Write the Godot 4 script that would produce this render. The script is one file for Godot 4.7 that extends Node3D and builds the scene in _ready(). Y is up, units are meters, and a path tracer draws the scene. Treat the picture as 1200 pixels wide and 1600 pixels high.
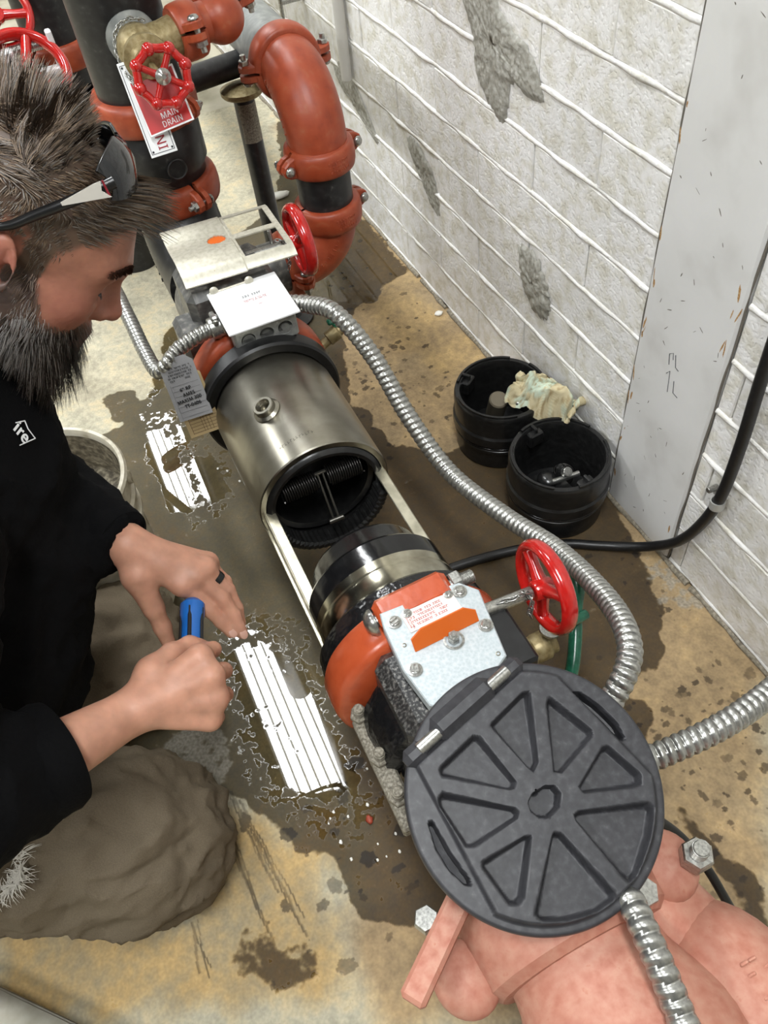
extends Node3D
# A mechanical room: a worker kneels beside an opened backflow preventer on a fire main. Units are metres;
# the block wall is the plane x = 0, the floor y = 0, the fire main runs along z at x = AX, y = AY.

const AX := -0.61
const AY := 0.35
var M := {}
var rng := RandomNumberGenerator.new()
var taken := {}

func _ready() -> void:
	rng.seed = 7
	# ---- camera
	var cam := Camera3D.new()
	cam.name = "camera"
	cam.fov = rad_to_deg(2.0 * atan(800.0 / 1248.4))
	cam.near = 0.02
	cam.position = Vector3(-0.797, 1.351, 0.861)
	cam.rotation_degrees = Vector3(-50.80, -18.315, -8.268)
	add_child(cam)
	cam.current = true
	# ---- surroundings (a closed room: the sky is not seen)
	var we := WorldEnvironment.new()
	we.name = "environment"
	var env := Environment.new()
	env.background_mode = Environment.BG_COLOR
	env.background_color = Color(0.0, 0.0, 0.0)
	env.tonemap_mode = Environment.TONE_MAPPER_LINEAR
	env.tonemap_exposure = 2.6
	env.sdfgi_enabled = true
	env.ssao_enabled = true
	env.ssil_enabled = true
	we.environment = env
	add_child(we)
	# ---- ceiling lamps
	for p in LAMPS:
		ceiling_lamp(Vector3(p[0], CEIL, p[1]), p[2])
	make_materials()
	build_room()
	build_wall()
	build_floor_bits()
	build_main_line()
	build_rear_piping()
	build_electrical()
	build_foreground()
	build_side_items()
	build_person()

const CEIL := 3.1
# x, z, whether the tubes are lit one by one (the two fittings that the puddles mirror)
const LAMPS := [[-0.81, -1.45, true], [-0.85, -3.85, true], [-0.81, 1.15, false], [-3.0, -1.45, false], [-3.0, 1.15, false], [-3.0, -3.85, false]]
const LAMP_COLOR := Color(0.985, 0.995, 1.0)

func ceiling_lamp(at: Vector3, split: bool) -> void:
	var t := thing("ceiling_lamp", "four-foot fluorescent ceiling lamp with six slim white tubes", "lamp", at, "ceiling lamps in rows")
	var shade := plain(Color(0.86, 0.86, 0.84), 0.5)
	var glow := plain(Color(0.9, 0.9, 0.88), 0.4)
	glow.emission_enabled = true
	glow.emission = LAMP_COLOR
	glow.emission_energy_multiplier = 5.0
	var b := MB.new()
	b.box(Vector3(0, -0.03, 0), Vector3(0.36, 0.06, 1.26), 0.004)
	b.put(t, "housing", shade)
	for k in 6:
		var x := (k - 2.5) * 0.056
		b = MB.new()
		b.tube(PackedVector3Array([Vector3(x, -0.078, -0.6), Vector3(x, -0.078, 0.6)]), 0.013, 10, true)
		b.put(t, "tube", glow)
		if split:
			area(at + Vector3(x, -0.094, 0), Vector2(0.044, 1.2), 0.34)
	if not split:
		area(at + Vector3(0, -0.094, 0), Vector2(0.3, 1.2), 2.0)

func area(at: Vector3, size: Vector2, energy: float) -> void:
	var l := AreaLight3D.new()
	l.name = "lamp_light"
	l.area_size = size
	l.light_color = LAMP_COLOR
	l.light_energy = energy
	l.area_range = 14.0
	l.area_attenuation = 2.0
	l.shadow_enabled = true
	l.position = at
	l.rotation_degrees = Vector3(-90, 0, 0)
	add_child(l, true)

# ------------------------------------------------------------------ naming
func numbered(called: String) -> String:
	if not taken.has(called):
		taken[called] = 0
		return called
	taken[called] += 1
	return "%s_%03d" % [called, taken[called]]

func thing(called: String, label: String, category: String, at := Vector3.ZERO, group := "") -> Node3D:
	var o := Node3D.new()
	o.name = numbered(called)
	add_child(o)
	o.position = at
	o.set_meta("label", label)
	o.set_meta("category", category)
	if group:
		o.set_meta("group", group)
	return o

func setting(called: String) -> Node3D:
	var o := Node3D.new()
	o.name = called
	add_child(o)
	o.set_meta("kind", "structure")
	return o

# ------------------------------------------------------------------ a mesh under construction
class MB:
	var v := PackedVector3Array()
	var n := PackedVector3Array()
	var c := PackedColorArray()
	var u := PackedVector2Array()
	var i := PackedInt32Array()
	var x := Transform3D.IDENTITY
	var col := Color(1, 1, 1)
	var uses_col := false
	var uses_uv := false

	func vert(p: Vector3, nn: Vector3, uv := Vector2.ZERO) -> int:
		v.append(x * p)
		n.append((x.basis * nn).normalized())
		c.append(col)
		u.append(uv)
		return v.size() - 1

	func tri(a: Vector3, b: Vector3, d: Vector3) -> void:
		var m := (d - a).cross(b - a)
		if m.length_squared() < 1e-18:
			return
		m = m.normalized()
		var k := vert(a, m)
		vert(b, m)
		vert(d, m)
		i.append_array([k, k + 1, k + 2])

	func quad(a: Vector3, b: Vector3, d: Vector3, e: Vector3) -> void:
		var m := (d - a).cross(b - a)
		if m.length_squared() < 1e-18:
			m = (e - a).cross(d - a)
		m = m.normalized()
		var k := vert(a, m, Vector2(0, 1))
		vert(b, m, Vector2(0, 0))
		vert(d, m, Vector2(1, 0))
		vert(e, m, Vector2(1, 1))
		i.append_array([k, k + 1, k + 2, k, k + 2, k + 3])

	# chamfered box
	func box(at: Vector3, size: Vector3, ch := 0.002) -> void:
		var h := size * 0.5
		ch = minf(ch, minf(h.x, minf(h.y, h.z)) * 0.9)
		var q := h - Vector3(ch, ch, ch)
		for s in [-1.0, 1.0]:
			face(at, Vector3(s, 0, 0), Vector3(0, 0, -s), Vector3(0, 1, 0), h.x, q.z, q.y)
			face(at, Vector3(0, s, 0), Vector3(1, 0, 0), Vector3(0, 0, -s), h.y, q.x, q.z)
			face(at, Vector3(0, 0, s), Vector3(s, 0, 0), Vector3(0, 1, 0), h.z, q.x, q.y)
		for a in [-1.0, 1.0]:
			for b in [-1.0, 1.0]:
				strip(at, Vector3(0, a, b), Vector3(h.x, h.y, h.z), q, 0)
				strip(at, Vector3(a, 0, b), Vector3(h.x, h.y, h.z), q, 1)
				strip(at, Vector3(a, b, 0), Vector3(h.x, h.y, h.z), q, 2)
				for d in [-1.0, 1.0]:
					var s := Vector3(a, b, d)
					var p1 := at + Vector3(a * h.x, b * q.y, d * q.z)
					var p2 := at + Vector3(a * q.x, b * h.y, d * q.z)
					var p3 := at + Vector3(a * q.x, b * q.y, d * h.z)
					if a * b * d > 0:
						tri(p1, p3, p2)
					else:
						tri(p1, p2, p3)

	func face(at: Vector3, nn: Vector3, r: Vector3, up: Vector3, d: float, rx: float, ry: float) -> void:
		var o := at + nn * d
		var k := vert(o - r * rx - up * ry, nn, Vector2(0, 1))
		vert(o - r * rx + up * ry, nn, Vector2(0, 0))
		vert(o + r * rx + up * ry, nn, Vector2(1, 0))
		vert(o + r * rx - up * ry, nn, Vector2(1, 1))
		i.append_array([k, k + 1, k + 2, k, k + 2, k + 3])

	func strip(at: Vector3, s: Vector3, h: Vector3, q: Vector3, ax: int) -> void:
		var o1 := (ax + 1) % 3
		var o2 := (ax + 2) % 3
		var p := [Vector3.ZERO, Vector3.ZERO, Vector3.ZERO, Vector3.ZERO]
		for m in 4:
			var w := Vector3.ZERO
			w[ax] = q[ax] * (-1.0 if m < 2 else 1.0)
			var first: bool = (m == 0 or m == 3)
			w[o1] = s[o1] * (h[o1] if first else q[o1])
			w[o2] = s[o2] * (q[o2] if first else h[o2])
			p[m] = at + w
		if s[o1] * s[o2] > 0:
			quad(p[0], p[3], p[2], p[1])
		else:
			quad(p[0], p[1], p[2], p[3])

	# profile of (radius, height along local y), turned about y; facets true gives flat sides (hexagons)
	func lathe(prof: Array, seg := 32, facets := false, from := 0.0, to := TAU, crease := 0.6) -> void:
		var np := prof.size()
		for k in np - 1:
			var a: Vector2 = prof[k]
			var b: Vector2 = prof[k + 1]
			if a.distance_squared_to(b) < 1e-14:
				continue
			var d := (b - a).normalized()
			var nn := Vector2(d.y, -d.x)
			var na := nn
			var nb := nn
			if k > 0:
				var pd: Vector2 = (a - prof[k - 1])
				if pd.length() > 1e-7:
					pd = pd.normalized()
					if absf(pd.angle_to(d)) < crease:
						na = (nn + Vector2(pd.y, -pd.x)).normalized()
			if k < np - 2:
				var nd: Vector2 = (prof[k + 2] - b)
				if nd.length() > 1e-7:
					nd = nd.normalized()
					if absf(d.angle_to(nd)) < crease:
						nb = (nn + Vector2(nd.y, -nd.x)).normalized()
			var base := v.size()
			if facets:
				for s in seg:
					var t0 := from + (to - from) * s / seg
					var t1 := from + (to - from) * (s + 1) / seg
					quad(Vector3(a.x * cos(t1), a.y, a.x * sin(t1)), Vector3(b.x * cos(t1), b.y, b.x * sin(t1)), Vector3(b.x * cos(t0), b.y, b.x * sin(t0)), Vector3(a.x * cos(t0), a.y, a.x * sin(t0)))
				continue
			for s in seg + 1:
				var t := from + (to - from) * s / seg
				var cs := cos(t)
				var sn := sin(t)
				vert(Vector3(a.x * cs, a.y, a.x * sn), Vector3(na.x * cs, na.y, na.x * sn), Vector2(float(s) / seg, float(k) / np))
				vert(Vector3(b.x * cs, b.y, b.x * sn), Vector3(nb.x * cs, nb.y, nb.x * sn), Vector2(float(s) / seg, float(k + 1) / np))
			for s in seg:
				var q := base + s * 2
				i.append_array([q, q + 3, q + 1, q, q + 2, q + 3])

	func cyl(a: Vector3, b: Vector3, r: float, seg := 20, ch := 0.001) -> void:
		var keep := x
		x = x * Transform3D(frame(b - a), a)
		var l := a.distance_to(b)
		lathe([Vector2(0, 0), Vector2(r - ch, 0), Vector2(r, ch), Vector2(r, l - ch), Vector2(r - ch, l), Vector2(0, l)], seg)
		x = keep

	func hexa(a: Vector3, b: Vector3, r: float) -> void:
		var keep := x
		x = x * Transform3D(frame(b - a), a)
		var l := a.distance_to(b)
		lathe([Vector2(0, 0), Vector2(r * 0.9, 0), Vector2(r, l * 0.12), Vector2(r, l * 0.88), Vector2(r * 0.9, l), Vector2(0, l)], 6, true)
		x = keep

	func along(a: Vector3, dir: Vector3, prof: Array, seg := 32, facets := false) -> void:
		var keep := x
		x = x * Transform3D(frame(dir), a)
		lathe(prof, seg, facets)
		x = keep

	static func frame(d: Vector3) -> Basis:
		var y := d.normalized()
		var r := Vector3.RIGHT if absf(y.x) < 0.9 else Vector3.BACK
		var z := r.cross(y).normalized()
		return Basis(y.cross(z).normalized(), y, z)

	func ball(at: Vector3, rad: Vector3, seg := 20, rings := 10) -> void:
		var keep := x
		x = x * Transform3D(Basis.IDENTITY, at)
		var base := v.size()
		for k in rings + 1:
			var a := -PI / 2 + PI * k / rings
			for s in seg + 1:
				var t := TAU * s / seg
				var d := Vector3(cos(a) * cos(t), sin(a), cos(a) * sin(t))
				vert(d * rad, Vector3(d.x / rad.x, d.y / rad.y, d.z / rad.z), Vector2(float(s) / seg, float(k) / rings))
		for k in rings:
			for s in seg:
				var q := base + k * (seg + 1) + s
				i.append_array([q, q + seg + 2, q + seg + 1, q, q + 1, q + seg + 2])
		x = keep

	# a round bar along a path; rad is one number or one for each point
	func tube(path: PackedVector3Array, rad, seg := 12, caps := true, closed := false) -> void:
		var m := path.size()
		var rings := [] 
		var up := Vector3.ZERO
		var base := v.size()
		for k in m:
			var d: Vector3
			if closed:
				d = path[(k + 1) % m] - path[(k + m - 1) % m]
			else:
				d = path[mini(k + 1, m - 1)] - path[maxi(k - 1, 0)]
			d = d.normalized()
			if up == Vector3.ZERO:
				up = d.cross(Vector3.UP if absf(d.y) < 0.9 else Vector3.RIGHT).normalized()
			else:
				up = (up - d * d.dot(up)).normalized()
			var w := d.cross(up)
			var r: float = rad[k] if rad is Array or rad is PackedFloat32Array else rad
			for s in seg:
				var t := TAU * s / seg
				var nn := up * cos(t) + w * sin(t)
				vert(path[k] + nn * r, nn, Vector2(float(s) / seg, float(k) / m))
		var last := m if closed else m - 1
		for k in last:
			for s in seg:
				var a := base + k * seg + s
				var b := base + k * seg + (s + 1) % seg
				var a2 := base + ((k + 1) % m) * seg + s
				var b2 := base + ((k + 1) % m) * seg + (s + 1) % seg
				i.append_array([a, a2, b2, a, b2, b])
		if caps and not closed:
			for e in 2:
				var k := 0 if e == 0 else m - 1
				var d := (path[0] - path[1]) if e == 0 else (path[m - 1] - path[m - 2])
				d = d.normalized()
				var inv := x.affine_inverse()
				var pts := []
				for s in seg:
					pts.append(inv * v[base + k * seg + s])
				var mid := vert(path[k], d)
				for s in seg:
					vert(pts[s], d)
				for s in seg:
					var p := mid + 1 + s
					var q := mid + 1 + (s + 1) % seg
					if e == 0:
						i.append_array([mid, p, q])
					else:
						i.append_array([mid, q, p])

	# ring of round section in the local xz plane
	func torus(at: Vector3, dir: Vector3, big: float, small: float, seg := 40, sec := 12, wob := 0.0, lobes := 0) -> void:
		var keep := x
		x = x * Transform3D(frame(dir), at)
		var p := PackedVector3Array()
		for s in seg:
			var t := TAU * s / seg
			var r := big * (1.0 + wob * cos(t * lobes))
			p.append(Vector3(r * cos(t), 0, r * sin(t)))
		tube(p, small, sec, false, true)
		x = keep

	# flat outline in local xy, thick along local z from 0 to -deep, front edge chamfered
	func slab(outline: PackedVector2Array, deep: float, ch := 0.001) -> void:
		var o := outline
		var ar := 0.0
		for k in o.size():
			ar += o[k].cross(o[(k + 1) % o.size()])
		if ar < 0.0:
			o = o.duplicate()
			o.reverse()
		var m := o.size()
		var inner := PackedVector2Array()
		for k in m:
			var d0 := (o[k] - o[(k + m - 1) % m]).normalized()
			var d1 := (o[(k + 1) % m] - o[k]).normalized()
			var n0 := Vector2(-d0.y, d0.x)
			var n1 := Vector2(-d1.y, d1.x)
			var bi := (n0 + n1)
			bi = bi / maxf(0.3, bi.dot(n0)) if bi.length() > 1e-6 else n0
			inner.append(o[k] + bi * ch)
		var t := Geometry2D.triangulate_polygon(inner)
		var k0 := v.size()
		for p in inner:
			vert(Vector3(p.x, p.y, 0), Vector3(0, 0, 1), p)
		for k in range(0, t.size(), 3):
			var a := inner[t[k]]
			var b := inner[t[k + 1]]
			var d := inner[t[k + 2]]
			if (b - a).cross(d - a) > 0:
				i.append_array([k0 + t[k], k0 + t[k + 2], k0 + t[k + 1]])
			else:
				i.append_array([k0 + t[k], k0 + t[k + 1], k0 + t[k + 2]])
		var k1 := v.size()
		for p in o:
			vert(Vector3(p.x, p.y, -deep), Vector3(0, 0, -1), p)
		var t2 := Geometry2D.triangulate_polygon(o)
		for k in range(0, t2.size(), 3):
			var a := o[t2[k]]
			var b := o[t2[k + 1]]
			var d := o[t2[k + 2]]
			if (b - a).cross(d - a) > 0:
				i.append_array([k1 + t2[k], k1 + t2[k + 1], k1 + t2[k + 2]])
			else:
				i.append_array([k1 + t2[k], k1 + t2[k + 2], k1 + t2[k + 1]])
		for k in m:
			var j := (k + 1) % m
			quad(Vector3(o[k].x, o[k].y, -ch), Vector3(inner[k].x, inner[k].y, 0), Vector3(inner[j].x, inner[j].y, 0), Vector3(o[j].x, o[j].y, -ch))
			quad(Vector3(o[k].x, o[k].y, -deep), Vector3(o[k].x, o[k].y, -ch), Vector3(o[j].x, o[j].y, -ch), Vector3(o[j].x, o[j].y, -deep))

	# smooth sheet from rows of points; thick > 0 gives it a back
	func sheet(rows: Array, closed_u := false, thick := 0.0) -> void:
		var h := rows.size()
		var w: int = rows[0].size()
		var base := v.size()
		var nor := PackedVector3Array()
		for r in h:
			for s in w:
				var l: Vector3 = rows[r][(s + w - 1) % w] if closed_u or s > 0 else rows[r][s]
				var rr: Vector3 = rows[r][(s + 1) % w] if closed_u or s < w - 1 else rows[r][s]
				var d: Vector3 = rows[maxi(r - 1, 0)][s]
				var e: Vector3 = rows[mini(r + 1, h - 1)][s]
				var nn := (e - d).cross(rr - l)
				nor.append(nn.normalized() if nn.length() > 1e-12 else Vector3.UP)
		for side in (2 if thick > 0.0 else 1):
			var off := v.size() - base
			for r in h:
				for s in w:
					var p: Vector3 = rows[r][s]
					var nn := nor[r * w + s]
					vert(p - nn * thick * side, nn * (1.0 - 2.0 * side), Vector2(float(s) / (w - 1), float(r) / (h - 1)))
			for r in h - 1:
				for s in (w if closed_u else w - 1):
					var a := base + off + r * w + s
					var b := base + off + r * w + (s + 1) % w
					if side == 0:
						i.append_array([a, b, b + w, a, b + w, a + w])
					else:
						i.append_array([a, b + w, b, a, a + w, b + w])
		if thick > 0.0 and not closed_u:
			var f := h * w
			var edge := []
			for s in w: edge.append(s)
			for r in range(1, h): edge.append(r * w + w - 1)
			for s in range(w - 2, -1, -1): edge.append((h - 1) * w + s)
			for r in range(h - 2, 0, -1): edge.append(r * w)
			for k in edge.size():
				var a: int = base + edge[k]
				var b: int = base + edge[(k + 1) % edge.size()]
				i.append_array([a, a + f, b + f, a, b + f, b])

	func mesh() -> ArrayMesh:
		var arr := []
		arr.resize(Mesh.ARRAY_MAX)
		arr[Mesh.ARRAY_VERTEX] = v
		arr[Mesh.ARRAY_NORMAL] = n
		if uses_col:
			arr[Mesh.ARRAY_COLOR] = c
		if uses_uv:
			arr[Mesh.ARRAY_TEX_UV] = u
		arr[Mesh.ARRAY_INDEX] = i
		var m := ArrayMesh.new()
		m.add_surface_from_arrays(Mesh.PRIMITIVE_TRIANGLES, arr)
		return m

	func put(parent: Node, called: String, mat: Material, label := "") -> MeshInstance3D:
		var o := MeshInstance3D.new()
		o.name = called
		o.mesh = mesh()
		o.material_override = mat
		parent.add_child(o, true)
		if label:
			o.set_meta("label", label)
		return o

func spline(pts: Array, per := 12) -> PackedVector3Array:
	var out := PackedVector3Array()
	var m := pts.size()
	for k in m - 1:
		var p0: Vector3 = pts[maxi(k - 1, 0)]
		var p1: Vector3 = pts[k]
		var p2: Vector3 = pts[k + 1]
		var p3: Vector3 = pts[mini(k + 2, m - 1)]
		for s in per:
			out.append(p1.cubic_interpolate(p2, p0, p3, float(s) / per))
	out.append(pts[m - 1])
	return out

func even(path: PackedVector3Array, step: float) -> PackedVector3Array:
	var out := PackedVector3Array([path[0]])
	var left := step
	for k in path.size() - 1:
		var a := path[k]
		var d := path[k + 1] - a
		var l := d.length()
		var at := left
		while at <= l:
			out.append(a + d * (at / l))
			at += step
		left = at - l
	return out

# flexible metal conduit: a tube whose wall rises and falls along a helix
func conduit_mesh(pts: Array, rad: float, pitch := 0.0105) -> MB:
	var p := even(spline(pts, 16), pitch / 5.0)
	var b := MB.new()
	var m := p.size()
	var seg := 14
	var up := Vector3.ZERO
	for k in m:
		var d := (p[mini(k + 1, m - 1)] - p[maxi(k - 1, 0)]).normalized()
		if up == Vector3.ZERO:
			up = d.cross(Vector3.UP if absf(d.y) < 0.9 else Vector3.RIGHT).normalized()
		else:
			up = (up - d * d.dot(up)).normalized()
		var w := d.cross(up)
		for s in seg:
			var t := TAU * s / seg
			var ph := fposmod(k / 5.0 + float(s) / seg, 1.0)
			var hh := sin(ph * PI)
			var r := rad * (0.82 + 0.18 * sqrt(hh))
			var slope := cos(ph * PI)
			var nn := up * cos(t) + w * sin(t)
			b.vert(p[k] + nn * r, nn - d * slope * 0.95)
	for k in m - 1:
		for s in seg:
			var a := k * seg + s
			var c := k * seg + (s + 1) % seg
			b.i.append_array([a, a + seg, c + seg, a, c + seg, c])
	return b

# ------------------------------------------------------------------ materials
func plain(c: Color, rough := 0.6, metal := 0.0) -> StandardMaterial3D:
	var m := StandardMaterial3D.new()
	m.albedo_color = c
	m.roughness = rough
	m.metallic = metal
	return m

func noise_tex(freq: float, sd: int, colors: Array, stops: Array, size := 512, kind := FastNoiseLite.TYPE_SIMPLEX_SMOOTH, octaves := 5) -> NoiseTexture2D:
	var f := FastNoiseLite.new()
	f.noise_type = kind
	f.seed = sd
	f.frequency = freq
	f.fractal_octaves = octaves
	var t := NoiseTexture2D.new()
	t.width = size
	t.height = size
	t.seamless = true
	t.noise = f
	if colors.size():
		var g := Gradient.new()
		g.offsets = PackedFloat32Array(stops)
		g.colors = PackedColorArray(colors)
		t.color_ramp = g
	return t

# a surface with a mottled colour, uneven gloss and fine relief, mapped by its place in space
func rough_mat(tex: Texture2D, scale: float, rough: float, metal := 0.0, relief: Texture2D = null, high := 0.0, tint := Color(1, 1, 1)) -> StandardMaterial3D:
	var m := plain(tint, rough, metal)
	m.albedo_texture = tex
	m.uv1_triplanar = true
	m.uv1_scale = Vector3.ONE * scale
	if relief:
		m.heightmap_enabled = true
		m.heightmap_texture = relief
		m.heightmap_scale = high
	return m

func rgb(r: int, g: int, b: int) -> Color:
	return Color(r / 255.0, g / 255.0, b / 255.0)

func make_materials() -> void:
	var grain := noise_tex(0.05, 3, [], [], 256)
	var lump := noise_tex(0.012, 9, [], [], 256)
	var cell := noise_tex(0.06, 5, [], [], 256, FastNoiseLite.TYPE_CELLULAR, 2)
	# orange enamel, dusty in places
	var t := noise_tex(0.012, 11, [rgb(126, 50, 28), rgb(150, 63, 35), rgb(157, 71, 42), rgb(160, 96, 69)], [0.0, 0.4, 0.72, 1.0])
	M.orange = rough_mat(t, 5.0, 0.42, 0.0, grain, 0.02)
	t = noise_tex(0.014, 12, [rgb(162, 67, 36), rgb(176, 77, 43), rgb(180, 83, 50)], [0.0, 0.5, 1.0])
	M.orange_wet = rough_mat(t, 5.0, 0.25, 0.0, grain, 0.015)
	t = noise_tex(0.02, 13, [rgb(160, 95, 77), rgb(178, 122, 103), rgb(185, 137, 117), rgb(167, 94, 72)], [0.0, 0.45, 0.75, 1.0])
	M.orange_dust_haze = rough_mat(t, 5.0, 0.65, 0.0, grain, 0.03)  # dusty orange, with the pink of lens haze mixed into its colour
	t = noise_tex(0.02, 14, [rgb(20, 20, 21), rgb(30, 30, 31), rgb(46, 46, 46), rgb(96, 94, 90)], [0.0, 0.55, 0.82, 1.0])
	M.black_pipe = rough_mat(t, 4.0, 0.38, 0.0, grain, 0.01)
	t = noise_tex(0.03, 15, [rgb(14, 14, 15), rgb(24, 24, 25), rgb(60, 60, 62)], [0.0, 0.7, 1.0])
	M.black_iron = rough_mat(t, 6.0, 0.22, 0.0, cell, 0.12)
	t = noise_tex(0.02, 16, [rgb(62, 62, 60), rgb(84, 84, 82), rgb(120, 118, 112), rgb(160, 158, 150)], [0.0, 0.5, 0.8, 1.0])
	M.gray_paint = rough_mat(t, 5.0, 0.4, 0.0, grain, 0.02)
	t = noise_tex(0.02, 17, [rgb(94, 97, 95), rgb(122, 125, 122), rgb(142, 144, 140), rgb(167, 167, 162)], [0.0, 0.4, 0.75, 1.0])
	M.gray_pipe = rough_mat(t, 3.0, 0.5, 0.0, grain, 0.02)
	t = noise_tex(0.008, 18, [rgb(128, 124, 112), rgb(152, 148, 136), rgb(176, 172, 160)], [0.0, 0.5, 1.0])
	M.steel = rough_mat(t, 3.0, 0.3, 1.0, grain, 0.004)
	M.steel_bright = rough_mat(t, 8.0, 0.18, 1.0, null, 0.0, Color(1.15, 1.15, 1.12))
	t = noise_tex(0.05, 19, [rgb(166, 175, 178), rgb(178, 187, 191), rgb(193, 198, 200), rgb(182, 184, 178)], [0.0, 0.4, 0.8, 1.0], 512, FastNoiseLite.TYPE_CELLULAR, 3)
	M.zinc = rough_mat(t, 8.0, 0.42, 0.3)
	t = noise_tex(0.03, 20, [rgb(170, 166, 150), rgb(196, 192, 176), rgb(206, 202, 190), rgb(150, 120, 60)], [0.0, 0.5, 0.88, 1.0])
	M.bracket = rough_mat(t, 6.0, 0.36, 0.35, grain, 0.01)
	t = noise_tex(0.03, 21, [rgb(130, 130, 126), rgb(172, 172, 168), rgb(205, 205, 200)], [0.0, 0.5, 1.0])
	M.conduit = rough_mat(t, 10.0, 0.3, 0.85)
	M.bolt = rough_mat(t, 14.0, 0.28, 0.9)
	t = noise_tex(0.02, 22, [rgb(108, 94, 59), rgb(142, 126, 88), rgb(164, 151, 115), rgb(135, 122, 97)], [0.0, 0.4, 0.75, 1.0])
	M.brass = rough_mat(t, 9.0, 0.45, 0.45, grain, 0.02)
	t = noise_tex(0.02, 23, [rgb(155, 18, 17), rgb(177, 26, 22), rgb(186, 35, 29)], [0.0, 0.5, 1.0])
	M.red = rough_mat(t, 8.0, 0.2)
	M.red.clearcoat_enabled = true
	M.red.clearcoat = 0.6
	M.red.clearcoat_roughness = 0.1
	t = noise_tex(0.02, 24, [rgb(12, 12, 13), rgb(20, 20, 21), rgb(32, 32, 33)], [0.0, 0.6, 1.0])
	M.rubber = rough_mat(t, 5.0, 0.4, 0.0, grain, 0.01)
	M.rubber_wet = rough_mat(t, 5.0, 0.16, 0.0, lump, 0.05)
	t = noise_tex(0.025, 25, [rgb(43, 43, 46), rgb(52, 52, 55), rgb(62, 62, 65), rgb(83, 82, 83)], [0.0, 0.5, 0.8, 1.0])
	M.cover_plastic = rough_mat(t, 6.0, 0.42, 0.0, grain, 0.012)
	M.cover_plastic.metallic_specular = 0.4
	t = noise_tex(0.02, 26, [rgb(16, 16, 16), rgb(26, 26, 26), rgb(44, 44, 43)], [0.0, 0.6, 1.0])
	M.module = rough_mat(t, 6.0, 0.3, 0.0, lump, 0.06)
	M.flag = plain(rgb(204, 96, 28), 0.45)
	M.white_paint = plain(rgb(226, 227, 228), 0.4)
	M.ink = plain(rgb(40, 40, 46), 0.7)
	M.ink_red = plain(rgb(170, 40, 50), 0.7)
	M.grain = grain
	M.gray_box = rough_mat(noise_tex(0.02, 63, [rgb(128, 130, 128), rgb(152, 154, 152), rgb(168, 170, 168)], [0.0, 0.5, 1.0]), 6.0, 0.4, 0.5)
	M.hose = rough_mat(noise_tex(0.03, 64, [rgb(16, 16, 17), rgb(26, 26, 27), rgb(58, 56, 54)], [0.0, 0.75, 1.0]), 8.0, 0.4)
	M.stamp = plain(rgb(96, 92, 82), 0.5, 0.6)
	M.spring = plain(rgb(44, 42, 40), 0.3, 0.7)
	M.arm = plain(rgb(120, 118, 112), 0.3, 0.9)
	M.strap = rough_mat(M.steel.albedo_texture, 6.0, 0.34, 0.8, null, 0.0, Color(1.2, 1.2, 1.17))
	M.gear_black = rough_mat(noise_tex(0.05, 61, [rgb(26, 26, 26), rgb(40, 40, 40), rgb(112, 110, 106), rgb(150, 148, 142)], [0.0, 0.5, 0.78, 1.0]), 7.0, 0.35, 0.0, grain, 0.04)
	M.weathered = rough_mat(noise_tex(0.04, 62, [rgb(74, 68, 58), rgb(128, 122, 108), rgb(172, 168, 156)], [0.0, 0.5, 1.0]), 9.0, 0.6, 0.2, grain, 0.06)
	M.pit = noise_tex(0.07, 6, [Color(0.1, 0.1, 0.1), Color(0.75, 0.75, 0.75), Color(1, 1, 1)], [0.0, 0.45, 1.0], 512)
	M.seal_tex = noise_tex(0.03, 27, [rgb(84, 78, 66), rgb(128, 120, 104), rgb(170, 162, 146)], [0.0, 0.5, 1.0])
	M.lump = lump
	M.cell = cell

func letters(parent: Node, called: String, text: String, size: float, at: Transform3D, mat: Material, thick := 0.0006, font := "Droid Sans", bold := false, center := true) -> MeshInstance3D:
	var tm := TextMesh.new()
	var f := SystemFont.new()
	f.font_names = PackedStringArray([font])
	if bold:
		f.font_weight = 700
	tm.font = f
	tm.text = text
	tm.font_size = 64
	tm.pixel_size = size / 64.0
	tm.depth = thick
	tm.curve_step = 2.0
	tm.horizontal_alignment = HORIZONTAL_ALIGNMENT_CENTER if center else HORIZONTAL_ALIGNMENT_LEFT
	var o := MeshInstance3D.new()
	o.name = called
	o.mesh = tm
	o.material_override = mat
	parent.add_child(o, true)
	o.transform = at
	return o
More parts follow.
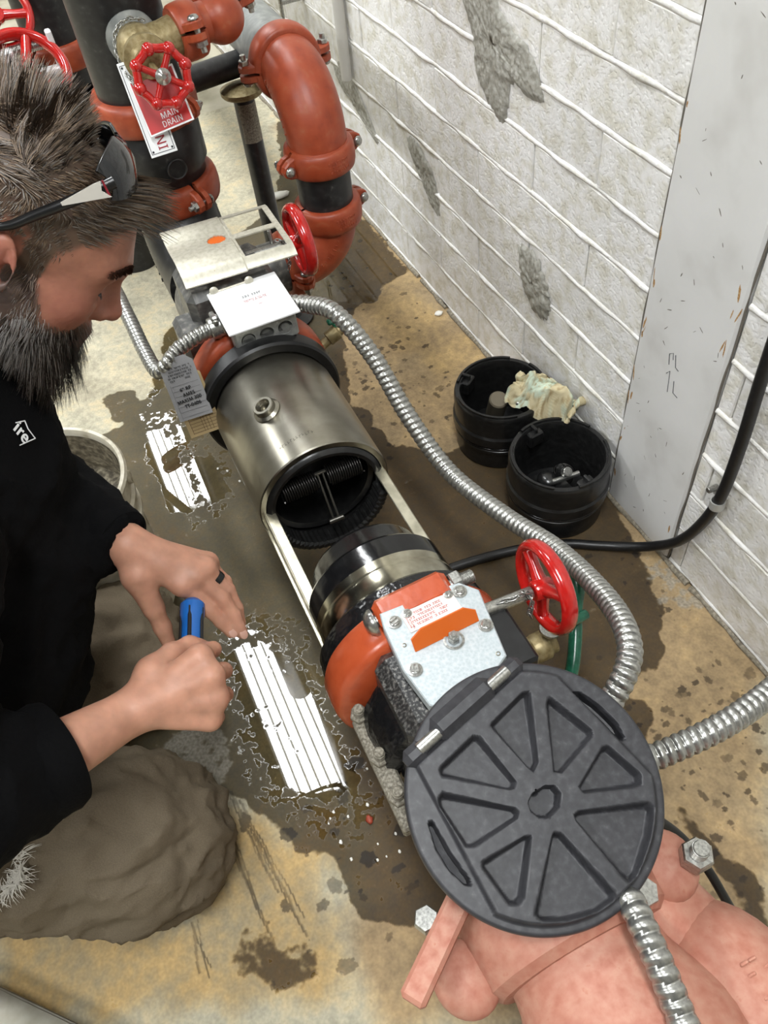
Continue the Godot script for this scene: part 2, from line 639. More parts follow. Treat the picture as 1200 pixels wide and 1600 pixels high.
# ------------------------------------------------------------------ the room
func build_room() -> void:
	var paint := plain(rgb(150, 148, 142), 0.8)
	for w in [["wall_left", Vector3(-5.1, 1.55, -1.5), Vector3(0.2, 3.3, 11.2)], ["wall_back", Vector3(-2.5, 1.55, -7.1), Vector3(5.4, 3.3, 0.2)], ["wall_front", Vector3(-2.5, 1.55, 4.1), Vector3(5.4, 3.3, 0.2)]]:
		var b := MB.new()
		b.box(w[1], w[2], 0.002)
		b.put(self, w[0], paint).set_meta("kind", "structure")
	var c := MB.new()
	c.box(Vector3(-2.5, CEIL + 0.1, -1.5), Vector3(5.4, 0.2, 11.2), 0.002)
	c.put(self, "ceiling", plain(rgb(96, 94, 90), 0.9)).set_meta("kind", "structure")
	var f := setting("floor")
	c = MB.new()
	c.box(Vector3(-2.5, -0.13, -1.5), Vector3(5.4, 0.2, 11.2), 0.002)
	c.put(f, "slab", plain(rgb(150, 144, 128), 0.8))
	# the part of the slab that the photo shows carries its stains and water marks
	var im := floor_images()
	var m := plain(Color(1, 1, 1), 1.0)
	m.albedo_texture = im[0]
	m.roughness_texture = im[1]
	m.heightmap_enabled = true
	m.heightmap_texture = im[2]
	m.heightmap_scale = 0.10
	m.texture_repeat = false
	var b := MB.new()
	b.uses_uv = true
	for r in [[FX0, FZ0, FX1, FZ1]]:
		var k := b.vert(Vector3(r[0], 0, r[1]), Vector3.UP, Vector2(0, 0))
		b.vert(Vector3(r[2], 0, r[1]), Vector3.UP, Vector2(1, 0))
		b.vert(Vector3(r[2], 0, r[3]), Vector3.UP, Vector2(1, 1))
		b.vert(Vector3(r[0], 0, r[3]), Vector3.UP, Vector2(0, 1))
		b.i.append_array([k, k + 1, k + 2, k, k + 2, k + 3])
	# a skirt so that the screed is a slab with thickness
	b.quad(Vector3(FX0, -0.03, FZ1), Vector3(FX0, 0, FZ1), Vector3(FX1, 0, FZ1), Vector3(FX1, -0.03, FZ1))
	b.quad(Vector3(FX0, -0.03, FZ0), Vector3(FX0, 0, FZ0), Vector3(FX0, 0, FZ1), Vector3(FX0, -0.03, FZ1))
	b.put(f, "wet_concrete", m)
	var dry := rough_mat(noise_tex(0.01, 31, [rgb(150, 144, 124), rgb(176, 170, 150), rgb(190, 185, 168)], [0.0, 0.5, 1.0]), 1.2, 0.75, 0.0, M.grain, 0.03)
	for r in [[-5.0, -7.0, 0.0, FZ0], [-5.0, FZ0, FX0, 4.0], [FX0, FZ1, 0.0, 4.0]]:
		b = MB.new()
		b.box(Vector3((r[0] + r[2]) / 2, -0.0151, (r[1] + r[3]) / 2), Vector3(r[2] - r[0], 0.03, r[3] - r[1]), 0.0001)
		b.put(f, "dry_concrete", dry)

const FX0 := -2.0
const FX1 := 0.0
const FZ0 := -2.3
const FZ1 := 0.95

func fill_poly(im: Image, poly: PackedVector2Array, val: float, w: int, h: int) -> void:
	var lo := poly[0]
	var hi := poly[0]
	for p in poly:
		lo = lo.min(p)
		hi = hi.max(p)
	for j in range(maxi(0, int((lo.y - FZ0) / (FZ1 - FZ0) * h)), mini(h, int((hi.y - FZ0) / (FZ1 - FZ0) * h) + 2)):
		for k in range(maxi(0, int((lo.x - FX0) / (FX1 - FX0) * w)), mini(w, int((hi.x - FX0) / (FX1 - FX0) * w) + 2)):
			var q := Vector2(FX0 + (k + 0.5) / w * (FX1 - FX0), FZ0 + (j + 0.5) / h * (FZ1 - FZ0))
			if Geometry2D.is_point_in_polygon(q, poly):
				im.set_pixel(k, j, Color(val, val, val))

func region(polys: Array, W: int, H: int, bg := 0.0, soft := 2) -> PackedFloat32Array:
	var w := 160
	var h := 260
	var im := Image.create(w, h, false, Image.FORMAT_RF)
	im.fill(Color(bg, bg, bg))
	for p in polys:
		fill_poly(im, PackedVector2Array(p[1]), p[0], w, h)
	im.resize(w / soft, h / soft, Image.INTERPOLATE_BILINEAR)
	im.resize(W, H, Image.INTERPOLATE_CUBIC)
	return im.get_data().to_float32_array()

func floor_images() -> Array:
	var W := 960
	var H := 1560
	var wet := region(WET, W, H)
	var tan_ := region(TAN, W, H, 0.0, 4)
	var yel := region(YELLOW, W, H, 0.0, 3)
	var resid := region(RESIDUE, W, H, 0.0, 2)
	var pud := region(PUDDLES, W, H, 0.0, 1)
	var n1 := FastNoiseLite.new()
	n1.seed = 4
	n1.frequency = 0.018
	n1.fractal_octaves = 4
	var n2 := FastNoiseLite.new()
	n2.seed = 8
	n2.frequency = 0.09
	n2.fractal_octaves = 3
	var n3 := FastNoiseLite.new()
	n3.seed = 15
	n3.noise_type = FastNoiseLite.TYPE_CELLULAR
	n3.frequency = 0.05
	n3.fractal_octaves = 2
	var a := n1.get_image(W, H, false, false, false).get_data()
	var f := n2.get_image(W, H, false, false, false).get_data()
	var g := n3.get_image(W, H, false, false, false).get_data()
	n1.seed = 21
	n1.frequency = 0.006
	var e := n1.get_image(W, H, false, false, false).get_data()
	n2.seed = 33
	n2.frequency = 0.32
	var s := n2.get_image(W, H, false, false, false).get_data()
	var mark := floor_marks(W, H)
	var alb := PackedByteArray()
	alb.resize(W * H * 3)
	var rou := PackedByteArray()
	rou.resize(W * H)
	var hei := PackedByteArray()
	hei.resize(W * H)
	for k in W * H:
		var na := a[k] / 255.0 - 0.5
		var nf := f[k] / 255.0 - 0.5
		var ng := g[k] / 255.0
		var ne := e[k] / 255.0 - 0.5
		var ns := s[k] / 255.0 - 0.5
		# base: pale grey cement on the left, tan beside the wall, ochre where silt has dried
		var t := clampf(tan_[k] + ne * 0.5, 0.0, 1.0)
		var y := clampf(yel[k] + na * 0.9 + nf * 0.5, 0.0, 1.0)
		var r := lerpf(178.0, 160.0, t)
		var gg := lerpf(172.0, 137.0, t)
		var b := lerpf(150.0, 102.0, t)
		r = lerpf(r, 168.0, y)
		gg = lerpf(gg, 142.0, y)
		b = lerpf(b, 96.0, y)
		var v := 1.0 + na * 0.28 + nf * 0.24 + ns * 0.2
		# dark specks and drips
		if f[k] < 92 and g[k] > 120:
			v *= 0.72
		# soaked concrete is darker and browner
		var w := clampf((wet[k] + na * 0.75 + nf * 0.35 - 0.42) * 9.0, 0.0, 1.0)
		var wd := 1.0 - 0.5 * w
		r *= v * wd * (1.0 - 0.08 * w)
		gg *= v * wd * (1.0 - 0.15 * w)
		b *= v * wd * (1.0 - 0.32 * w)
		var mk := mark[k] / 255.0
		r *= mk
		gg *= mk * (0.94 + 0.06 * mk)
		b *= mk * (0.85 + 0.15 * mk)
		var q := clampf((resid[k] + na * 1.1 + nf * 0.9 - 0.5) * 5.0, 0.0, 1.0)
		r = lerpf(r, 140.0 + ns * 90, q * 0.7)
		gg = lerpf(gg, 136.0 + ns * 90, q * 0.7)
		b = lerpf(b, 128.0 + ns * 90, q * 0.7)
		alb[k * 3] = clampi(int(r), 0, 255)
		alb[k * 3 + 1] = clampi(int(gg), 0, 255)
		alb[k * 3 + 2] = clampi(int(b), 0, 255)
		# standing water is smooth; the film round it breaks up
		var p := clampf((pud[k] + na * 0.7 + nf * 1.3 - 0.42) * 14.0, 0.0, 1.0)
		var ro := lerpf(0.78, 0.74 + nf * 0.2, w)
		ro = lerpf(ro, 0.012, p)
		rou[k] = clampi(int(ro * 255.0), 2, 255)
		hei[k] = clampi(int((0.5 + (nf * 0.5 + ns * 0.5) * (1.0 - p) * (1.0 - 0.5 * w)) * 255.0), 0, 255)
	var out := []
	out.append(ImageTexture.create_from_image(Image.create_from_data(W, H, false, Image.FORMAT_RGB8, alb)))
	out.append(ImageTexture.create_from_image(Image.create_from_data(W, H, false, Image.FORMAT_L8, rou)))
	out.append(ImageTexture.create_from_image(Image.create_from_data(W, H, false, Image.FORMAT_L8, hei)))
	return out

# drops that have soaked in, and scratches dragged across the concrete (255 leaves the colour alone)
func floor_marks(W: int, H: int) -> PackedByteArray:
	var d := PackedByteArray()
	d.resize(W * H)
	d.fill(255)
	var g := RandomNumberGenerator.new()
	g.seed = 63
	var sx := W / (FX1 - FX0)
	var sz := H / (FZ1 - FZ0)
	for zone in [[-0.46, -0.12, -0.75, -0.30, 170, 0.007], [-0.34, -0.02, 0.42, 0.90, 150, 0.007], [-0.30, -0.03, 0.12, 0.50, 60, 0.006], [-1.0, -0.70, 0.30, 0.62, 40, 0.012], [-0.25, -0.05, -1.3, -0.7, 40, 0.006]]:
		for k in zone[4]:
			var c := Vector2(g.randf_range(zone[0], zone[1]), g.randf_range(zone[2], zone[3]))
			var rad: float = zone[5] * pow(g.randf(), 1.6) + 0.0012
			var el := Vector2(g.randf_range(0.7, 1.5), g.randf_range(0.7, 1.3))
			var dark := g.randf_range(0.52, 0.8)
			for y in range(maxi(0, int((c.y - rad * 2 - FZ0) * sz)), mini(H, int((c.y + rad * 2 - FZ0) * sz) + 1)):
				for x in range(maxi(0, int((c.x - rad * 2 - FX0) * sx)), mini(W, int((c.x + rad * 2 - FX0) * sx) + 1)):
					var q := (Vector2(FX0 + x / sx, FZ0 + y / sz) - c) / (el * rad)
					if q.length() < 1.0 + 0.14 * sin(q.angle() * 2.0 + k) + 0.12 * sin(q.angle() * 5.0 + k * 3.0):
						d[y * W + x] = mini(d[y * W + x], int(dark * 255))
	for st in SCRATCHES:
		for k in 3:
			var a: Vector2 = st[0] + Vector2(g.randf_range(-0.008, 0.008), 0)
			var b: Vector2 = st[1] + Vector2(g.randf_range(-0.012, 0.012), g.randf_range(-0.06, 0.02))
			var n := int(a.distance_to(b) * sx * 1.5)
			for j in n:
				var p := a.lerp(b, float(j) / n) + Vector2(0.001 * sin(j * 0.11 + k), 0)
				var x := int((p.x - FX0) * sx)
				var y := int((p.y - FZ0) * sz)
				if x > 0 and x < W - 1 and y > 0 and y < H:
					d[y * W + x] = mini(d[y * W + x], 178 + int(30.0 * sin(j * 0.07 + k)))
					if k == 0:
						d[y * W + x + 1] = mini(d[y * W + x + 1], 206)
	return d

# ------------------------------------------------------------------ block wall
const COURSE := 0.1016
const BLOCK := 0.4064

func build_wall() -> void:
	var wall := setting("wall_right")
	var b := MB.new()
	b.box(Vector3(0.11, 1.55, -1.5), Vector3(0.204, 3.3, 11.2), 0.001)
	b.put(wall, "backing", plain(rgb(176, 172, 162), 0.9))
	var paint := []
	for k in 4:
		var base: float = [228.0, 232.0, 223.0, 230.0][k]
		var t := noise_tex(0.016, 41 + k, [Color(base * 0.87 / 255, base * 0.85 / 255, base * 0.79 / 255), Color(base * 0.95 / 255, base * 0.94 / 255, base * 0.90 / 255), Color(base / 255, base * 0.995 / 255, base * 0.985 / 255), Color(1.03 * base / 255, 1.03 * base / 255, 1.02 * base / 255)], [0.0, 0.3, 0.6, 1.0], 512, FastNoiseLite.TYPE_SIMPLEX_SMOOTH, 6)
		var m := rough_mat(t, 2.6, 0.6, 0.0, M.pit, 0.12)
		m.uv1_world_triplanar = true
		m.uv1_offset = Vector3(k * 0.37, k * 0.21, k * 0.53)
		paint.append(m)
	# a few block shapes, their faces slightly uneven, shared between all blocks
	var shapes := {}
	var y0 := 0.006
	for row in 15:
		var y := y0 + row * COURSE
		var z := -0.985 - 10.0 * BLOCK if row % 2 == 0 else -1.18 - 10.0 * BLOCK
		while z < 1.3:
			var a := z
			var e := z + BLOCK
			z += BLOCK
			if e < -3.4 or a > 1.0:
				continue
			if a < 0.002 and e > 0.002:
				if e > 0.202:
					brick(wall, shapes, paint, 0.202, e, y)
				e = 0.002
			elif a >= 0.002 and a < 0.202:
				if e <= 0.203:
					continue
				a = 0.202
			if e - a < 0.03:
				continue
			brick(wall, shapes, paint, a, e, y)
	# tooled bed joints, standing a little proud under many coats of paint
	for row in 16:
		var y := y0 + row * COURSE
		for span in [[-3.4, 0.0], [0.205, 1.0]]:
			var p := PackedVector3Array()
			var rad := PackedFloat32Array()
			var z: float = span[0]
			while z <= span[1]:
				p.append(Vector3(0.0044 + 0.0010 * sin(z * 31.0 + row), y + 0.0013 * sin(z * 23.0 + row * 2.0) + 0.0008 * sin(z * 71.0), z))
				rad.append(0.0066 + 0.0009 * sin(z * 43.0 + row * 3.1))
				z += 0.02
			p.append(Vector3(0.0044, y, span[1] + 0.004))
			rad.append(0.0066)
			b = MB.new()
			b.tube(p, rad, 8, false)
			b.put(wall, "mortar_joint", paint[3] if row % 3 else paint[1])
	# cement smeared over old pipe holes
	var cem := rough_mat(noise_tex(0.03, 51, [rgb(120, 118, 108), rgb(150, 148, 138), rgb(176, 175, 168), rgb(196, 196, 192)], [0.0, 0.4, 0.75, 1.0]), 5.0, 0.55, 0.0, M.lump, 0.5)
	patch(wall, cem, [Vector2(-0.70, 0.90), Vector2(-0.56, 0.92), Vector2(-0.50, 0.80), Vector2(-0.40, 0.76), Vector2(-0.345, 0.70), Vector2(-0.40, 0.685), Vector2(-0.45, 0.69), Vector2(-0.475, 0.605), Vector2(-0.53, 0.62), Vector2(-0.585, 0.665), Vector2(-0.60, 0.73), Vector2(-0.65, 0.79)], 0.006, 1)
	patch(wall, cem, [Vector2(-0.40, 0.385), Vector2(-0.345, 0.395), Vector2(-0.30, 0.36), Vector2(-0.275, 0.32), Vector2(-0.285, 0.27), Vector2(-0.33, 0.262), Vector2(-0.375, 0.29), Vector2(-0.395, 0.34)], 0.006, 2)
	patch(wall, cem, [Vector2(-0.94, 0.39), Vector2(-0.89, 0.40), Vector2(-0.82, 0.37), Vector2(-0.78, 0.32), Vector2(-0.775, 0.262), Vector2(-0.82, 0.27), Vector2(-0.865, 0.31), Vector2(-0.92, 0.35)], 0.003, 3)
	patch(wall, cem, [Vector2(-1.42, 0.41), Vector2(-1.32, 0.43), Vector2(-1.24, 0.39), Vector2(-1.16, 0.33), Vector2(-1.14, 0.29), Vector2(-1.22, 0.31), Vector2(-1.30, 0.345), Vector2(-1.38, 0.36)], 0.003, 4)
	# smooth painted steel column set flush in the blockwork
	var col := setting("trim_1")
	b = MB.new()
	b.box(Vector3(0.04, 1.55, 0.102), Vector3(0.092, 3.09, 0.196), 0.004)
	var t := noise_tex(0.006, 55, [rgb(196, 195, 192), rgb(212, 212, 210), rgb(218, 218, 217)], [0.0, 0.4, 1.0])
	var cm := rough_mat(t, 1.5, 0.42, 0.0, M.grain, 0.015)
	b.put(col, "column_face", cm)
	# rust run along the seam, scuffs and pencil marks
	var rust := rough_mat(noise_tex(0.05, 56, [rgb(128, 92, 54), rgb(168, 128, 78), rgb(204, 184, 146)], [0.0, 0.5, 1.0]), 9.0, 0.8)
	var dark := plain(rgb(104, 99, 90), 0.85)
	rng.seed = 91
	for k in 22:
		var y := rng.randf_range(0.08, 0.95)
		smear(col, "rust_mark", rust, Vector3(-0.0062, y, rng.randf_range(0.006, 0.016) if k % 3 else rng.randf_range(0.182, 0.196)), rng.randf_range(0.0008, 0.0026), rng.randf_range(0.004, 0.018), rng.randf_range(-0.3, 0.3))
	for k in 46:
		var y := rng.randf_range(0.03, 1.0)
		smear(col, "scuff_mark", dark, Vector3(-0.0062, y, rng.randf_range(0.02, 0.19)), rng.randf_range(0.0004, 0.0010), rng.randf_range(0.002, 0.007), rng.randf_range(-1.2, 1.2))
	var pen := plain(rgb(74, 76, 80), 0.8)
	for st in [[Vector2(0.088, 0.425), Vector2(0.084, 0.445), Vector2(0.092, 0.452), Vector2(0.095, 0.44)], [Vector2(0.098, 0.452), Vector2(0.104, 0.43), Vector2(0.112, 0.428)], [Vector2(0.087, 0.405), Vector2(0.094, 0.415), Vector2(0.099, 0.372)], [Vector2(0.108, 0.403), Vector2(0.112, 0.38), Vector2(0.124, 0.378)]]:
		var p := PackedVector3Array()
		for q in st:
			p.append(Vector3(-0.0062, q.y, q.x))
		b = MB.new()
		b.tube(p, 0.0007, 5)
		b.put(col, "pencil_mark", pen)
	# dark seams of failed sealant at both sides of the column and along the floor
	for zz in [0.003, 0.201]:
		var p := PackedVector3Array()
		var rad := PackedFloat32Array()
		var y := 0.0
		while y < 1.3:
			p.append(Vector3(-0.001, y, zz + 0.0012 * sin(y * 37.0)))
			rad.append(0.0012 + 0.0012 * absf(sin(y * 29.0 + zz * 50.0)))
			y += 0.015
		b = MB.new()
		b.tube(p, rad, 6)
		b.put(col, "sealant_seam", dark)
	var bs := setting("baseboard_right")
	rng.seed = 17
	var zz := -3.3
	while zz < 0.95:
		var l := rng.randf_range(0.12, 0.3)
		b = MB.new()
		var p := PackedVector3Array()
		var rad := PackedFloat32Array()
		for s in 9:
			p.append(Vector3(-0.004 - 0.003 * rng.randf(), 0.002, zz + l * s / 8.0))
			rad.append(rng.randf_range(0.004, 0.0085))
		b.tube(p, rad, 7)
		b.put(bs, "sealant_bead", rough_mat(M.seal_tex, 8.0, 0.7, 0.0, M.grain, 0.05))
		zz += l + rng.randf_range(-0.004, 0.02)

func brick(wall: Node3D, shapes: Dictionary, paint: Array, a: float, e: float, y: float) -> void:
	var l := snappedf(e - a, 0.001)
	var key := "%.3f_%d" % [l, rng.randi_range(0, 2)]
	if not shapes.has(key):
		var b := MB.new()
		b.box(Vector3(0.04, 0, 0), Vector3(0.08, COURSE - 0.009, l - 0.0025), 0.002)
		shapes[key] = b.mesh()
	var o := MeshInstance3D.new()
	o.name = "block"
	o.mesh = shapes[key]
	o.material_override = paint[rng.randi_range(0, 3)]
	wall.add_child(o, true)
	o.position = Vector3(rng.randf_range(-0.0012, 0.0012), y + COURSE / 2, (a + e) / 2)

# a thick irregular smear on the wall; outline in (z, y)
func patch(wall: Node3D, mat: Material, outline: Array, thick: float, sd: int) -> void:
	var mid := Vector2.ZERO
	for p in outline:
		mid += p / outline.size()
	var ns := FastNoiseLite.new()
	ns.seed = sd
	ns.frequency = 22.0
	ns.fractal_octaves = 3
	var rim := []
	var m := outline.size()
	for k in m:
		for s in 8:
			var q: Vector2 = outline[k].cubic_interpolate(outline[(k + 1) % m], outline[(k + m - 1) % m], outline[(k + 2) % m], s / 8.0)
			q += (q - mid).normalized() * 0.012 * ns.get_noise_2d(q.x * 4.0, q.y * 4.0)
			rim.append(q)
	var rows := []
	for r in 13:
		var f := r / 12.0
		var row := PackedVector3Array()
		for q in rim:
			var w: Vector2 = mid + (q - mid) * f
			var hh := thick * pow(1.0 - pow(f, 5.0), 0.6) * (1.0 + 0.55 * ns.get_noise_2d(w.x * 2.0, w.y * 2.0)) - 0.0006
			row.append(Vector3(-hh - 0.001, w.y, w.x))
		rows.append(row)
	var b := MB.new()
	b.sheet(rows, true)
	for k in b.n.size():
		b.n[k] = -b.n[k]
	for k in range(0, b.i.size(), 3):
		var sw := b.i[k + 1]
		b.i[k + 1] = b.i[k + 2]
		b.i[k + 2] = sw
	b.put(wall, "cement_patch", mat)

func smear(parent: Node3D, called: String, mat: Material, at: Vector3, rx: float, ry: float, turn: float) -> void:
	var o := PackedVector2Array()
	for k in 10:
		var t := TAU * k / 10
		o.append(Vector2(cos(t) * rx * rng.randf_range(0.6, 1.2), sin(t) * ry * rng.randf_range(0.7, 1.15)).rotated(turn))
	var b := MB.new()
	b.x = Transform3D(Basis(Vector3(0, 0, 1), Vector3(0, 1, 0), Vector3(-1, 0, 0)), at)
	b.slab(o, 0.0006, 0.0001)
	b.put(parent, called, mat)
const WET := [
	[1.0, [Vector2(-1.001, -0.718), Vector2(-0.978, -0.751), Vector2(-0.905, -0.744), Vector2(-0.862, -0.793), Vector2(-0.793, -0.863), Vector2(-0.727, -1.050), Vector2(-0.648, -1.100), Vector2(-0.495, -1.352), Vector2(-0.257, -1.493), Vector2(-0.107, -1.782), Vector2(-0.029, -2.067), Vector2(0.111, -1.967), Vector2(-0.019, -1.314), Vector2(-0.016, -0.952), Vector2(-0.105, -0.936), Vector2(-0.151, -0.878), Vector2(-0.206, -0.886), Vector2(-0.290, -0.801), Vector2(-0.392, -0.520), Vector2(-0.338, -0.506), Vector2(-0.359, -0.447), Vector2(-0.347, -0.356), Vector2(-0.305, -0.322), Vector2(-0.248, -0.262), Vector2(-0.103, -0.352), Vector2(-0.051, -0.321), Vector2(-0.002, 0.023), Vector2(-0.045, 0.172), Vector2(-0.083, 0.304), Vector2(-0.160, 0.388), Vector2(-0.221, 0.382), Vector2(-0.247, 0.422), Vector2(-0.219, 0.446), Vector2(-0.259, 0.487), Vector2(-0.427, 0.526), Vector2(-0.706, 0.604), Vector2(-0.827, 0.535), Vector2(-0.823, 0.421), Vector2(-0.870, 0.398), Vector2(-0.891, 0.330), Vector2(-0.974, 0.228), Vector2(-1.070, 0.241), Vector2(-1.259, 0.110), Vector2(-1.151, -0.572)]],
	[0.0, [Vector2(-0.218, -2.266), Vector2(-0.055, -2.211), Vector2(-0.092, -1.825), Vector2(-0.239, -1.481), Vector2(-0.344, -1.740)]],
	[0.75, [Vector2(-0.293, 0.592), Vector2(-0.276, 0.658), Vector2(-0.245, 0.768), Vector2(-0.310, 0.842), Vector2(-0.303, 0.677)]],
	[1.0, [Vector2(-0.933, -0.889), Vector2(-0.857, -0.886), Vector2(-0.847, -0.784), Vector2(-0.876, -0.735), Vector2(-0.924, -0.776)]],
	[0.5, [Vector2(-1.039, 0.443), Vector2(-0.987, 0.448), Vector2(-0.944, 0.508), Vector2(-0.884, 0.518), Vector2(-0.922, 0.586), Vector2(-1.012, 0.552), Vector2(-1.038, 0.492)]],
]
const TAN := [
	[1.0, [Vector2(-0.038, -1.348), Vector2(0.026, -1.219), Vector2(-0.002, 0.023), Vector2(0.010, 0.475), Vector2(-0.363, 0.903), Vector2(-0.880, 0.659), Vector2(-0.752, 0.364), Vector2(-0.600, -0.268), Vector2(-0.353, -0.717)]],
	[0.6, [Vector2(-0.029, -2.067), Vector2(0.111, -1.967), Vector2(-0.019, -1.314), Vector2(-0.135, -1.121), Vector2(-0.126, -1.544)]],
]
const YELLOW := [
	[0.8, [Vector2(-0.977, 0.239), Vector2(-0.894, 0.340), Vector2(-0.870, 0.398), Vector2(-0.848, 0.535), Vector2(-0.902, 0.613), Vector2(-1.367, 0.428), Vector2(-1.349, 0.283), Vector2(-1.064, 0.421), Vector2(-0.997, 0.358)]],
	[0.7, [Vector2(-0.850, 0.314), Vector2(-0.775, 0.364), Vector2(-0.785, 0.440), Vector2(-0.837, 0.510), Vector2(-0.861, 0.402)]],
	[0.55, [Vector2(-0.922, -0.446), Vector2(-0.823, -0.270), Vector2(-0.812, -0.082), Vector2(-0.870, -0.114), Vector2(-0.945, -0.298)]],
	[0.5, [Vector2(-0.019, -1.314), Vector2(-0.016, -0.952), Vector2(-0.024, -0.701), Vector2(-0.012, -0.513), Vector2(-0.140, -0.478), Vector2(-0.209, -0.880)]],
]
const RESIDUE := [
	[0.85, [Vector2(-1.035, 0.106), Vector2(-0.971, 0.097), Vector2(-0.914, 0.133), Vector2(-0.913, 0.194), Vector2(-0.936, 0.240), Vector2(-0.997, 0.228), Vector2(-1.020, 0.185)]],
	[0.5, [Vector2(-0.012, 0.189), Vector2(0.014, 0.256), Vector2(-0.010, 0.343), Vector2(-0.116, 0.270), Vector2(-0.116, 0.186)]],
]
const PUDDLES := [
	[0.4, [Vector2(-0.870, -0.114), Vector2(-0.696, -0.021), Vector2(-0.717, 0.393), Vector2(-0.785, 0.440), Vector2(-0.859, 0.369), Vector2(-0.923, 0.253)]],
	[0.38, [Vector2(-0.854, -0.788), Vector2(-0.680, -0.687), Vector2(-0.734, -0.363), Vector2(-0.846, -0.342), Vector2(-0.888, -0.583)]],
	[0.52, [Vector2(-0.798, -0.042), Vector2(-0.728, 0.028), Vector2(-0.720, 0.110), Vector2(-0.744, 0.185), Vector2(-0.760, 0.058)]],
	[0.85, [Vector2(-0.862, -0.019), Vector2(-0.806, -0.000), Vector2(-0.760, 0.058), Vector2(-0.745, 0.170), Vector2(-0.747, 0.238), Vector2(-0.826, 0.314), Vector2(-0.871, 0.273), Vector2(-0.877, 0.225), Vector2(-0.872, 0.119)]],
	[1.25, [Vector2(-0.800, 0.113), Vector2(-0.751, 0.153), Vector2(-0.747, 0.238), Vector2(-0.743, 0.334), Vector2(-0.760, 0.342), Vector2(-0.820, 0.329), Vector2(-0.820, 0.267)]],
	[1.3, [Vector2(-0.865, -0.706), Vector2(-0.829, -0.690), Vector2(-0.810, -0.610), Vector2(-0.817, -0.441), Vector2(-0.832, -0.400), Vector2(-0.874, -0.411), Vector2(-0.875, -0.575)]],
	[1.3, [Vector2(-0.789, -0.550), Vector2(-0.742, -0.537), Vector2(-0.744, -0.400), Vector2(-0.787, -0.400)]],
	[0.8, [Vector2(-0.784, -0.674), Vector2(-0.739, -0.659), Vector2(-0.739, -0.613), Vector2(-0.783, -0.619)]],
	[0.9, [Vector2(-0.060, -1.297), Vector2(-0.024, -1.304), Vector2(-0.016, -0.952), Vector2(-0.105, -0.936), Vector2(-0.151, -0.878), Vector2(-0.214, -0.890), Vector2(-0.290, -0.965), Vector2(-0.272, -1.059)]],
	[0.75, [Vector2(-0.731, -1.068), Vector2(-0.619, -1.134), Vector2(-0.770, -0.849), Vector2(-0.840, -0.780)]],
]
const SCRATCHES := [
	[Vector2(-0.977, 0.239), Vector2(-0.961, 0.510)],
	[Vector2(-0.943, 0.250), Vector2(-0.922, 0.448)],
	[Vector2(-0.965, 0.257), Vector2(-0.966, 0.448)],
	[Vector2(-1.064, 0.421), Vector2(-1.067, 0.535)],
	[Vector2(-0.935, 0.272), Vector2(-0.911, 0.505)],
]
const DISC := Vector3(-0.5997, 0.5125, 0.6259)
const DISC_POCKETS := [
	[Vector2(-0.0622, -0.0795), Vector2(-0.0581, -0.0810), Vector2(-0.0118, -0.0820), Vector2(-0.0071, -0.0771), Vector2(-0.0096, -0.0193), Vector2(-0.0160, -0.0156), Vector2(-0.0209, -0.0182), Vector2(-0.0646, -0.0739)],
	[Vector2(0.0100, -0.0784), Vector2(0.0604, -0.0805), Vector2(0.0675, -0.0763), Vector2(0.0218, -0.0178), Vector2(0.0110, -0.0143), Vector2(0.0096, -0.0223)],
	[Vector2(0.0800, -0.0582), Vector2(0.0886, -0.0042), Vector2(0.0852, 0.0008), Vector2(0.0326, 0.0059), Vector2(0.0274, -0.0003), Vector2(0.0729, -0.0552)],
	[Vector2(0.0366, 0.0270), Vector2(0.0842, 0.0157), Vector2(0.0904, 0.0192), Vector2(0.0947, 0.0607), Vector2(0.0875, 0.0671), Vector2(0.0815, 0.0653), Vector2(0.0356, 0.0344)],
	[Vector2(0.0125, 0.0425), Vector2(0.0193, 0.0434), Vector2(0.0792, 0.0841), Vector2(0.0800, 0.0922), Vector2(0.0570, 0.1071), Vector2(0.0203, 0.1233), Vector2(0.0096, 0.1225), Vector2(0.0082, 0.1144), Vector2(0.0101, 0.0485)],
	[Vector2(-0.0149, 0.0407), Vector2(-0.0098, 0.0467), Vector2(-0.0094, 0.1184), Vector2(-0.0131, 0.1234), Vector2(-0.0340, 0.1196), Vector2(-0.0630, 0.1049), Vector2(-0.0815, 0.0890), Vector2(-0.0823, 0.0810), Vector2(-0.0190, 0.0420)],
	[Vector2(-0.0402, 0.0238), Vector2(-0.0348, 0.0284), Vector2(-0.0801, 0.0628), Vector2(-0.0887, 0.0643), Vector2(-0.0954, 0.0586), Vector2(-0.0925, 0.0173), Vector2(-0.0888, 0.0134)],
	[Vector2(-0.0825, -0.0593), Vector2(-0.0756, -0.0609), Vector2(-0.0287, -0.0018), Vector2(-0.0283, 0.0043), Vector2(-0.0341, 0.0074), Vector2(-0.0858, -0.0019), Vector2(-0.0917, -0.0070), Vector2(-0.0865, -0.0529)]]
const DISC_SLOTS := [
	[Vector2(0.1033, -0.0457), Vector2(0.1108, -0.0393), Vector2(0.1155, -0.0189), Vector2(0.1167, 0.0091), Vector2(0.1114, 0.0250), Vector2(0.1063, 0.0241), Vector2(0.1066, 0.0006), Vector2(0.1050, -0.0233)],
	[Vector2(-0.1052, -0.0479), Vector2(-0.1013, -0.0454), Vector2(-0.1076, -0.0135), Vector2(-0.1096, 0.0178), Vector2(-0.1124, 0.0207), Vector2(-0.1153, 0.0182), Vector2(-0.1183, -0.0019), Vector2(-0.1150, -0.0254)]]
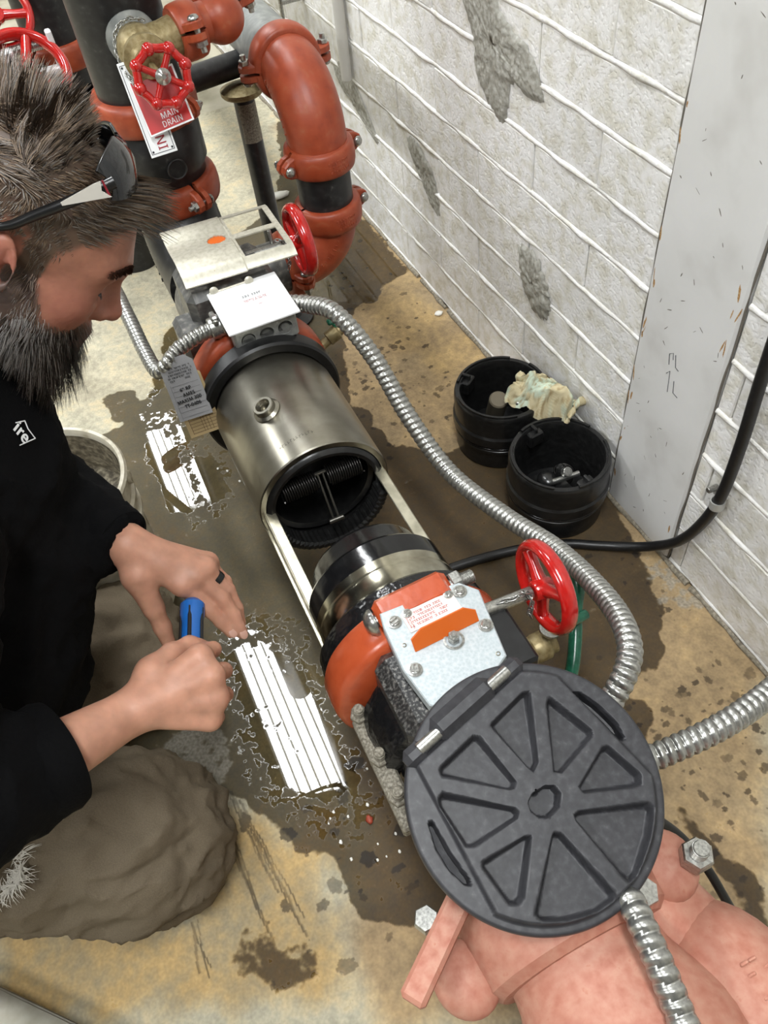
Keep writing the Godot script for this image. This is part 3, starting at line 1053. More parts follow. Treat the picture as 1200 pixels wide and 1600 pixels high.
const DISC_HUB := [Vector2(-0.0138, 0.0028), Vector2(-0.0049, -0.0003), Vector2(0.0101, 0.0026), Vector2(0.0177, 0.0091), Vector2(0.0173, 0.0187), Vector2(0.0068, 0.0270), Vector2(-0.0083, 0.0279), Vector2(-0.0163, 0.0211), Vector2(-0.0184, 0.0112)]
const DISC_WEB := [Vector3(1.0000, -0.0016, 0.1044), Vector3(-0.9770, -0.2132, 0.0972), Vector3(0.0004, -1.0000, 0.0992)]
# ------------------------------------------------------------------ grooved pipe fittings
# basis x points to a bolt lug, y along the pipe, z to the bolt heads
func coupling(at: Vector3, bs: Basis, rp: float, ro: float, w: float, mat: Material, label: String, group := "", words := true) -> Node3D:
	var t := thing("pipe_coupling", label, "coupling", at, group)
	t.basis = bs
	for half in 2:
		var b := MB.new()
		b.x = Transform3D(Basis(Vector3.UP, PI * half), Vector3.ZERO)
		var e := 0.05
		var pr := [Vector2(rp, -w * 0.5), Vector2(ro * 0.90, -w * 0.5), Vector2(ro * 0.97, -w * 0.42), Vector2(ro, -w * 0.25), Vector2(ro * 1.01, 0), Vector2(ro, w * 0.25), Vector2(ro * 0.97, w * 0.42), Vector2(ro * 0.90, w * 0.5), Vector2(rp, w * 0.5), Vector2(rp, -w * 0.5)]
		b.lathe(pr, 28, false, e, PI - e, 0.8)
		# ears of the casting
		for s in [-1.0, 1.0]:
			var o := PackedVector2Array()
			for q in [Vector2(ro * 0.86, -w * 0.44), Vector2(ro + 0.010, -w * 0.34), Vector2(ro + 0.021, -w * 0.2), Vector2(ro + 0.025, 0), Vector2(ro + 0.021, w * 0.2), Vector2(ro + 0.010, w * 0.34), Vector2(ro * 0.86, w * 0.44)]:
				o.append(Vector2(q.x * s, q.y))
			var keep := b.x
			b.x = b.x * Transform3D(Basis.IDENTITY, Vector3(0, 0, 0.016))
			b.slab(o, 0.0125, 0.0025)
			b.x = keep
		var shell := b.put(t, "housing_half", mat)
		if words and half == 0:
			var mk := MB.new()
			# raised cast marks on the shell
			for k in 3:
				for q in 9:
					var a := PI * 0.5 + (q - 4.0) * 0.075 + 0.03 * sin(q * 7.0 + k)
					var hh := (k - 1.0) * w * 0.17 + 0.0008 * sin(q * 3.0)
					var rr := ro * 1.006
					mk.x = Transform3D(Basis(Vector3(-sin(a), 0, cos(a)), Vector3.UP, Vector3(-cos(a), 0, -sin(a))), Vector3(rr * cos(a), hh, rr * sin(a)))
					mk.box(Vector3(0, 0, 0), Vector3(0.0018 + 0.002 * absf(sin(q * 5.0 + k)), w * 0.10, 0.0016), 0.0004)
			mk.put(shell, "cast_marks", mat)
	for s in [-1.0, 1.0]:
		bolt(t, Vector3(s * (ro + 0.0115), 0, -0.034), Vector3(s * (ro + 0.0115), 0, 0.018), 0.0055, true)
	return t

# domed head at b, nut and thread end at a
func bolt(parent: Node3D, a: Vector3, b: Vector3, r: float, dome := true, nut := true) -> void:
	var m := MB.new()
	var d := (b - a).normalized()
	m.cyl(a, b, r, 12, 0.0006)
	if dome:
		m.along(b, d, [Vector2(r * 1.9, 0), Vector2(r * 1.85, r * 0.5), Vector2(r * 1.4, r * 1.1), Vector2(r * 0.7, r * 1.35), Vector2(0, r * 1.42)], 20)
	else:
		m.hexa(b, b + d * r * 1.3, r * 1.9)
	var o := m.put(parent, "bolt", M.bolt)
	if nut:
		m = MB.new()
		var l := a.distance_to(b)
		m.hexa(a + d * (l * 0.18), a + d * (l * 0.18 + r * 1.7), r * 1.95)
		m.put(o, "nut", M.bolt)

func pipe(called: String, a: Vector3, b: Vector3, r: float, mat: Material, label: String, group := "") -> Node3D:
	var t := thing(called, label, "pipe", a, group)
	var m := MB.new()
	var l := b - a
	var bs := MB.frame(l)
	m.x = Transform3D(bs, Vector3.ZERO)
	var n := l.length()
	m.lathe([Vector2(r * 0.93, 0), Vector2(r, 0.0), Vector2(r, n * 0.33), Vector2(r, n * 0.66), Vector2(r, n), Vector2(r * 0.93, n), Vector2(r * 0.93, 0)], 40)
	m.put(t, "pipe_wall", mat)
	return t

# ninety-degree elbow from end a (pointing along da) to end b (pointing along db), centre point c
func elbow(c: Vector3, da: Vector3, db: Vector3, r: float, reach: float, mat: Material, label: String, ends := true) -> Node3D:
	var t := thing("pipe_elbow", label, "elbow", c)
	var m := MB.new()
	var p := PackedVector3Array()
	var rad := PackedFloat32Array()
	p.append(da * reach)
	rad.append(r)
	p.append(da * reach * 0.93)
	rad.append(r)
	var br := reach * 0.9
	var mid := (da + db) * br
	for k in 21:
		var th := PI / 2 * k / 20.0
		p.append(mid - db * br * cos(th) - da * br * sin(th))
		rad.append(r * (1.0 + 0.045 * sin(PI * k / 20.0)))
	p.append(db * reach * 0.93)
	rad.append(r)
	p.append(db * reach)
	rad.append(r)
	m.tube(p, rad, 36)
	var body := m.put(t, "elbow_body", mat)
	if ends:
		for d in [da, db]:
			m = MB.new()
			m.torus(d * reach * 0.86, d, r * 1.01, 0.0035, 40, 8)
			m.put(t, "end_bead", mat)
	# raised cast marks along the side
	m = MB.new()
	var side := da.cross(db).normalized()
	for k in 9:
		var th := PI / 2 * (0.2 + 0.6 * k / 8.0)
		var at := mid - db * br * cos(th) - da * br * sin(th)
		var f := (db * sin(th) - da * cos(th)).normalized()
		m.x = Transform3D(Basis(f, side.cross(f), side), at + side * r * 1.035)
		m.box(Vector3.ZERO, Vector3(0.003, 0.008 + 0.003 * sin(k * 5.0), 0.0025), 0.0005)
		m.x = Transform3D(Basis(f, -side.cross(f), -side), at - side * r * 1.035)
		m.box(Vector3.ZERO, Vector3(0.003, 0.008 + 0.003 * sin(k * 5.0), 0.0025), 0.0005)
	m.put(body, "cast_marks", mat)
	return t

# cast handwheel, axis along dir, three or four spokes
func handwheel(t: Node3D, at: Vector3, dir: Vector3, r: float, spokes: int, knobs: int, turn := 0.0) -> MeshInstance3D:
	var m := MB.new()
	m.x = Transform3D(MB.frame(dir) * Basis(Vector3.UP, turn), at)
	var rim := r * (0.21 if knobs > 0 else 0.17)
	if knobs > 0:
		m.torus(Vector3.ZERO, Vector3.UP, r, rim * 0.8, knobs * 12, 10, 0.035, knobs)
		for k in knobs:
			var a := TAU * k / knobs
			m.ball(Vector3(cos(a), 0, sin(a)) * r * 1.03, Vector3.ONE * rim * 1.25, 12, 8)
	else:
		# D-shaped rim: flat inside, round outside
		var pr := []
		for k in 17:
			var a := TAU * k / 16.0
			pr.append(Vector2(r - rim * 0.4 - cos(a) * rim * 0.75, sin(a) * rim * 1.05))
		pr.reverse()
		m.lathe(pr, 48, false, 0.0, TAU, 1.2)
	m.along(Vector3(0, -r * 0.30, 0), Vector3.UP, [Vector2(0, 0), Vector2(r * 0.20, 0), Vector2(r * 0.22, r * 0.04), Vector2(r * 0.24, r * 0.28), Vector2(r * 0.20, r * 0.42), Vector2(0, r * 0.42)], 24)
	for k in spokes:
		var a := TAU * (k + 0.5) / spokes
		var d := Vector3(cos(a), 0, sin(a))
		m.tube(PackedVector3Array([d * r * 0.15 - Vector3(0, r * 0.06, 0), d * r * 0.5 - Vector3(0, r * 0.03, 0), d * r * 0.95]), PackedFloat32Array([r * 0.17, r * 0.13, r * 0.14]), 10)
	return m.put(t, "handwheel", M.red, "glossy red cast handwheel")

func chain(parent: Node3D, pts: Array, link := 0.006) -> void:
	var p := even(spline(pts, 10), link * 0.8)
	var m := MB.new()
	for k in p.size() - 1:
		var d := (p[k + 1] - p[k]).normalized()
		var bs := MB.frame(d) * Basis(Vector3.UP, PI / 2 * (k % 2) + 0.4 * sin(k * 2.0))
		m.x = Transform3D(bs, (p[k] + p[k + 1]) / 2)
		var q := PackedVector3Array()
		for s in 10:
			var a := TAU * s / 10
			q.append(Vector3(cos(a) * link * 0.36, sin(a) * link * 0.72, 0))
		m.tube(q, link * 0.13, 5, false, true)
	m.put(parent, "chain", M.bolt, "thin steel chain").set_meta("kind", "stuff")

func screw(parent: Node3D, at: Vector3, r: float, turn: float, up := Vector3.UP) -> void:
	var m := MB.new()
	m.x = Transform3D(MB.frame(up) * Basis(Vector3.UP, turn), at)
	m.lathe([Vector2(r * 1.5, -0.0005), Vector2(r * 1.5, 0.0012), Vector2(r * 1.05, 0.0014), Vector2(r, r * 0.5), Vector2(r * 0.6, r * 0.75)], 16)
	m.box(Vector3(0, r * 0.72, r * 0.42), Vector3(r * 1.5, r * 0.3, r * 0.55), 0.0003)
	m.box(Vector3(0, r * 0.72, -r * 0.42), Vector3(r * 1.5, r * 0.3, r * 0.55), 0.0003)
	m.box(Vector3(0, r * 0.6, 0), Vector3(r * 1.4, r * 0.1, r * 0.5), 0.0001)
	m.put(parent, "screw", M.bolt)

const ZA := Vector3(0, 0, 1)

func ring(t: Node3D, called: String, mat: Material, prof: Array, seg := 72, label := "") -> MeshInstance3D:
	var m := MB.new()
	m.x = Transform3D(MB.frame(ZA), Vector3.ZERO)
	m.lathe(prof, seg)
	return m.put(t, called, mat, label)

# ------------------------------------------------------------------ the opened backflow preventer and its two valves
func build_main_line() -> void:
	var t := thing("backflow_preventer", "stainless backflow preventer with sleeve slid back, check parts showing", "valve", Vector3(AX, AY, 0))
	# sleeve (profile is radius against z)
	var sl := ring(t, "sleeve", M.steel, [Vector2(0.104, 0.006), Vector2(0.1125, 0.006), Vector2(0.1142, 0.004), Vector2(0.1142, -0.235), Vector2(0.1125, -0.240), Vector2(0.1110, -0.246), Vector2(0.1125, -0.252), Vector2(0.1125, -0.30), Vector2(0.106, -0.30), Vector2(0.106, -0.24), Vector2(0.1095, -0.2), Vector2(0.1095, 0.0), Vector2(0.104, 0.006)].map(func(p): return p), 96, "satin stainless steel sleeve")
	flip(sl)
	# stamped letters on the sleeve and its threaded port
	var dir := Vector3(-0.33, 0.944, 0).normalized()
	var m := MB.new()
	m.along(dir * 0.108 + Vector3(0, 0, -0.118), dir, [Vector2(0.024, 0.0), Vector2(0.0235, 0.008), Vector2(0.0185, 0.0115), Vector2(0.0180, 0.020), Vector2(0.0168, 0.0215), Vector2(0.0128, 0.0215), Vector2(0.0118, 0.0195), Vector2(0.0125, 0.0178), Vector2(0.0115, 0.016), Vector2(0.0125, 0.0142), Vector2(0.0115, 0.0124), Vector2(0.0125, 0.0106), Vector2(0.0115, 0.0088), Vector2(0.0118, 0.004), Vector2(0.0, 0.004)], 40)
	m.put(sl, "threaded_port", M.steel, "short threaded steel port")
	m = MB.new()
	for k in 12:
		var th := deg_to_rad(94.0 + (k - 11.0) * 2.6)
		var nn := Vector3(-cos(th), sin(th), 0)
		m.x = Transform3D(Basis(Vector3(sin(th), cos(th), 0), -ZA, nn), nn * 0.1142 + Vector3(0, 0, -0.030 + 0.0008 * sin(k * 3.0)))
		m.box(Vector3.ZERO, Vector3(0.0009, 0.006, 0.0005), 0.0001)
		m.box(Vector3(0.0014, 0.0026 * sin(k * 2.0), 0), Vector3(0.0024, 0.0008, 0.0005), 0.0001)
	m.put(sl, "stamped_mark", M.stamp, "faint stamped characters")
	flip(ring(t, "sleeve_gasket", M.rubber, [Vector2(0.113, -0.246), Vector2(0.1275, -0.246), Vector2(0.1315, -0.250), Vector2(0.1325, -0.256), Vector2(0.1325, -0.278), Vector2(0.129, -0.283), Vector2(0.10, -0.283)], 80, "thick black rubber ring"))
	# inside the open end: cage of the first check, spring and arm
	flip(ring(t, "check_cage", M.module, [Vector2(0.089, 0.010), Vector2(0.096, 0.012), Vector2(0.101, 0.008), Vector2(0.1035, 0.004), Vector2(0.1035, -0.05), Vector2(0.096, -0.05), Vector2(0.094, -0.012), Vector2(0.086, -0.016), Vector2(0.086, -0.09), Vector2(0.0, -0.09)], 64, "black plastic check cage"))
	var low := MB.new()
	for s in 26:
		var a := PI * (1.08 + 0.84 * s / 25.0)
		var q := Vector3(cos(a), sin(a), 0)
		low.box(q * 0.094 + Vector3(0, 0, 0.018), Vector3(0.016, 0.016, 0.035), 0.004)
	low.put(t, "cage_lip", M.module)
	var sp := MB.new()
	for s in 2:
		var p := PackedVector3Array()
		var c0 := -0.010 if s == 0 else 0.010
		for k in 300:
			var a := k * TAU / 20.0
			p.append(Vector3(c0 + (-1.0 if s == 0 else 1.0) * k * 0.060 / 300.0, 0.034 + 0.0165 * sin(a), -0.002 + 0.0165 * cos(a)))
		sp.tube(p, 0.0016, 5)
	sp.put(t, "spring", M.spring, "dark coiled torsion spring")
	var arm := MB.new()
	arm.x = Transform3D(Basis(Vector3.RIGHT, -0.6), Vector3(0.0, 0.010, 0.020))
	arm.box(Vector3(-0.0045, 0, 0), Vector3(0.0035, 0.085, 0.006), 0.001)
	arm.box(Vector3(0.0045, 0, 0), Vector3(0.0035, 0.085, 0.006), 0.001)
	arm.box(Vector3(0, 0.043, 0), Vector3(0.026, 0.006, 0.007), 0.002)
	arm.cyl(Vector3(-0.013, -0.04, 0.002), Vector3(0.013, -0.04, 0.002), 0.0045, 12)
	arm.put(t, "check_arm", M.arm, "bent steel check arm")
	# side straps that still tie the two ends together
	for s in [-1.0, 1.0]:
		var st := MB.new()
		st.box(Vector3(s * 0.1045, -0.012, 0.13), Vector3(0.006, 0.040, 0.30), 0.001)
		st.box(Vector3(s * 0.0975, 0.009, 0.13), Vector3(0.017, 0.004, 0.30), 0.001)
		st.box(Vector3(s * 0.1065, -0.031, 0.13), Vector3(0.010, 0.004, 0.30), 0.001)
		st.put(t, "side_strap", M.strap, "bright flat steel strap")
	# front end: rubber boot, machined ring, rough iron flange
	flip(ring(t, "rubber_boot", M.rubber_wet, [Vector2(0.1065, 0.245), Vector2(0.1075, 0.238), Vector2(0.1075, 0.208), Vector2(0.104, 0.203), Vector2(0.096, 0.201), Vector2(0.090, 0.192), Vector2(0.087, 0.168), Vector2(0.082, 0.160), Vector2(0.070, 0.158), Vector2(0.068, 0.20), Vector2(0.0, 0.20)], 80, "wet black rubber boot"))
	flip(ring(t, "machined_ring", M.steel_bright, [Vector2(0.10, 0.292), Vector2(0.1085, 0.292), Vector2(0.1095, 0.290), Vector2(0.1095, 0.261), Vector2(0.1070, 0.259), Vector2(0.1070, 0.2565), Vector2(0.1085, 0.2545), Vector2(0.1085, 0.241), Vector2(0.1065, 0.239), Vector2(0.09, 0.239)], 96, "bright machined steel ring"))
	flip(ring(t, "iron_flange", M.black_iron, [Vector2(0.10, 0.330), Vector2(0.120, 0.330), Vector2(0.1265, 0.326), Vector2(0.1285, 0.318), Vector2(0.1265, 0.298), Vector2(0.118, 0.290), Vector2(0.10, 0.289)], 80, "rough glossy black iron flange"))

	big_coupling(Vector3(AX, AY, 0.352), 0.0, M.orange_wet, "clean orange grooved coupling between steel ring and front valve")
	big_coupling(Vector3(AX, AY, -0.325), 0.0, M.orange, "dusty orange grooved coupling behind the black rubber ring")
	butterfly_front()
	butterfly_rear()

func flip(o: MeshInstance3D) -> void:
	# a profile listed from front to back is turned inside out: reverse winding and normals
	var am: ArrayMesh = o.mesh
	var arr := am.surface_get_arrays(0)
	var ix: PackedInt32Array = arr[Mesh.ARRAY_INDEX]
	for k in range(0, ix.size(), 3):
		var s := ix[k + 1]
		ix[k + 1] = ix[k + 2]
		ix[k + 2] = s
	var nn: PackedVector3Array = arr[Mesh.ARRAY_NORMAL]
	for k in nn.size():
		nn[k] = -nn[k]
	arr[Mesh.ARRAY_INDEX] = ix
	arr[Mesh.ARRAY_NORMAL] = nn
	var m := ArrayMesh.new()
	m.add_surface_from_arrays(Mesh.PRIMITIVE_TRIANGLES, arr)
	o.mesh = m

# heavy one-bolt coupling with its bolt block on top
func big_coupling(at: Vector3, _turn: float, mat: Material, label: String) -> void:
	var t := thing("pipe_coupling", label, "coupling", at)
	var m := MB.new()
	m.x = Transform3D(MB.frame(ZA), Vector3.ZERO)
	var ro := 0.1335
	m.lathe([Vector2(0.086, -0.030), Vector2(0.118, -0.030), Vector2(0.129, -0.027), Vector2(ro, -0.019), Vector2(ro + 0.0006, 0.0), Vector2(ro, 0.016), Vector2(0.1305, 0.025), Vector2(0.124, 0.029), Vector2(0.094, 0.036), Vector2(0.086, 0.036), Vector2(0.086, -0.030)], 96, false, 0.0, TAU, 0.7)
	var shell := m.put(t, "housing_ring", mat)
	# parting rib low on the side, and cast marks
	m = MB.new()
	for k in 14:
		var a := deg_to_rad(196.0 + k * 3.2)
		var q := Vector3(cos(a), sin(a), 0)
		m.x = Transform3D(Basis(Vector3(-q.y, q.x, 0), ZA, Vector3(q.y, -q.x, 0).cross(ZA)), q * (ro + 0.0004))
		m.box(Vector3(0, 0, 0), Vector3(0.0025, 0.010 + 0.004 * sin(k * 4.0), 0.0015), 0.0004)
	m.put(shell, "cast_marks", mat)
	# bolt block
	m = MB.new()
	m.x = Transform3D(Basis(Vector3.BACK, 0.06), Vector3(0.006, 0.134, -0.008))
	m.box(Vector3(0, 0, 0), Vector3(0.104, 0.034, 0.046), 0.008)
	m.put(t, "bolt_block", mat)
	var a := Vector3(0.076, 0.137, -0.008)
	var e := Vector3(-0.048, 0.130, -0.008)
	m = MB.new()
	m.cyl(a, e, 0.0085, 14)
	m.along(e + Vector3(-0.001, 0, 0), Vector3(-1, -0.06, 0), [Vector2(0.0185, 0), Vector2(0.018, 0.004), Vector2(0.014, 0.010), Vector2(0.007, 0.0135), Vector2(0, 0.0142)], 24)
	var bo := m.put(t, "bolt", M.bolt, "domed bolt through the block")
	m = MB.new()
	m.hexa(Vector3(0.060, 0.136, -0.008), Vector3(0.074, 0.137, -0.008), 0.017)
	m.put(bo, "nut", M.bolt)
	m = MB.new()
	for k in 8:
		m.torus(Vector3(0.076 + k * 0.002, 0.137, -0.008), Vector3.RIGHT, 0.0088, 0.0008, 16, 5)
	m.cyl(Vector3(0.074, 0.137, -0.008), Vector3(0.092, 0.137, -0.008), 0.0086, 14)
	m.put(bo, "thread", M.bolt)

func butterfly_front() -> void:
	var t := thing("butterfly_valve", "front butterfly valve with zinc cover plate, orange flag and red handwheel", "valve", Vector3(AX, AY, 0.43))
	ring(t, "body", M.black_iron, [Vector2(0.07, -0.05), Vector2(0.092, -0.05), Vector2(0.092, -0.035), Vector2(0.108, -0.028), Vector2(0.112, 0.0), Vector2(0.108, 0.05), Vector2(0.092, 0.06), Vector2(0.086, 0.16), Vector2(0.07, 0.16)], 64)
	var m := MB.new()
	m.box(Vector3(0.0, 0.075, 0.012), Vector3(0.150, 0.100, 0.125), 0.016)
	m.put(t, "gear_housing", M.gear_black, "scuffed black gear housing")
	m = MB.new()
	m.box(Vector3(0.085, 0.07, 0.0), Vector3(0.05, 0.11, 0.10), 0.004)
	m.put(t, "switch_housing", M.rubber)
	# zinc plate: outline in (x, -z), face up
	var o := PackedVector2Array([Vector2(-0.042, 0.083), Vector2(0.066, 0.079), Vector2(0.084, 0.056), Vector2(0.068, -0.040), Vector2(-0.012, -0.085), Vector2(-0.042, -0.055), Vector2(-0.050, 0.000), Vector2(-0.046, 0.064)])
	m = MB.new()
	m.x = Transform3D(Basis(Vector3(1, 0, 0), Vector3(0, 0, -1), Vector3(0, 1, 0)), Vector3(0, 0.150, 0))
	m.slab(o, 0.018, 0.0015)
	var plate := m.put(t, "cover_plate", M.zinc, "bright zinc-plated cover plate")
	for p in [[-0.031, -0.062, 0.3], [0.061, -0.064, -0.4], [0.066, -0.006, 0.9], [-0.037, 0.008, 1.2]]:
		screw(plate, Vector3(p[0], 0.1505, p[1]), 0.0062, p[2])
	for p in [[-0.034, -0.028], [0.060, 0.034]]:
		m = MB.new()
		m.along(Vector3(p[0], 0.1495, p[1]), Vector3.UP, [Vector2(0.003, 0.0), Vector2(0.003, 0.001), Vector2(0.0018, 0.0012), Vector2(0.0018, -0.002), Vector2(0, -0.002)], 12)
		m.put(plate, "pin_hole", M.steel)
	# nameplate
	m = MB.new()
	m.x = Transform3D(Basis(Vector3.UP, 0.03), Vector3(0.016, 0.1508, -0.055))
	m.box(Vector3.ZERO, Vector3(0.072, 0.0012, 0.030), 0.0004)
	var np := m.put(plate, "nameplate", plain(rgb(214, 204, 198), 0.5))
	print_lines(np, Transform3D(Basis(Vector3(1, 0, -0.03), Vector3(-0.03, 0, -1), Vector3.UP), Vector3(0.012, 0.1515, -0.055)), 0.052, 0.022, 4, M.ink_red, 5)
	print_lines(np, Transform3D(Basis(Vector3(0, 0, -1), Vector3(-1, 0, 0), Vector3.UP), Vector3(-0.014, 0.1515, -0.053)), 0.022, 0.006, 2, M.ink_red, 6)
	screw(plate, Vector3(-0.012, 0.1512, -0.066), 0.0042, 0.5)
	screw(plate, Vector3(0.046, 0.1512, -0.067), 0.0042, 1.5)
	# upright flag
	m = MB.new()
	m.x = Transform3D(Basis(Vector3.UP, 0.03) * Basis(Vector3.RIGHT, -0.55), Vector3(0.016, 0.1505, -0.014))
	m.slab(PackedVector2Array([Vector2(-0.042, 0), Vector2(0.046, 0), Vector2(0.046, 0.016), Vector2(0.032, 0.026), Vector2(-0.026, 0.026), Vector2(-0.042, 0.018)]), 0.0022, 0.0004)
	m.put(plate, "indicator_flag", M.flag, "flat orange position flag")
	m = MB.new()
	m.along(Vector3(0.022, 0.150, -0.006), Vector3.UP, [Vector2(0.013, 0), Vector2(0.013, 0.0016), Vector2(0.010, 0.0018)], 24)
	m.hexa(Vector3(0.022, 0.151, -0.006), Vector3(0.022, 0.163, -0.006), 0.0075)
	m.cyl(Vector3(0.022, 0.151, -0.006), Vector3(0.022, 0.166, -0.006), 0.004, 12)
	m.put(plate, "flag_screw", M.bolt)
	# stem and wheel
	m = MB.new()
	m.cyl(Vector3(0.07, 0.128, -0.038), Vector3(0.150, 0.123, -0.036), 0.0085, 20)
	m.put(t, "stem", M.bolt)
	handwheel(t, Vector3(0.170, 0.122, -0.035), Vector3(1, -0.06, 0.03), 0.062, 3, 0, 0.4)
	chain(t, [Vector3(0.10, 0.134, -0.036), Vector3(0.122, 0.142, -0.028), Vector3(0.138, 0.138, -0.032), Vector3(0.142, 0.124, -0.022), Vector3(0.138, 0.105, -0.020), Vector3(0.142, 0.09, -0.018)], 0.0095)
	# lower clamp lug with old threaded studs and a weathered bracket
	m = MB.new()
	m.x = Transform3D(Basis(Vector3.UP, 0.0), Vector3(-0.108, 0.010, 0.02))
	m.box(Vector3(0, 0, 0.03), Vector3(0.026, 0.022, 0.16), 0.003)
	m.put(t, "side_bracket", M.weathered, "weathered grey side bracket")
	for k in 3:
		var z: float = [-0.030, 0.035, 0.09][k]
		m = MB.new()
		for q in 9:
			m.torus(Vector3(-0.108, 0.022 + q * 0.0022, z), Vector3.UP, 0.0072, 0.0009, 14, 5)
		m.cyl(Vector3(-0.108, 0.016, z), Vector3(-0.108, 0.044, z), 0.007, 12)
		m.hexa(Vector3(-0.108, 0.020, z), Vector3(-0.108, 0.029, z), 0.013)
		m.put(t, "stud", M.weathered)

func butterfly_rear() -> void:
	var t := thing("butterfly_valve", "rear grey butterfly valve under a windowed metal guard", "valve", Vector3(AX, AY, -0.47))
	ring(t, "body", M.gray_paint, [Vector2(0.07, -0.16), Vector2(0.086, -0.16), Vector2(0.086, -0.06), Vector2(0.100, -0.05), Vector2(0.108, 0.0), Vector2(0.104, 0.05), Vector2(0.092, 0.08), Vector2(0.086, 0.13), Vector2(0.07, 0.13)], 64)
	var m := MB.new()
	m.box(Vector3(0.005, 0.10, 0.0), Vector3(0.17, 0.12, 0.13), 0.014)
	m.put(t, "gear_housing", M.gray_paint)
	m = MB.new()
	m.box(Vector3(-0.085, 0.07, 0.055), Vector3(0.06, 0.07, 0.09), 0.010)
	m.put(t, "side_housing", M.gray_paint)
	m = MB.new()
	m.cyl(Vector3(0.06, 0.152, -0.018), Vector3(0.152, 0.150, -0.018), 0.0095, 20)
	m.cyl(Vector3(0.118, 0.150, -0.028), Vector3(0.118, 0.18, -0.036), 0.004, 10)
	m.put(t, "stem", M.bolt)
	handwheel(t, Vector3(0.170, 0.150, -0.018), Vector3(1, 0, 0.0), 0.066, 3, 0, 0.2)
	chain(t, [Vector3(0.125, 0.165, -0.02), Vector3(0.140, 0.160, -0.01), Vector3(0.136, 0.14, -0.005), Vector3(0.138, 0.12, -0.006), Vector3(0.130, 0.10, -0.004)], 0.0095)
	m = MB.new()
	m.along(Vector3(0.0, 0.155, 0.055), Vector3.UP, [Vector2(0.03, 0.0), Vector2(0.028, 0.005), Vector2(0.012, 0.007), Vector2(0.0, 0.007)], 24)
	m.put(t, "round_cap", M.gray_paint)
	# bent guard plate over the valve with two windows
	var g := thing("valve_guard", "bent metal guard plate with two square windows and round hole", "guard", Vector3(AX, AY + 0.205, -0.475))
	guard_mesh(g)
	m = MB.new()
	m.along(Vector3(0.015, -0.030, -0.022), Vector3.UP, [Vector2(0.0, 0.0), Vector2(0.022, 0.0), Vector2(0.022, 0.020), Vector2(0.0185, 0.024), Vector2(0, 0.025)], 28)
	m.put(g, "orange_cap", M.flag, "round orange cap under the hole")
	for p in [[-0.030, 0.086], [0.035, 0.090]]:
		m = MB.new()
		m.along(Vector3(p[0], -0.034, p[1]), Vector3(0, 0.4, 1), [Vector2(0.008, 0), Vector2(0.008, 0.003), Vector2(0.004, 0.005), Vector2(0, 0.005)], 14)
		m.put(g, "rivet", M.bracket)
	m = MB.new()
	m.box(Vector3(0.002, -0.040, 0.088), Vector3(0.085, 0.012, 0.004), 0.001)
	m.put(g, "clip", M.bracket)

# guard: sheet over (x, z), gently ridged, windows and hole cut out of it
func guard_mesh(g: Node3D) -> void:
	var m := MB.new()
	var nx := 96
	var nz := 72
	var inside := func(px: float, pz: float) -> bool:
		if px > 0.045 and px < 0.123:
			if pz > -0.084 and pz < -0.022 or pz > -0.006 and pz < 0.058:
				return false
		return Vector2(px - 0.015, pz + 0.022).length() > 0.0175
	var pt := func(k: int, j: int) -> Vector3:
		var fx := -0.074 + 0.208 * k / nx
		var fz := -0.100 + 0.178 * j / nz
		var y := 0.0
		if fz > 0.05:
			y -= pow((fz - 0.05) / 0.028, 2.0) * 0.014
		if fz < -0.075:
			y -= pow((-0.075 - fz) / 0.025, 2.0) * 0.005
		if fx < 0.04:
			y += 0.0035 * sin(fz * 60.0 + 0.6) 
		var skew := (fx + 0.074) * 0.06
		return Vector3(fx + 0.03 * (-fz) * 0.2, y, fz + skew)
	for side in 2:
		for k in nx:
			for j in nz:
				var cx := -0.074 + 0.208 * (k + 0.5) / nx
				var cz := -0.100 + 0.178 * (j + 0.5) / nz
				if not inside.call(cx, cz):
					continue
				var d := Vector3(0, -0.0025 * side, 0)
				var a: Vector3 = pt.call(k, j) + d
				var b: Vector3 = pt.call(k + 1, j) + d
				var c: Vector3 = pt.call(k + 1, j + 1) + d
				var e: Vector3 = pt.call(k, j + 1) + d
				if side == 0:
					m.quad(a, b, c, e)
				else:
					m.quad(a, e, c, b)
				if side == 0:
					var dn := Vector3(0, -0.0025, 0)
					for nb in [[1, 0, b, c], [-1, 0, e, a], [0, 1, c, e], [0, -1, a, b]]:
						var ok: bool = inside.call(cx + nb[0] * 0.208 / nx, cz + nb[1] * 0.178 / nz) and k + nb[0] >= 0 and k + nb[0] < nx and j + nb[1] >= 0 and j + nb[1] < nz
						if not ok:
							m.quad(nb[2], nb[3], nb[3] + dn, nb[2] + dn)
	m.put(g, "guard_plate", M.bracket)

# rows of small strokes: print too small to read
func print_lines(parent: Node3D, at: Transform3D, w: float, h: float, rows: int, mat: Material, sd: int) -> void:
	var g := RandomNumberGenerator.new()
	g.seed = sd
	var m := MB.new()
	m.x = at
	var lh := h / rows
	for r in rows:
		var y := h * 0.5 - (r + 0.5) * lh
		var p := -w * 0.5 + g.randf() * w * 0.12
		var end := w * (0.5 - g.randf() * 0.16)
		while p < end:
			var l := lh * g.randf_range(0.25, 0.5)
			if g.randf() > 0.16:
				m.box(Vector3(p + l * 0.5, y + lh * 0.22, 0), Vector3(l, lh * 0.10, 0.0003), 0.0)
				m.box(Vector3(p + l * g.randf(), y, 0), Vector3(lh * 0.11, lh * 0.55, 0.0003), 0.0)
				if g.randf() > 0.4:
					m.box(Vector3(p + l * 0.5, y - lh * 0.22, 0), Vector3(l, lh * 0.10, 0.0003), 0.0)
			p += l + lh * 0.14
	m.put(parent, "print", mat, "rows of tiny print")
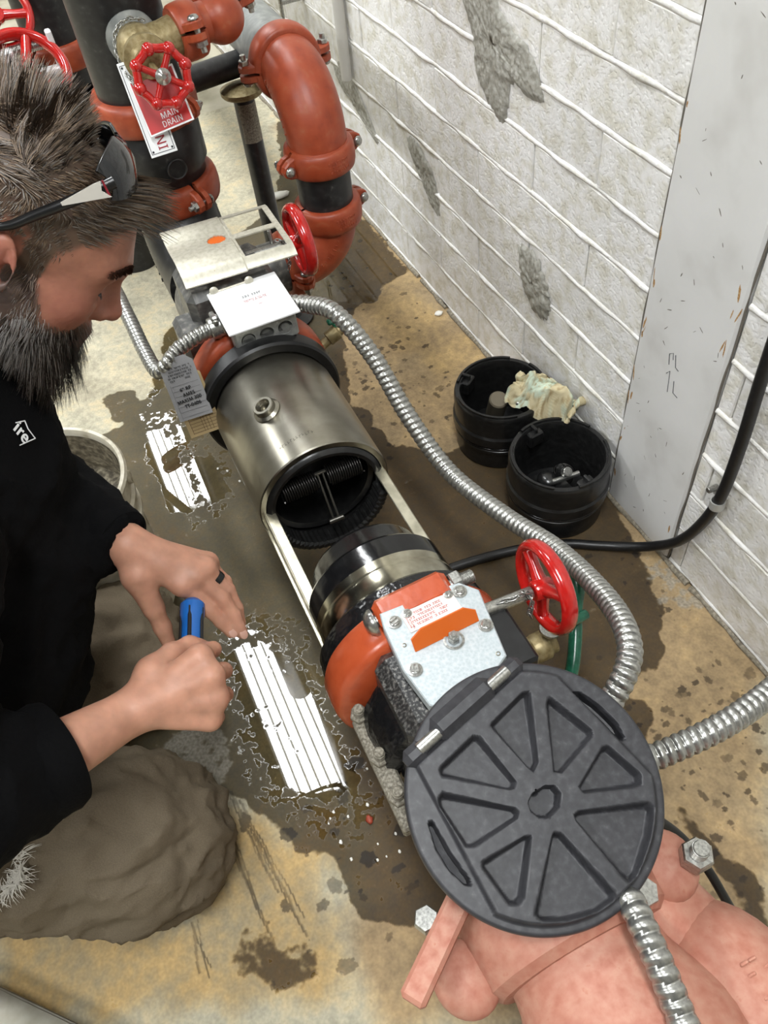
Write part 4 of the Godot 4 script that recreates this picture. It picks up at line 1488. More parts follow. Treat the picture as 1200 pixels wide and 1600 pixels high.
# ------------------------------------------------------------------ risers, elbows and the drain line behind
func build_rear_piping() -> void:
	var X := Vector3.RIGHT
	var Y := Vector3.UP
	# supply riser (six inch) and the elbow that turns it into the main
	var rx := -0.605
	var rz := -0.84
	pipe("riser_pipe", Vector3(rx, 0.675, rz), Vector3(rx, 2.9, rz), 0.0841, M.black_pipe, "wide black supply riser standing behind the brass drain valve")
	var e := elbow(Vector3(AX, AY, rz), Y, ZA, 0.0841, 0.165, M.black_pipe, "black elbow at the foot of the wide riser", false)
	var m := MB.new()
	var sp := thing("pipe_spool", "short black cast spool with round boss between two riser couplings", "pipe", Vector3(rx, 0.515, rz))
	m.lathe([Vector2(0.07, 0.0), Vector2(0.084, 0.0), Vector2(0.084, 0.03), Vector2(0.094, 0.045), Vector2(0.094, 0.115), Vector2(0.084, 0.13), Vector2(0.084, 0.16), Vector2(0.07, 0.16)], 48)
	var body := m.put(sp, "spool_body", M.black_pipe)
	m = MB.new()
	var bd := Vector3(0.12, 0, 1).normalized()
	m.along(bd * 0.088 + Vector3(0, 0.06, 0), bd, [Vector2(0.021, 0.0), Vector2(0.021, 0.008), Vector2(0.019, 0.0095), Vector2(0.017, 0.008), Vector2(0, 0.008)], 28)
	m.put(body, "round_boss", M.black_pipe)
	coupling(Vector3(rx, 0.675, rz), Basis(Vector3(0.6, 0, 0.8), Y, Vector3(-0.8, 0, 0.6)), 0.084, 0.103, 0.062, M.orange, "orange coupling on the black riser below the drain signs", "", false)
	coupling(Vector3(rx, 0.500, rz), Basis(Vector3(0.35, 0, 0.937), Y, Vector3(0.937, 0, -0.35)), 0.084, 0.103, 0.062, M.orange, "orange coupling at the foot of the riser, long bolt facing out", "", false)
	# four-inch bypass at the wall
	var sx := -0.318
	var sz := -0.666
	elbow(Vector3(sx, 0.342, sz), Y, Vector3.LEFT, 0.0585, 0.10, M.orange, "lower orange elbow standing in the puddle beside the wall")
	pipe("pipe_spool", Vector3(sx, 0.43, sz), Vector3(sx, 0.57, sz), 0.05715, M.black_pipe, "short glossy black pipe between two orange couplings")
	elbow(Vector3(sx, 0.693, sz), -Y, -ZA, 0.0595, 0.127, M.orange, "upper orange elbow bending back to the grey pipe")
	coupling(Vector3(sx, 0.436, sz), Basis(Vector3(0.97, 0, -0.24), Y, Vector3(0.24, 0, 0.97)), 0.057, 0.0725, 0.052, M.orange, "orange coupling below the short black pipe, round bolt heads")
	coupling(Vector3(sx, 0.560, sz), Basis(Vector3(0.97, 0, -0.24), Y, Vector3(0.24, 0, 0.97)), 0.057, 0.0725, 0.052, M.orange, "orange coupling above the short black pipe, round bolt heads")
	coupling(Vector3(sx, 0.693, sz - 0.130), Basis(X, ZA, -Y), 0.057, 0.0725, 0.052, M.orange, "orange coupling joining the upper elbow to the grey pipe")
	coupling(Vector3(sx - 0.100, 0.342, sz), Basis(ZA, X, Y), 0.057, 0.0725, 0.052, M.orange, "orange coupling on the lower elbow behind the red handwheel", "", false)
	pipe("branch_pipe", Vector3(sx - 0.10, 0.342, sz), Vector3(AX + 0.08, 0.342, sz), 0.057, M.gray_paint, "stub pipe from the main to the lower orange elbow")
	pipe("overhead_pipe", Vector3(sx, 0.693, sz - 0.11), Vector3(sx, 0.693, -3.2), 0.05715, M.gray_pipe, "grey horizontal pipe running back along the block wall")
	# pipe stand and the small black pipe it crosses
	var st := thing("pipe_stand", "slim black pipe stand with brass saddle and peeling label", "stand", Vector3(-0.386, 0, -0.935))
	m = MB.new()
	m.cyl(Vector3(0, 0.0, 0), Vector3(0, 0.602, 0), 0.0235, 24)
	m.put(st, "post", M.black_pipe)
	m = MB.new()
	m.lathe([Vector2(0.0, 0.60), Vector2(0.044, 0.60), Vector2(0.047, 0.604), Vector2(0.047, 0.612), Vector2(0.030, 0.618), Vector2(0.0, 0.622)], 28)
	m.put(st, "saddle", M.brass, "round brass saddle")
	m = MB.new()
	m.lathe([Vector2(0.0239, 0.50), Vector2(0.0241, 0.50), Vector2(0.0241, 0.585), Vector2(0.0239, 0.585)], 24, false, 0.4, 2.6)
	m.put(st, "label_wrap", M.weathered, "peeling silver label")
	m = MB.new()
	m.along(Vector3.ZERO, Y, [Vector2(0, 0.0), Vector2(0.06, 0.0), Vector2(0.06, 0.006), Vector2(0.03, 0.012), Vector2(0.024, 0.02)], 28)
	m.put(st, "foot", M.black_pipe)
	pipe("drain_pipe", Vector3(-0.56, 0.652, -0.93), Vector3(-0.36, 0.652, -0.96), 0.026, M.black_pipe, "small black pipe crossing behind the pipe stand")

	# brass angle valve on the riser, its wheel and its outlet
	var v := thing("drain_valve", "brass main drain valve with scalloped red handwheel", "valve", Vector3(-0.600, 0.815, -0.72))
	m = MB.new()
	m.along(Vector3(0, 0.0, -0.045), ZA, [Vector2(0, 0), Vector2(0.046, 0.0), Vector2(0.046, 0.012), Vector2(0.038, 0.016), Vector2(0.034, 0.03), Vector2(0.033, 0.05)], 32)
	m.put(v, "welded_outlet", M.gray_pipe)
	m = MB.new()
	m.tube(spline([Vector3(0, 0, -0.02), Vector3(0, 0, 0.02), Vector3(0.0, 0.0, 0.06)], 6), 0.034, 28)
	m.tube(PackedVector3Array([Vector3(0.0, 0.0, 0.022), Vector3(0.045, 0.004, 0.016), Vector3(0.075, 0.006, 0.012)]), PackedFloat32Array([0.034, 0.031, 0.034]), 24)
	m.ball(Vector3(0.0, 0, 0.02), Vector3(0.040, 0.040, 0.042), 24, 14)
	m.along(Vector3(0, 0, 0.058), ZA, [Vector2(0.034, -0.004), Vector2(0.039, 0.0), Vector2(0.039, 0.010), Vector2(0.030, 0.014), Vector2(0.026, 0.03), Vector2(0.014, 0.036), Vector2(0.0, 0.036)], 28)
	m.put(v, "brass_body", M.brass)
	m = MB.new()
	m.cyl(Vector3(0, 0, 0.08), Vector3(0.004, -0.008, 0.128), 0.006, 14)
	m.put(v, "stem", M.brass)
	var wd := Vector3(-0.02, 0.30, 0.95).normalized()
	var wc := Vector3(0.0085, -0.010, 0.128)
	handwheel(v, wc, wd, 0.042, 4, 8, 0.2)
	m = MB.new()
	m.along(wc + wd * 0.006, wd, [Vector2(0, 0), Vector2(0.013, 0.0), Vector2(0.013, 0.003), Vector2(0.009, 0.006), Vector2(0.007, 0.008), Vector2(0.004, 0.012), Vector2(0, 0.012)], 20)
	m.put(v, "wheel_nut", M.bolt)
	chain(v, [Vector3(0.022, 0.034, -0.006), Vector3(0.0, 0.043, -0.004), Vector3(-0.026, 0.034, 0.0), Vector3(-0.038, 0.012, 0.006), Vector3(-0.040, -0.012, 0.024), Vector3(-0.036, -0.030, 0.060), Vector3(-0.028, -0.036, 0.085)], 0.009)
	# the two signs that hang from its chain
	var face := Basis(Vector3(0.918, 0.24, 0.315).normalized(), Vector3(0.10, 0.88, -0.47).normalized(), Vector3.ZERO)
	face.z = face.x.cross(face.y).normalized()
	face.y = face.z.cross(face.x).normalized()
	var s := thing("drain_sign", "red sign lettered MAIN DRAIN hanging under the scalloped wheel", "sign", Vector3(-0.599, 0.7165, -0.6025) + face.y * 0.045)
	s.basis = face
	m = MB.new()
	m.box(Vector3(0, 0, 0), Vector3(0.086, 0.092, 0.0018), 0.0005)
	m.put(s, "sign_border", M.white_paint)
	m = MB.new()
	m.box(Vector3(0, 0, 0.0006), Vector3(0.080, 0.086, 0.0016), 0.0002)
	m.put(s, "sign_face", plain(rgb(176, 34, 34), 0.45))
	letters(s, "lettering", "MAIN", 0.0135, Transform3D(Basis.IDENTITY, Vector3(0.006, -0.022, 0.0016)), M.white_paint, 0.0005)
	letters(s, "lettering", "DRAIN", 0.0135, Transform3D(Basis.IDENTITY, Vector3(0.006, -0.035, 0.0016)), M.white_paint, 0.0005)
	var s2 := thing("drain_sign", "narrow white sign with thin black border and red letters IN", "sign", Vector3(-0.6265, 0.6725, -0.6145) + Basis(Vector3.ZERO, Vector3(0.02, 0.905, -0.424), Vector3.ZERO).y * 0.076)
	var f2 := Basis(Vector3(0.945, 0.152, 0.29).normalized(), Vector3(0.08, 0.905, -0.424), Vector3.ZERO)
	f2.z = f2.x.cross(f2.y).normalized()
	f2.y = f2.z.cross(f2.x).normalized()
	s2.basis = f2
	m = MB.new()
	m.box(Vector3.ZERO, Vector3(0.050, 0.155, 0.0018), 0.0005)
	m.put(s2, "sign_plate", M.white_paint)
	m = MB.new()
	for q in [[0.0, 0.0725, 0.044, 0.001], [0.0, -0.0725, 0.044, 0.001], [0.0215, 0.0, 0.001, 0.146], [-0.0215, 0.0, 0.001, 0.146]]:
		m.box(Vector3(q[0], q[1], 0.0011), Vector3(q[2], q[3], 0.0004), 0.0)
	for q in [[0.018, -0.069], [-0.018, -0.069], [0.018, 0.069], [-0.018, 0.069]]:
		m.along(Vector3(q[0], q[1], 0.001), Vector3.BACK, [Vector2(0.002, 0.0), Vector2(0.002, 0.0005), Vector2(0, 0.0005)], 10)
	m.put(s2, "sign_border", M.ink)
	letters(s2, "lettering", "IN", 0.024, Transform3D(Basis(Vector3.BACK, PI / 2), Vector3(0.003, -0.057, 0.0014)), plain(rgb(150, 24, 40), 0.5), 0.0005)
	# two-inch outlet: coupling, ball-shaped tee, coupling on the grey line
	coupling(Vector3(-0.512, 0.822, -0.707), lugs(Vector3(1, 0.04, -0.15), Vector3(0, 0.25, 1)), 0.032, 0.047, 0.046, M.orange, "small orange coupling on the brass valve outlet", "", false)
	var tee := thing("pipe_tee", "small round orange tee beside the brass drain valve", "fitting", Vector3(-0.452, 0.826, -0.716))
	m = MB.new()
	m.ball(Vector3(0.006, 0, 0), Vector3(0.043, 0.043, 0.043), 28, 16)
	m.tube(PackedVector3Array([Vector3(-0.05, 0, 0.006), Vector3(0, 0, 0)]), 0.033, 24)
	m.tube(PackedVector3Array([Vector3(0, 0, 0), Vector3(0.03, 0.01, -0.16)]), 0.033, 24)
	m.put(tee, "tee_body", M.orange)
	coupling(Vector3(-0.434, 0.832, -0.775), lugs(Vector3(0.15, 0.05, -1), Vector3(1, 0.1, 0)), 0.032, 0.047, 0.046, M.orange, "small orange coupling behind the round tee", "", false)

	# a second valve set far behind the worker's head
	far_valve()
	var wp := thing("wall_conduit", "thin white conduit running up the block wall behind the grey pipe", "conduit", Vector3(-0.018, 0, -1.27))
	m = MB.new()
	m.cyl(Vector3(0, 0.42, 0), Vector3(0, 3.05, 0), 0.015, 16)
	m.put(wp, "tube", plain(rgb(196, 194, 188), 0.5))
	var hk := thing("wall_anchor", "small steel anchor rod standing beside the block wall", "anchor", Vector3(-0.07, 0.40, -1.60))
	m = MB.new()
	m.cyl(Vector3.ZERO, Vector3(0, 0.22, 0), 0.006, 10)
	m.hexa(Vector3(0, 0.14, 0), Vector3(0, 0.155, 0), 0.014)
	m.box(Vector3(0.035, 0.13, 0), Vector3(0.07, 0.012, 0.03), 0.002)
	m.put(hk, "rod", M.bolt)

func lugs(axis: Vector3, lug: Vector3) -> Basis:
	var y := axis.normalized()
	var x := (lug - y * lug.dot(y)).normalized()
	return Basis(x, y, x.cross(y))

func far_valve() -> void:
	var m := MB.new()
	var rx := -0.70
	var rz := -1.46
	pipe("riser_pipe", Vector3(rx, 0.0, rz), Vector3(rx, 0.50, rz), 0.07, M.black_pipe, "black pipe below a far orange coupling, behind the worker's hair")
	pipe("riser_pipe", Vector3(rx, 0.53, rz), Vector3(rx, 2.9, rz), 0.07, M.black_pipe, "far black pipe rising behind the wide riser")
	coupling(Vector3(rx, 0.60, rz), lugs(Vector3.UP, Vector3(-0.7, 0, 0.7)), 0.07, 0.088, 0.06, M.orange, "orange coupling on the far black pipe", "", false)
	coupling(Vector3(rx - 0.02, 0.33, rz + 0.04), lugs(Vector3.UP, Vector3(0.7, 0, 0.7)), 0.07, 0.088, 0.06, M.orange, "low orange coupling on the far black pipe", "", false)
	var v := thing("gate_valve", "red handwheels on a threaded steel stem above the worker's hair", "valve", Vector3(-0.80, 0.70, -1.33))
	handwheel(v, Vector3(-0.005, 0.030, -0.04), Vector3(0.10, 0.55, 0.85), 0.075, 3, 0, 0.9)
	handwheel(v, Vector3(0.01, -0.055, 0.07), Vector3(0.25, 0.75, 0.6), 0.092, 3, 0, 0.2)
	m = MB.new()
	m.cyl(Vector3(-0.03, -0.03, 0.02), Vector3(0.085, -0.035, 0.0), 0.010, 14)
	for k in 22:
		m.torus(Vector3(-0.01 + k * 0.0042, -0.031 - k * 0.0002, 0.016 - k * 0.0007), Vector3(1, 0, -0.17), 0.0105, 0.0016, 14, 5)
	m.put(v, "threaded_stem", M.bolt)
	m = MB.new()
	m.box(Vector3(0.06, -0.085, 0.03), Vector3(0.07, 0.016, 0.026), 0.003)
	m.box(Vector3(0.085, -0.045, 0.02), Vector3(0.014, 0.08, 0.022), 0.003)
	m.box(Vector3(-0.035, -0.035, 0.03), Vector3(0.06, 0.03, 0.03), 0.004)
	m.put(v, "yoke", M.white_paint, "white painted yoke")
# ------------------------------------------------------------------ electrical box, conduits and tags
func build_electrical() -> void:
	var m := MB.new()
	var t := thing("junction_box", "square steel junction box with white printed lid", "box", Vector3(-0.588, 0.463, -0.328))
	m.box(Vector3(0, 0.024, 0), Vector3(0.116, 0.052, 0.118), 0.004)
	var body := m.put(t, "box_body", M.gray_box, "grey stamped steel box")
	for k in 3:
		m = MB.new()
		m.along(Vector3(-0.034 + k * 0.034, 0.024, 0.0588), ZA, [Vector2(0.0145, 0.0), Vector2(0.0145, 0.0009), Vector2(0.0132, 0.0009), Vector2(0.0132, 0.0002), Vector2(0.0, 0.0002)], 28)
		if k == 0:
			m.along(Vector3(-0.034, 0.024, 0.0588), ZA, [Vector2(0.0105, 0.0), Vector2(0.0105, 0.0009), Vector2(0.0095, 0.0009)], 24)
		m.put(body, "knockout", M.gray_box)
	m = MB.new()
	m.box(Vector3(-0.001, 0.0535, 0.004), Vector3(0.130, 0.0045, 0.134), 0.0012)
	var lid := m.put(t, "lid", M.white_paint, "flat white lid")
	print_lines(lid, Transform3D(Basis(Vector3.RIGHT, Vector3(0, 0, -1), Vector3.UP), Vector3(0.006, 0.0560, -0.018)), 0.044, 0.009, 1, M.ink, 3)
	print_lines(lid, Transform3D(Basis(Vector3.RIGHT, Vector3(0, 0, -1), Vector3.UP), Vector3(0.006, 0.0560, -0.003)), 0.050, 0.008, 2, M.ink_red, 4)
	print_lines(lid, Transform3D(Basis(Vector3.RIGHT, Vector3(0, 0, -1), Vector3.UP), Vector3(0.010, 0.0560, 0.015)), 0.007, 0.003, 1, M.ink_red, 9)
	# connector clamp on the left
	m = MB.new()
	m.along(Vector3(-0.058, 0.030, 0.0), Vector3(-1, -0.08, 0.0), [Vector2(0.0, 0), Vector2(0.022, 0), Vector2(0.022, 0.006), Vector2(0.0195, 0.008), Vector2(0.0195, 0.026), Vector2(0.017, 0.028), Vector2(0, 0.028)], 24)
	m.box(Vector3(-0.074, 0.052, 0.008), Vector3(0.012, 0.014, 0.014), 0.003)
	m.cyl(Vector3(-0.074, 0.050, 0.02), Vector3(-0.074, 0.050, -0.012), 0.005, 12)
	m.put(t, "clamp_connector", M.bolt)
	conduit("corrugated steel conduit bending from the white-lidded box down past the paper tag", [Vector3(-0.655, 0.490, -0.328), Vector3(-0.690, 0.487, -0.330), Vector3(-0.735, 0.478, -0.324), Vector3(-0.765, 0.463, -0.313), Vector3(-0.785, 0.445, -0.328), Vector3(-0.792, 0.445, -0.40), Vector3(-0.795, 0.455, -0.50), Vector3(-0.803, 0.460, -0.64), Vector3(-0.84, 0.47, -0.80), Vector3(-0.92, 0.40, -0.95), Vector3(-1.02, 0.16, -1.06), Vector3(-1.12, 0.018, -1.16), Vector3(-1.5, 0.018, -1.3), Vector3(-2.2, 0.018, -1.35)], 0.0140)
	conduit("corrugated steel conduit looping from the white-lidded box to the front valve", [Vector3(-0.525, 0.500, -0.31), Vector3(-0.500, 0.503, -0.285), Vector3(-0.472, 0.512, -0.226), Vector3(-0.440, 0.455, -0.155), Vector3(-0.420, 0.375, -0.065), Vector3(-0.395, 0.318, 0.04), Vector3(-0.364, 0.325, 0.171), Vector3(-0.346, 0.365, 0.29), Vector3(-0.367, 0.440, 0.429), Vector3(-0.394, 0.475, 0.508), Vector3(-0.426, 0.470, 0.545), Vector3(-0.475, 0.43, 0.565), Vector3(-0.53, 0.40, 0.57)], 0.0158)
	conduit("corrugated steel conduit leaving the black disc towards the wall", [Vector3(-0.52, 0.40, 0.60), Vector3(-0.470, 0.425, 0.625), Vector3(-0.369, 0.443, 0.638), Vector3(-0.277, 0.438, 0.629), Vector3(-0.16, 0.42, 0.60), Vector3(-0.07, 0.42, 0.56), Vector3(-0.022, 0.46, 0.54), Vector3(-0.020, 0.60, 0.54), Vector3(-0.020, 1.6, 0.54), Vector3(-0.020, 3.0, 0.54)], 0.0158)
	conduit("corrugated steel conduit running over the dusty coupling with haze pink in its colour", [Vector3(-0.560, 0.435, 0.70), Vector3(-0.563, 0.470, 0.745), Vector3(-0.571, 0.480, 0.789), Vector3(-0.578, 0.472, 0.838), Vector3(-0.586, 0.455, 0.89), Vector3(-0.59, 0.36, 0.96), Vector3(-0.58, 0.16, 1.04), Vector3(-0.56, 0.016, 1.12), Vector3(-0.50, 0.016, 1.4)], 0.0148, 0.0135)
	# paper tags tied to the left conduit
	var f := Basis(Vector3(0.94, 0.16, 0.25).normalized(), Vector3(0.02, 0.80, -0.55).normalized(), Vector3.ZERO)
	f.z = f.x.cross(f.y).normalized()
	f.y = f.z.cross(f.x).normalized()
	var tag := thing("paper_tag", "grey service tag with black handwriting tied to the steel conduit", "tag", Vector3(-0.752, 0.435, -0.276))
	tag.basis = f * Basis(Vector3.BACK, 0.0)
	var w := 0.031
	m = MB.new()
	m.slab(PackedVector2Array([Vector2(-w, -0.058), Vector2(w, -0.058), Vector2(w, 0.040), Vector2(w - 0.012, 0.052), Vector2(-w + 0.012, 0.052), Vector2(-w, 0.040)]), 0.0006, 0.0001)
	m.put(tag, "card", plain(rgb(150, 150, 152), 0.75))
	print_lines(tag, Transform3D(Basis.IDENTITY, Vector3(0, 0.024, 0.0004)), 0.048, 0.026, 5, M.ink, 11)
	m = MB.new()
	for k in 7:
		m.box(Vector3(0.002, 0.004 - k * 0.0094, 0.0002), Vector3(0.050, 0.0004, 0.0002), 0.0)
	m.box(Vector3(-0.024, -0.024, 0.0002), Vector3(0.0004, 0.062, 0.0002), 0.0)
	m.put(tag, "ruled_lines", plain(rgb(96, 96, 100), 0.8))
	for k in 4:
		letters(tag, "handwriting", ["6\" RP", "AMES", "MAXIM 300", "TT-0406"][k], 0.0085, Transform3D(Basis(Vector3.BACK, 0.05), Vector3(0.000 + 0.003 * (k % 2), -0.0045 - k * 0.0098, 0.0005)), plain(rgb(14, 14, 16), 0.7), 0.0003, "Droid Sans", true)
	m = MB.new()
	m.tube(spline([Vector3(0, 0.043, 0.001), Vector3(0.002, 0.058, 0.002), Vector3(0.0, 0.072, -0.004)], 6), 0.0008, 6)
	m.put(tag, "wire_tie", M.bolt)
	var man := thing("paper_tag", "buff ruled card hanging behind the grey service tag", "tag", Vector3(-0.7475, 0.408, -0.263))
	man.basis = f * Basis(Vector3.BACK, 0.03)
	m = MB.new()
	m.slab(PackedVector2Array([Vector2(-w, -0.062), Vector2(w, -0.062), Vector2(w, 0.045), Vector2(w - 0.012, 0.055), Vector2(-w + 0.012, 0.055), Vector2(-w, 0.045)]), 0.0006, 0.0001)
	man.position -= f.z * 0.004
	m.put(man, "card", plain(rgb(190, 166, 122), 0.75))
	m = MB.new()
	for k in 6:
		m.box(Vector3(0.003, -0.056 + k * 0.0058, 0.0002), Vector3(0.052, 0.0006, 0.0002), 0.0)
	for x in [-0.023, -0.001, 0.004, 0.010, 0.016]:
		m.box(Vector3(x, -0.040, 0.0002), Vector3(0.0006, 0.034, 0.0002), 0.0)
	m.put(man, "ruled_lines", plain(rgb(84, 52, 30), 0.8))

func conduit(label: String, pts: Array, r: float, pitch := 0.0105) -> void:
	var t := thing("flexible_conduit", label, "conduit", pts[0])
	var q := []
	for p in pts:
		q.append(p - pts[0])
	conduit_mesh(q, r, pitch).put(t, "armour", M.conduit)

# ------------------------------------------------------------------ the black disc and the coupling near the camera
func build_foreground() -> void:
	var t := thing("clapper_disc", "round black ribbed plastic clapper disc lying on the pipe", "disc", DISC)
	var up := Vector3(-0.0022, 0.9654, 0.2606).normalized()
	# hinge side of the disc points up and to the left in the photo
	var hx := Vector3(0.9638, 0.0715, -0.2567)
	hx = (hx - up * hx.dot(up)).normalized()
	t.basis = Basis(hx, up, hx.cross(up))
	disc_mesh(t)
	var m := MB.new()
	# hinge barrel and pin
	m.box(Vector3(0.0, 0.002, -0.1105), Vector3(0.088, 0.024, 0.030), 0.010)
	m.put(t, "hinge_barrel", M.cover_plastic)
	m = MB.new()
	m.cyl(Vector3(-0.066, 0.004, -0.1085), Vector3(0.066, 0.004, -0.1085), 0.0072, 20)
	m.put(t, "hinge_pin", M.bolt, "bright steel hinge pin")
	for s in [-1.0, 1.0]:
		m = MB.new()
		m.box(Vector3(s * 0.070, 0.000, -0.1075), Vector3(0.030, 0.018, 0.022), 0.007)
		m.put(t, "hinge_socket", M.cover_plastic)

	# coupling at the front valve's outlet and the casting under the camera
	var zc := 0.715
	var c := thing("pipe_coupling", "large dusty coupling with haze pink in its colour beneath the black disc", "coupling", Vector3(AX, AY, zc))
	m = MB.new()
	m.x = Transform3D(MB.frame(ZA), Vector3.ZERO)
	m.lathe([Vector2(0.085, -0.045), Vector2(0.100, -0.045), Vector2(0.112, -0.036), Vector2(0.116, -0.012), Vector2(0.116, 0.012), Vector2(0.112, 0.036), Vector2(0.100, 0.045), Vector2(0.085, 0.045), Vector2(0.085, -0.045)], 64)
	m.put(c, "housing_ring", M.orange_dust_haze)
	for s in [-1.0, 1.0]:
		m = MB.new()
		m.x = Transform3D(Basis(Vector3.UP, -0.12 * s), Vector3(s * 0.126, 0.012 if s < 0.0 else 0.030, 0.010))
		m.ball(Vector3(0, 0, 0), Vector3(0.036, 0.027, 0.040), 28, 16)
		m.put(c, "bolt_lug", M.orange_dust_haze)
	# bolts: nut on the right lug, head on the left
	m = MB.new()
	m.hexa(Vector3(0.150, 0.055, 0.022), Vector3(0.150, 0.078, 0.022), 0.018)
	m.cyl(Vector3(0.150, 0.05, 0.022), Vector3(0.150, 0.095, 0.022), 0.009, 14)
	for k in 7:
		m.torus(Vector3(0.150, 0.080 + k * 0.0022, 0.022), Vector3.UP, 0.0092, 0.0009, 14, 5)
	m.put(c, "bolt", M.bolt)
	m = MB.new()
	m.hexa(Vector3(0.062, 0.095, 0.030), Vector3(0.066, 0.118, 0.034), 0.016)
	m.put(c, "bolt", M.bolt)
	m = MB.new()
	m.x = Transform3D(Basis.IDENTITY, Vector3(-0.141, 0.062, -0.050))
	m.hexa(Vector3(0, -0.01, 0), Vector3(0, 0.008, 0), 0.014)
	m.put(c, "bolt", M.bolt)
	m = MB.new()
	var e0 := Vector3(-0.185, 0.060, 0.03)
	m.x = Transform3D(Basis(Vector3.UP, 0.62), Vector3(-0.128, 0.073, -0.030))
	m.box(Vector3.ZERO, Vector3(0.150, 0.018, 0.028), 0.004)
	m.put(c, "clamp_bar", M.orange_dust_haze)
	# the elbow that the main turns down into, under the camera
	var e := thing("pipe_elbow", "large dusty elbow casting with haze pink in its colour below the camera end of the main", "elbow", Vector3(AX, AY, 0.86))
	m = MB.new()
	m.tube(spline([Vector3(0, 0, -0.16), Vector3(0, 0, -0.07), Vector3(0, -0.02, 0.02), Vector3(0, -0.09, 0.07), Vector3(0, -0.20, 0.085), Vector3(0, -0.35, 0.085)], 8), PackedFloat32Array(range(41).map(func(k): return 0.088 + 0.034 * smoothstep(6.0, 14.0, float(k)))), 48)
	m.put(e, "elbow_body", M.orange_dust_haze)
	m = MB.new()
	m.along(Vector3(-0.035, 0.117, 0.0), Vector3(-0.2, 1, 0.1), [Vector2(0.022, -0.01), Vector2(0.022, 0.004), Vector2(0.018, 0.008), Vector2(0, 0.009)], 24)
	m.put(e, "plug", M.orange_dust_haze)
	var so := Vector3(0.118, -0.035, 0.0)
	m = MB.new()
	m.ball(so + Vector3(0.01, 0.0, 0.01), Vector3(0.082, 0.095, 0.115), 32, 18)
	m.tube(PackedVector3Array([so + Vector3(0.0, -0.02, -0.03), so + Vector3(-0.02, 0.02, -0.13)]), PackedFloat32Array([0.075, 0.055]), 28)
	var sh := m.put(e, "shoulder", M.orange_dust_haze)
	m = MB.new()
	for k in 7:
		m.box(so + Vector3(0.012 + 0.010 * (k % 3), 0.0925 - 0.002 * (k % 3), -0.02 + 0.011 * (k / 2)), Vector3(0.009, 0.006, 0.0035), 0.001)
	m.put(sh, "cast_marks", M.orange_dust_haze)
	# black cable slipping down beside it and the grey channel at the frame's lower edge
	var cb := thing("black_cable", "thin black cable hanging beside the large bolt nut", "cable", Vector3(-0.440, 0.40, 0.735))
	m = MB.new()
	m.tube(spline([Vector3(-0.003, -0.089, -0.080), Vector3(0.034, -0.142, -0.049), Vector3(0.057, -0.190, -0.013), Vector3(0.068, -0.227, 0.022), Vector3(0.081, -0.281, 0.063), Vector3(0.089, -0.351, 0.122), Vector3(0.098, -0.446, 0.181), Vector3(0.10, -0.393, 0.42)], 8), 0.0062, 12)
	m.put(cb, "sheath", M.rubber)
	var ch := thing("steel_channel", "grey steel channel lying on the floor near the knee", "channel", Vector3(-1.300, 0.031, 0.468))
	m = MB.new()
	m.x = Transform3D(Basis(Vector3.UP, -0.785), Vector3.ZERO)
	m.box(Vector3(0, 0, 0.0), Vector3(0.42, 0.004, 0.045), 0.001)
	m.box(Vector3(0, 0.010, 0.0215), Vector3(0.42, 0.022, 0.004), 0.001)
	m.box(Vector3(0, 0.010, -0.0215), Vector3(0.42, 0.022, 0.004), 0.001)
	m.box(Vector3(0, -0.016, 0.0), Vector3(0.38, 0.030, 0.030), 0.002)
	m.put(ch, "channel_profile", M.steel)

# distance to a convex-ish polygon edge set (positive inside), for the moulded pockets
func in_poly(p: Vector2, q: PackedVector2Array) -> float:
	var d := 1e9
	for k in q.size():
		var c := Geometry2D.get_closest_point_to_segment(p, q[k], q[(k + 1) % q.size()])
		d = minf(d, p.distance_to(c))
	return d if Geometry2D.is_point_in_polygon(p, q) else -d

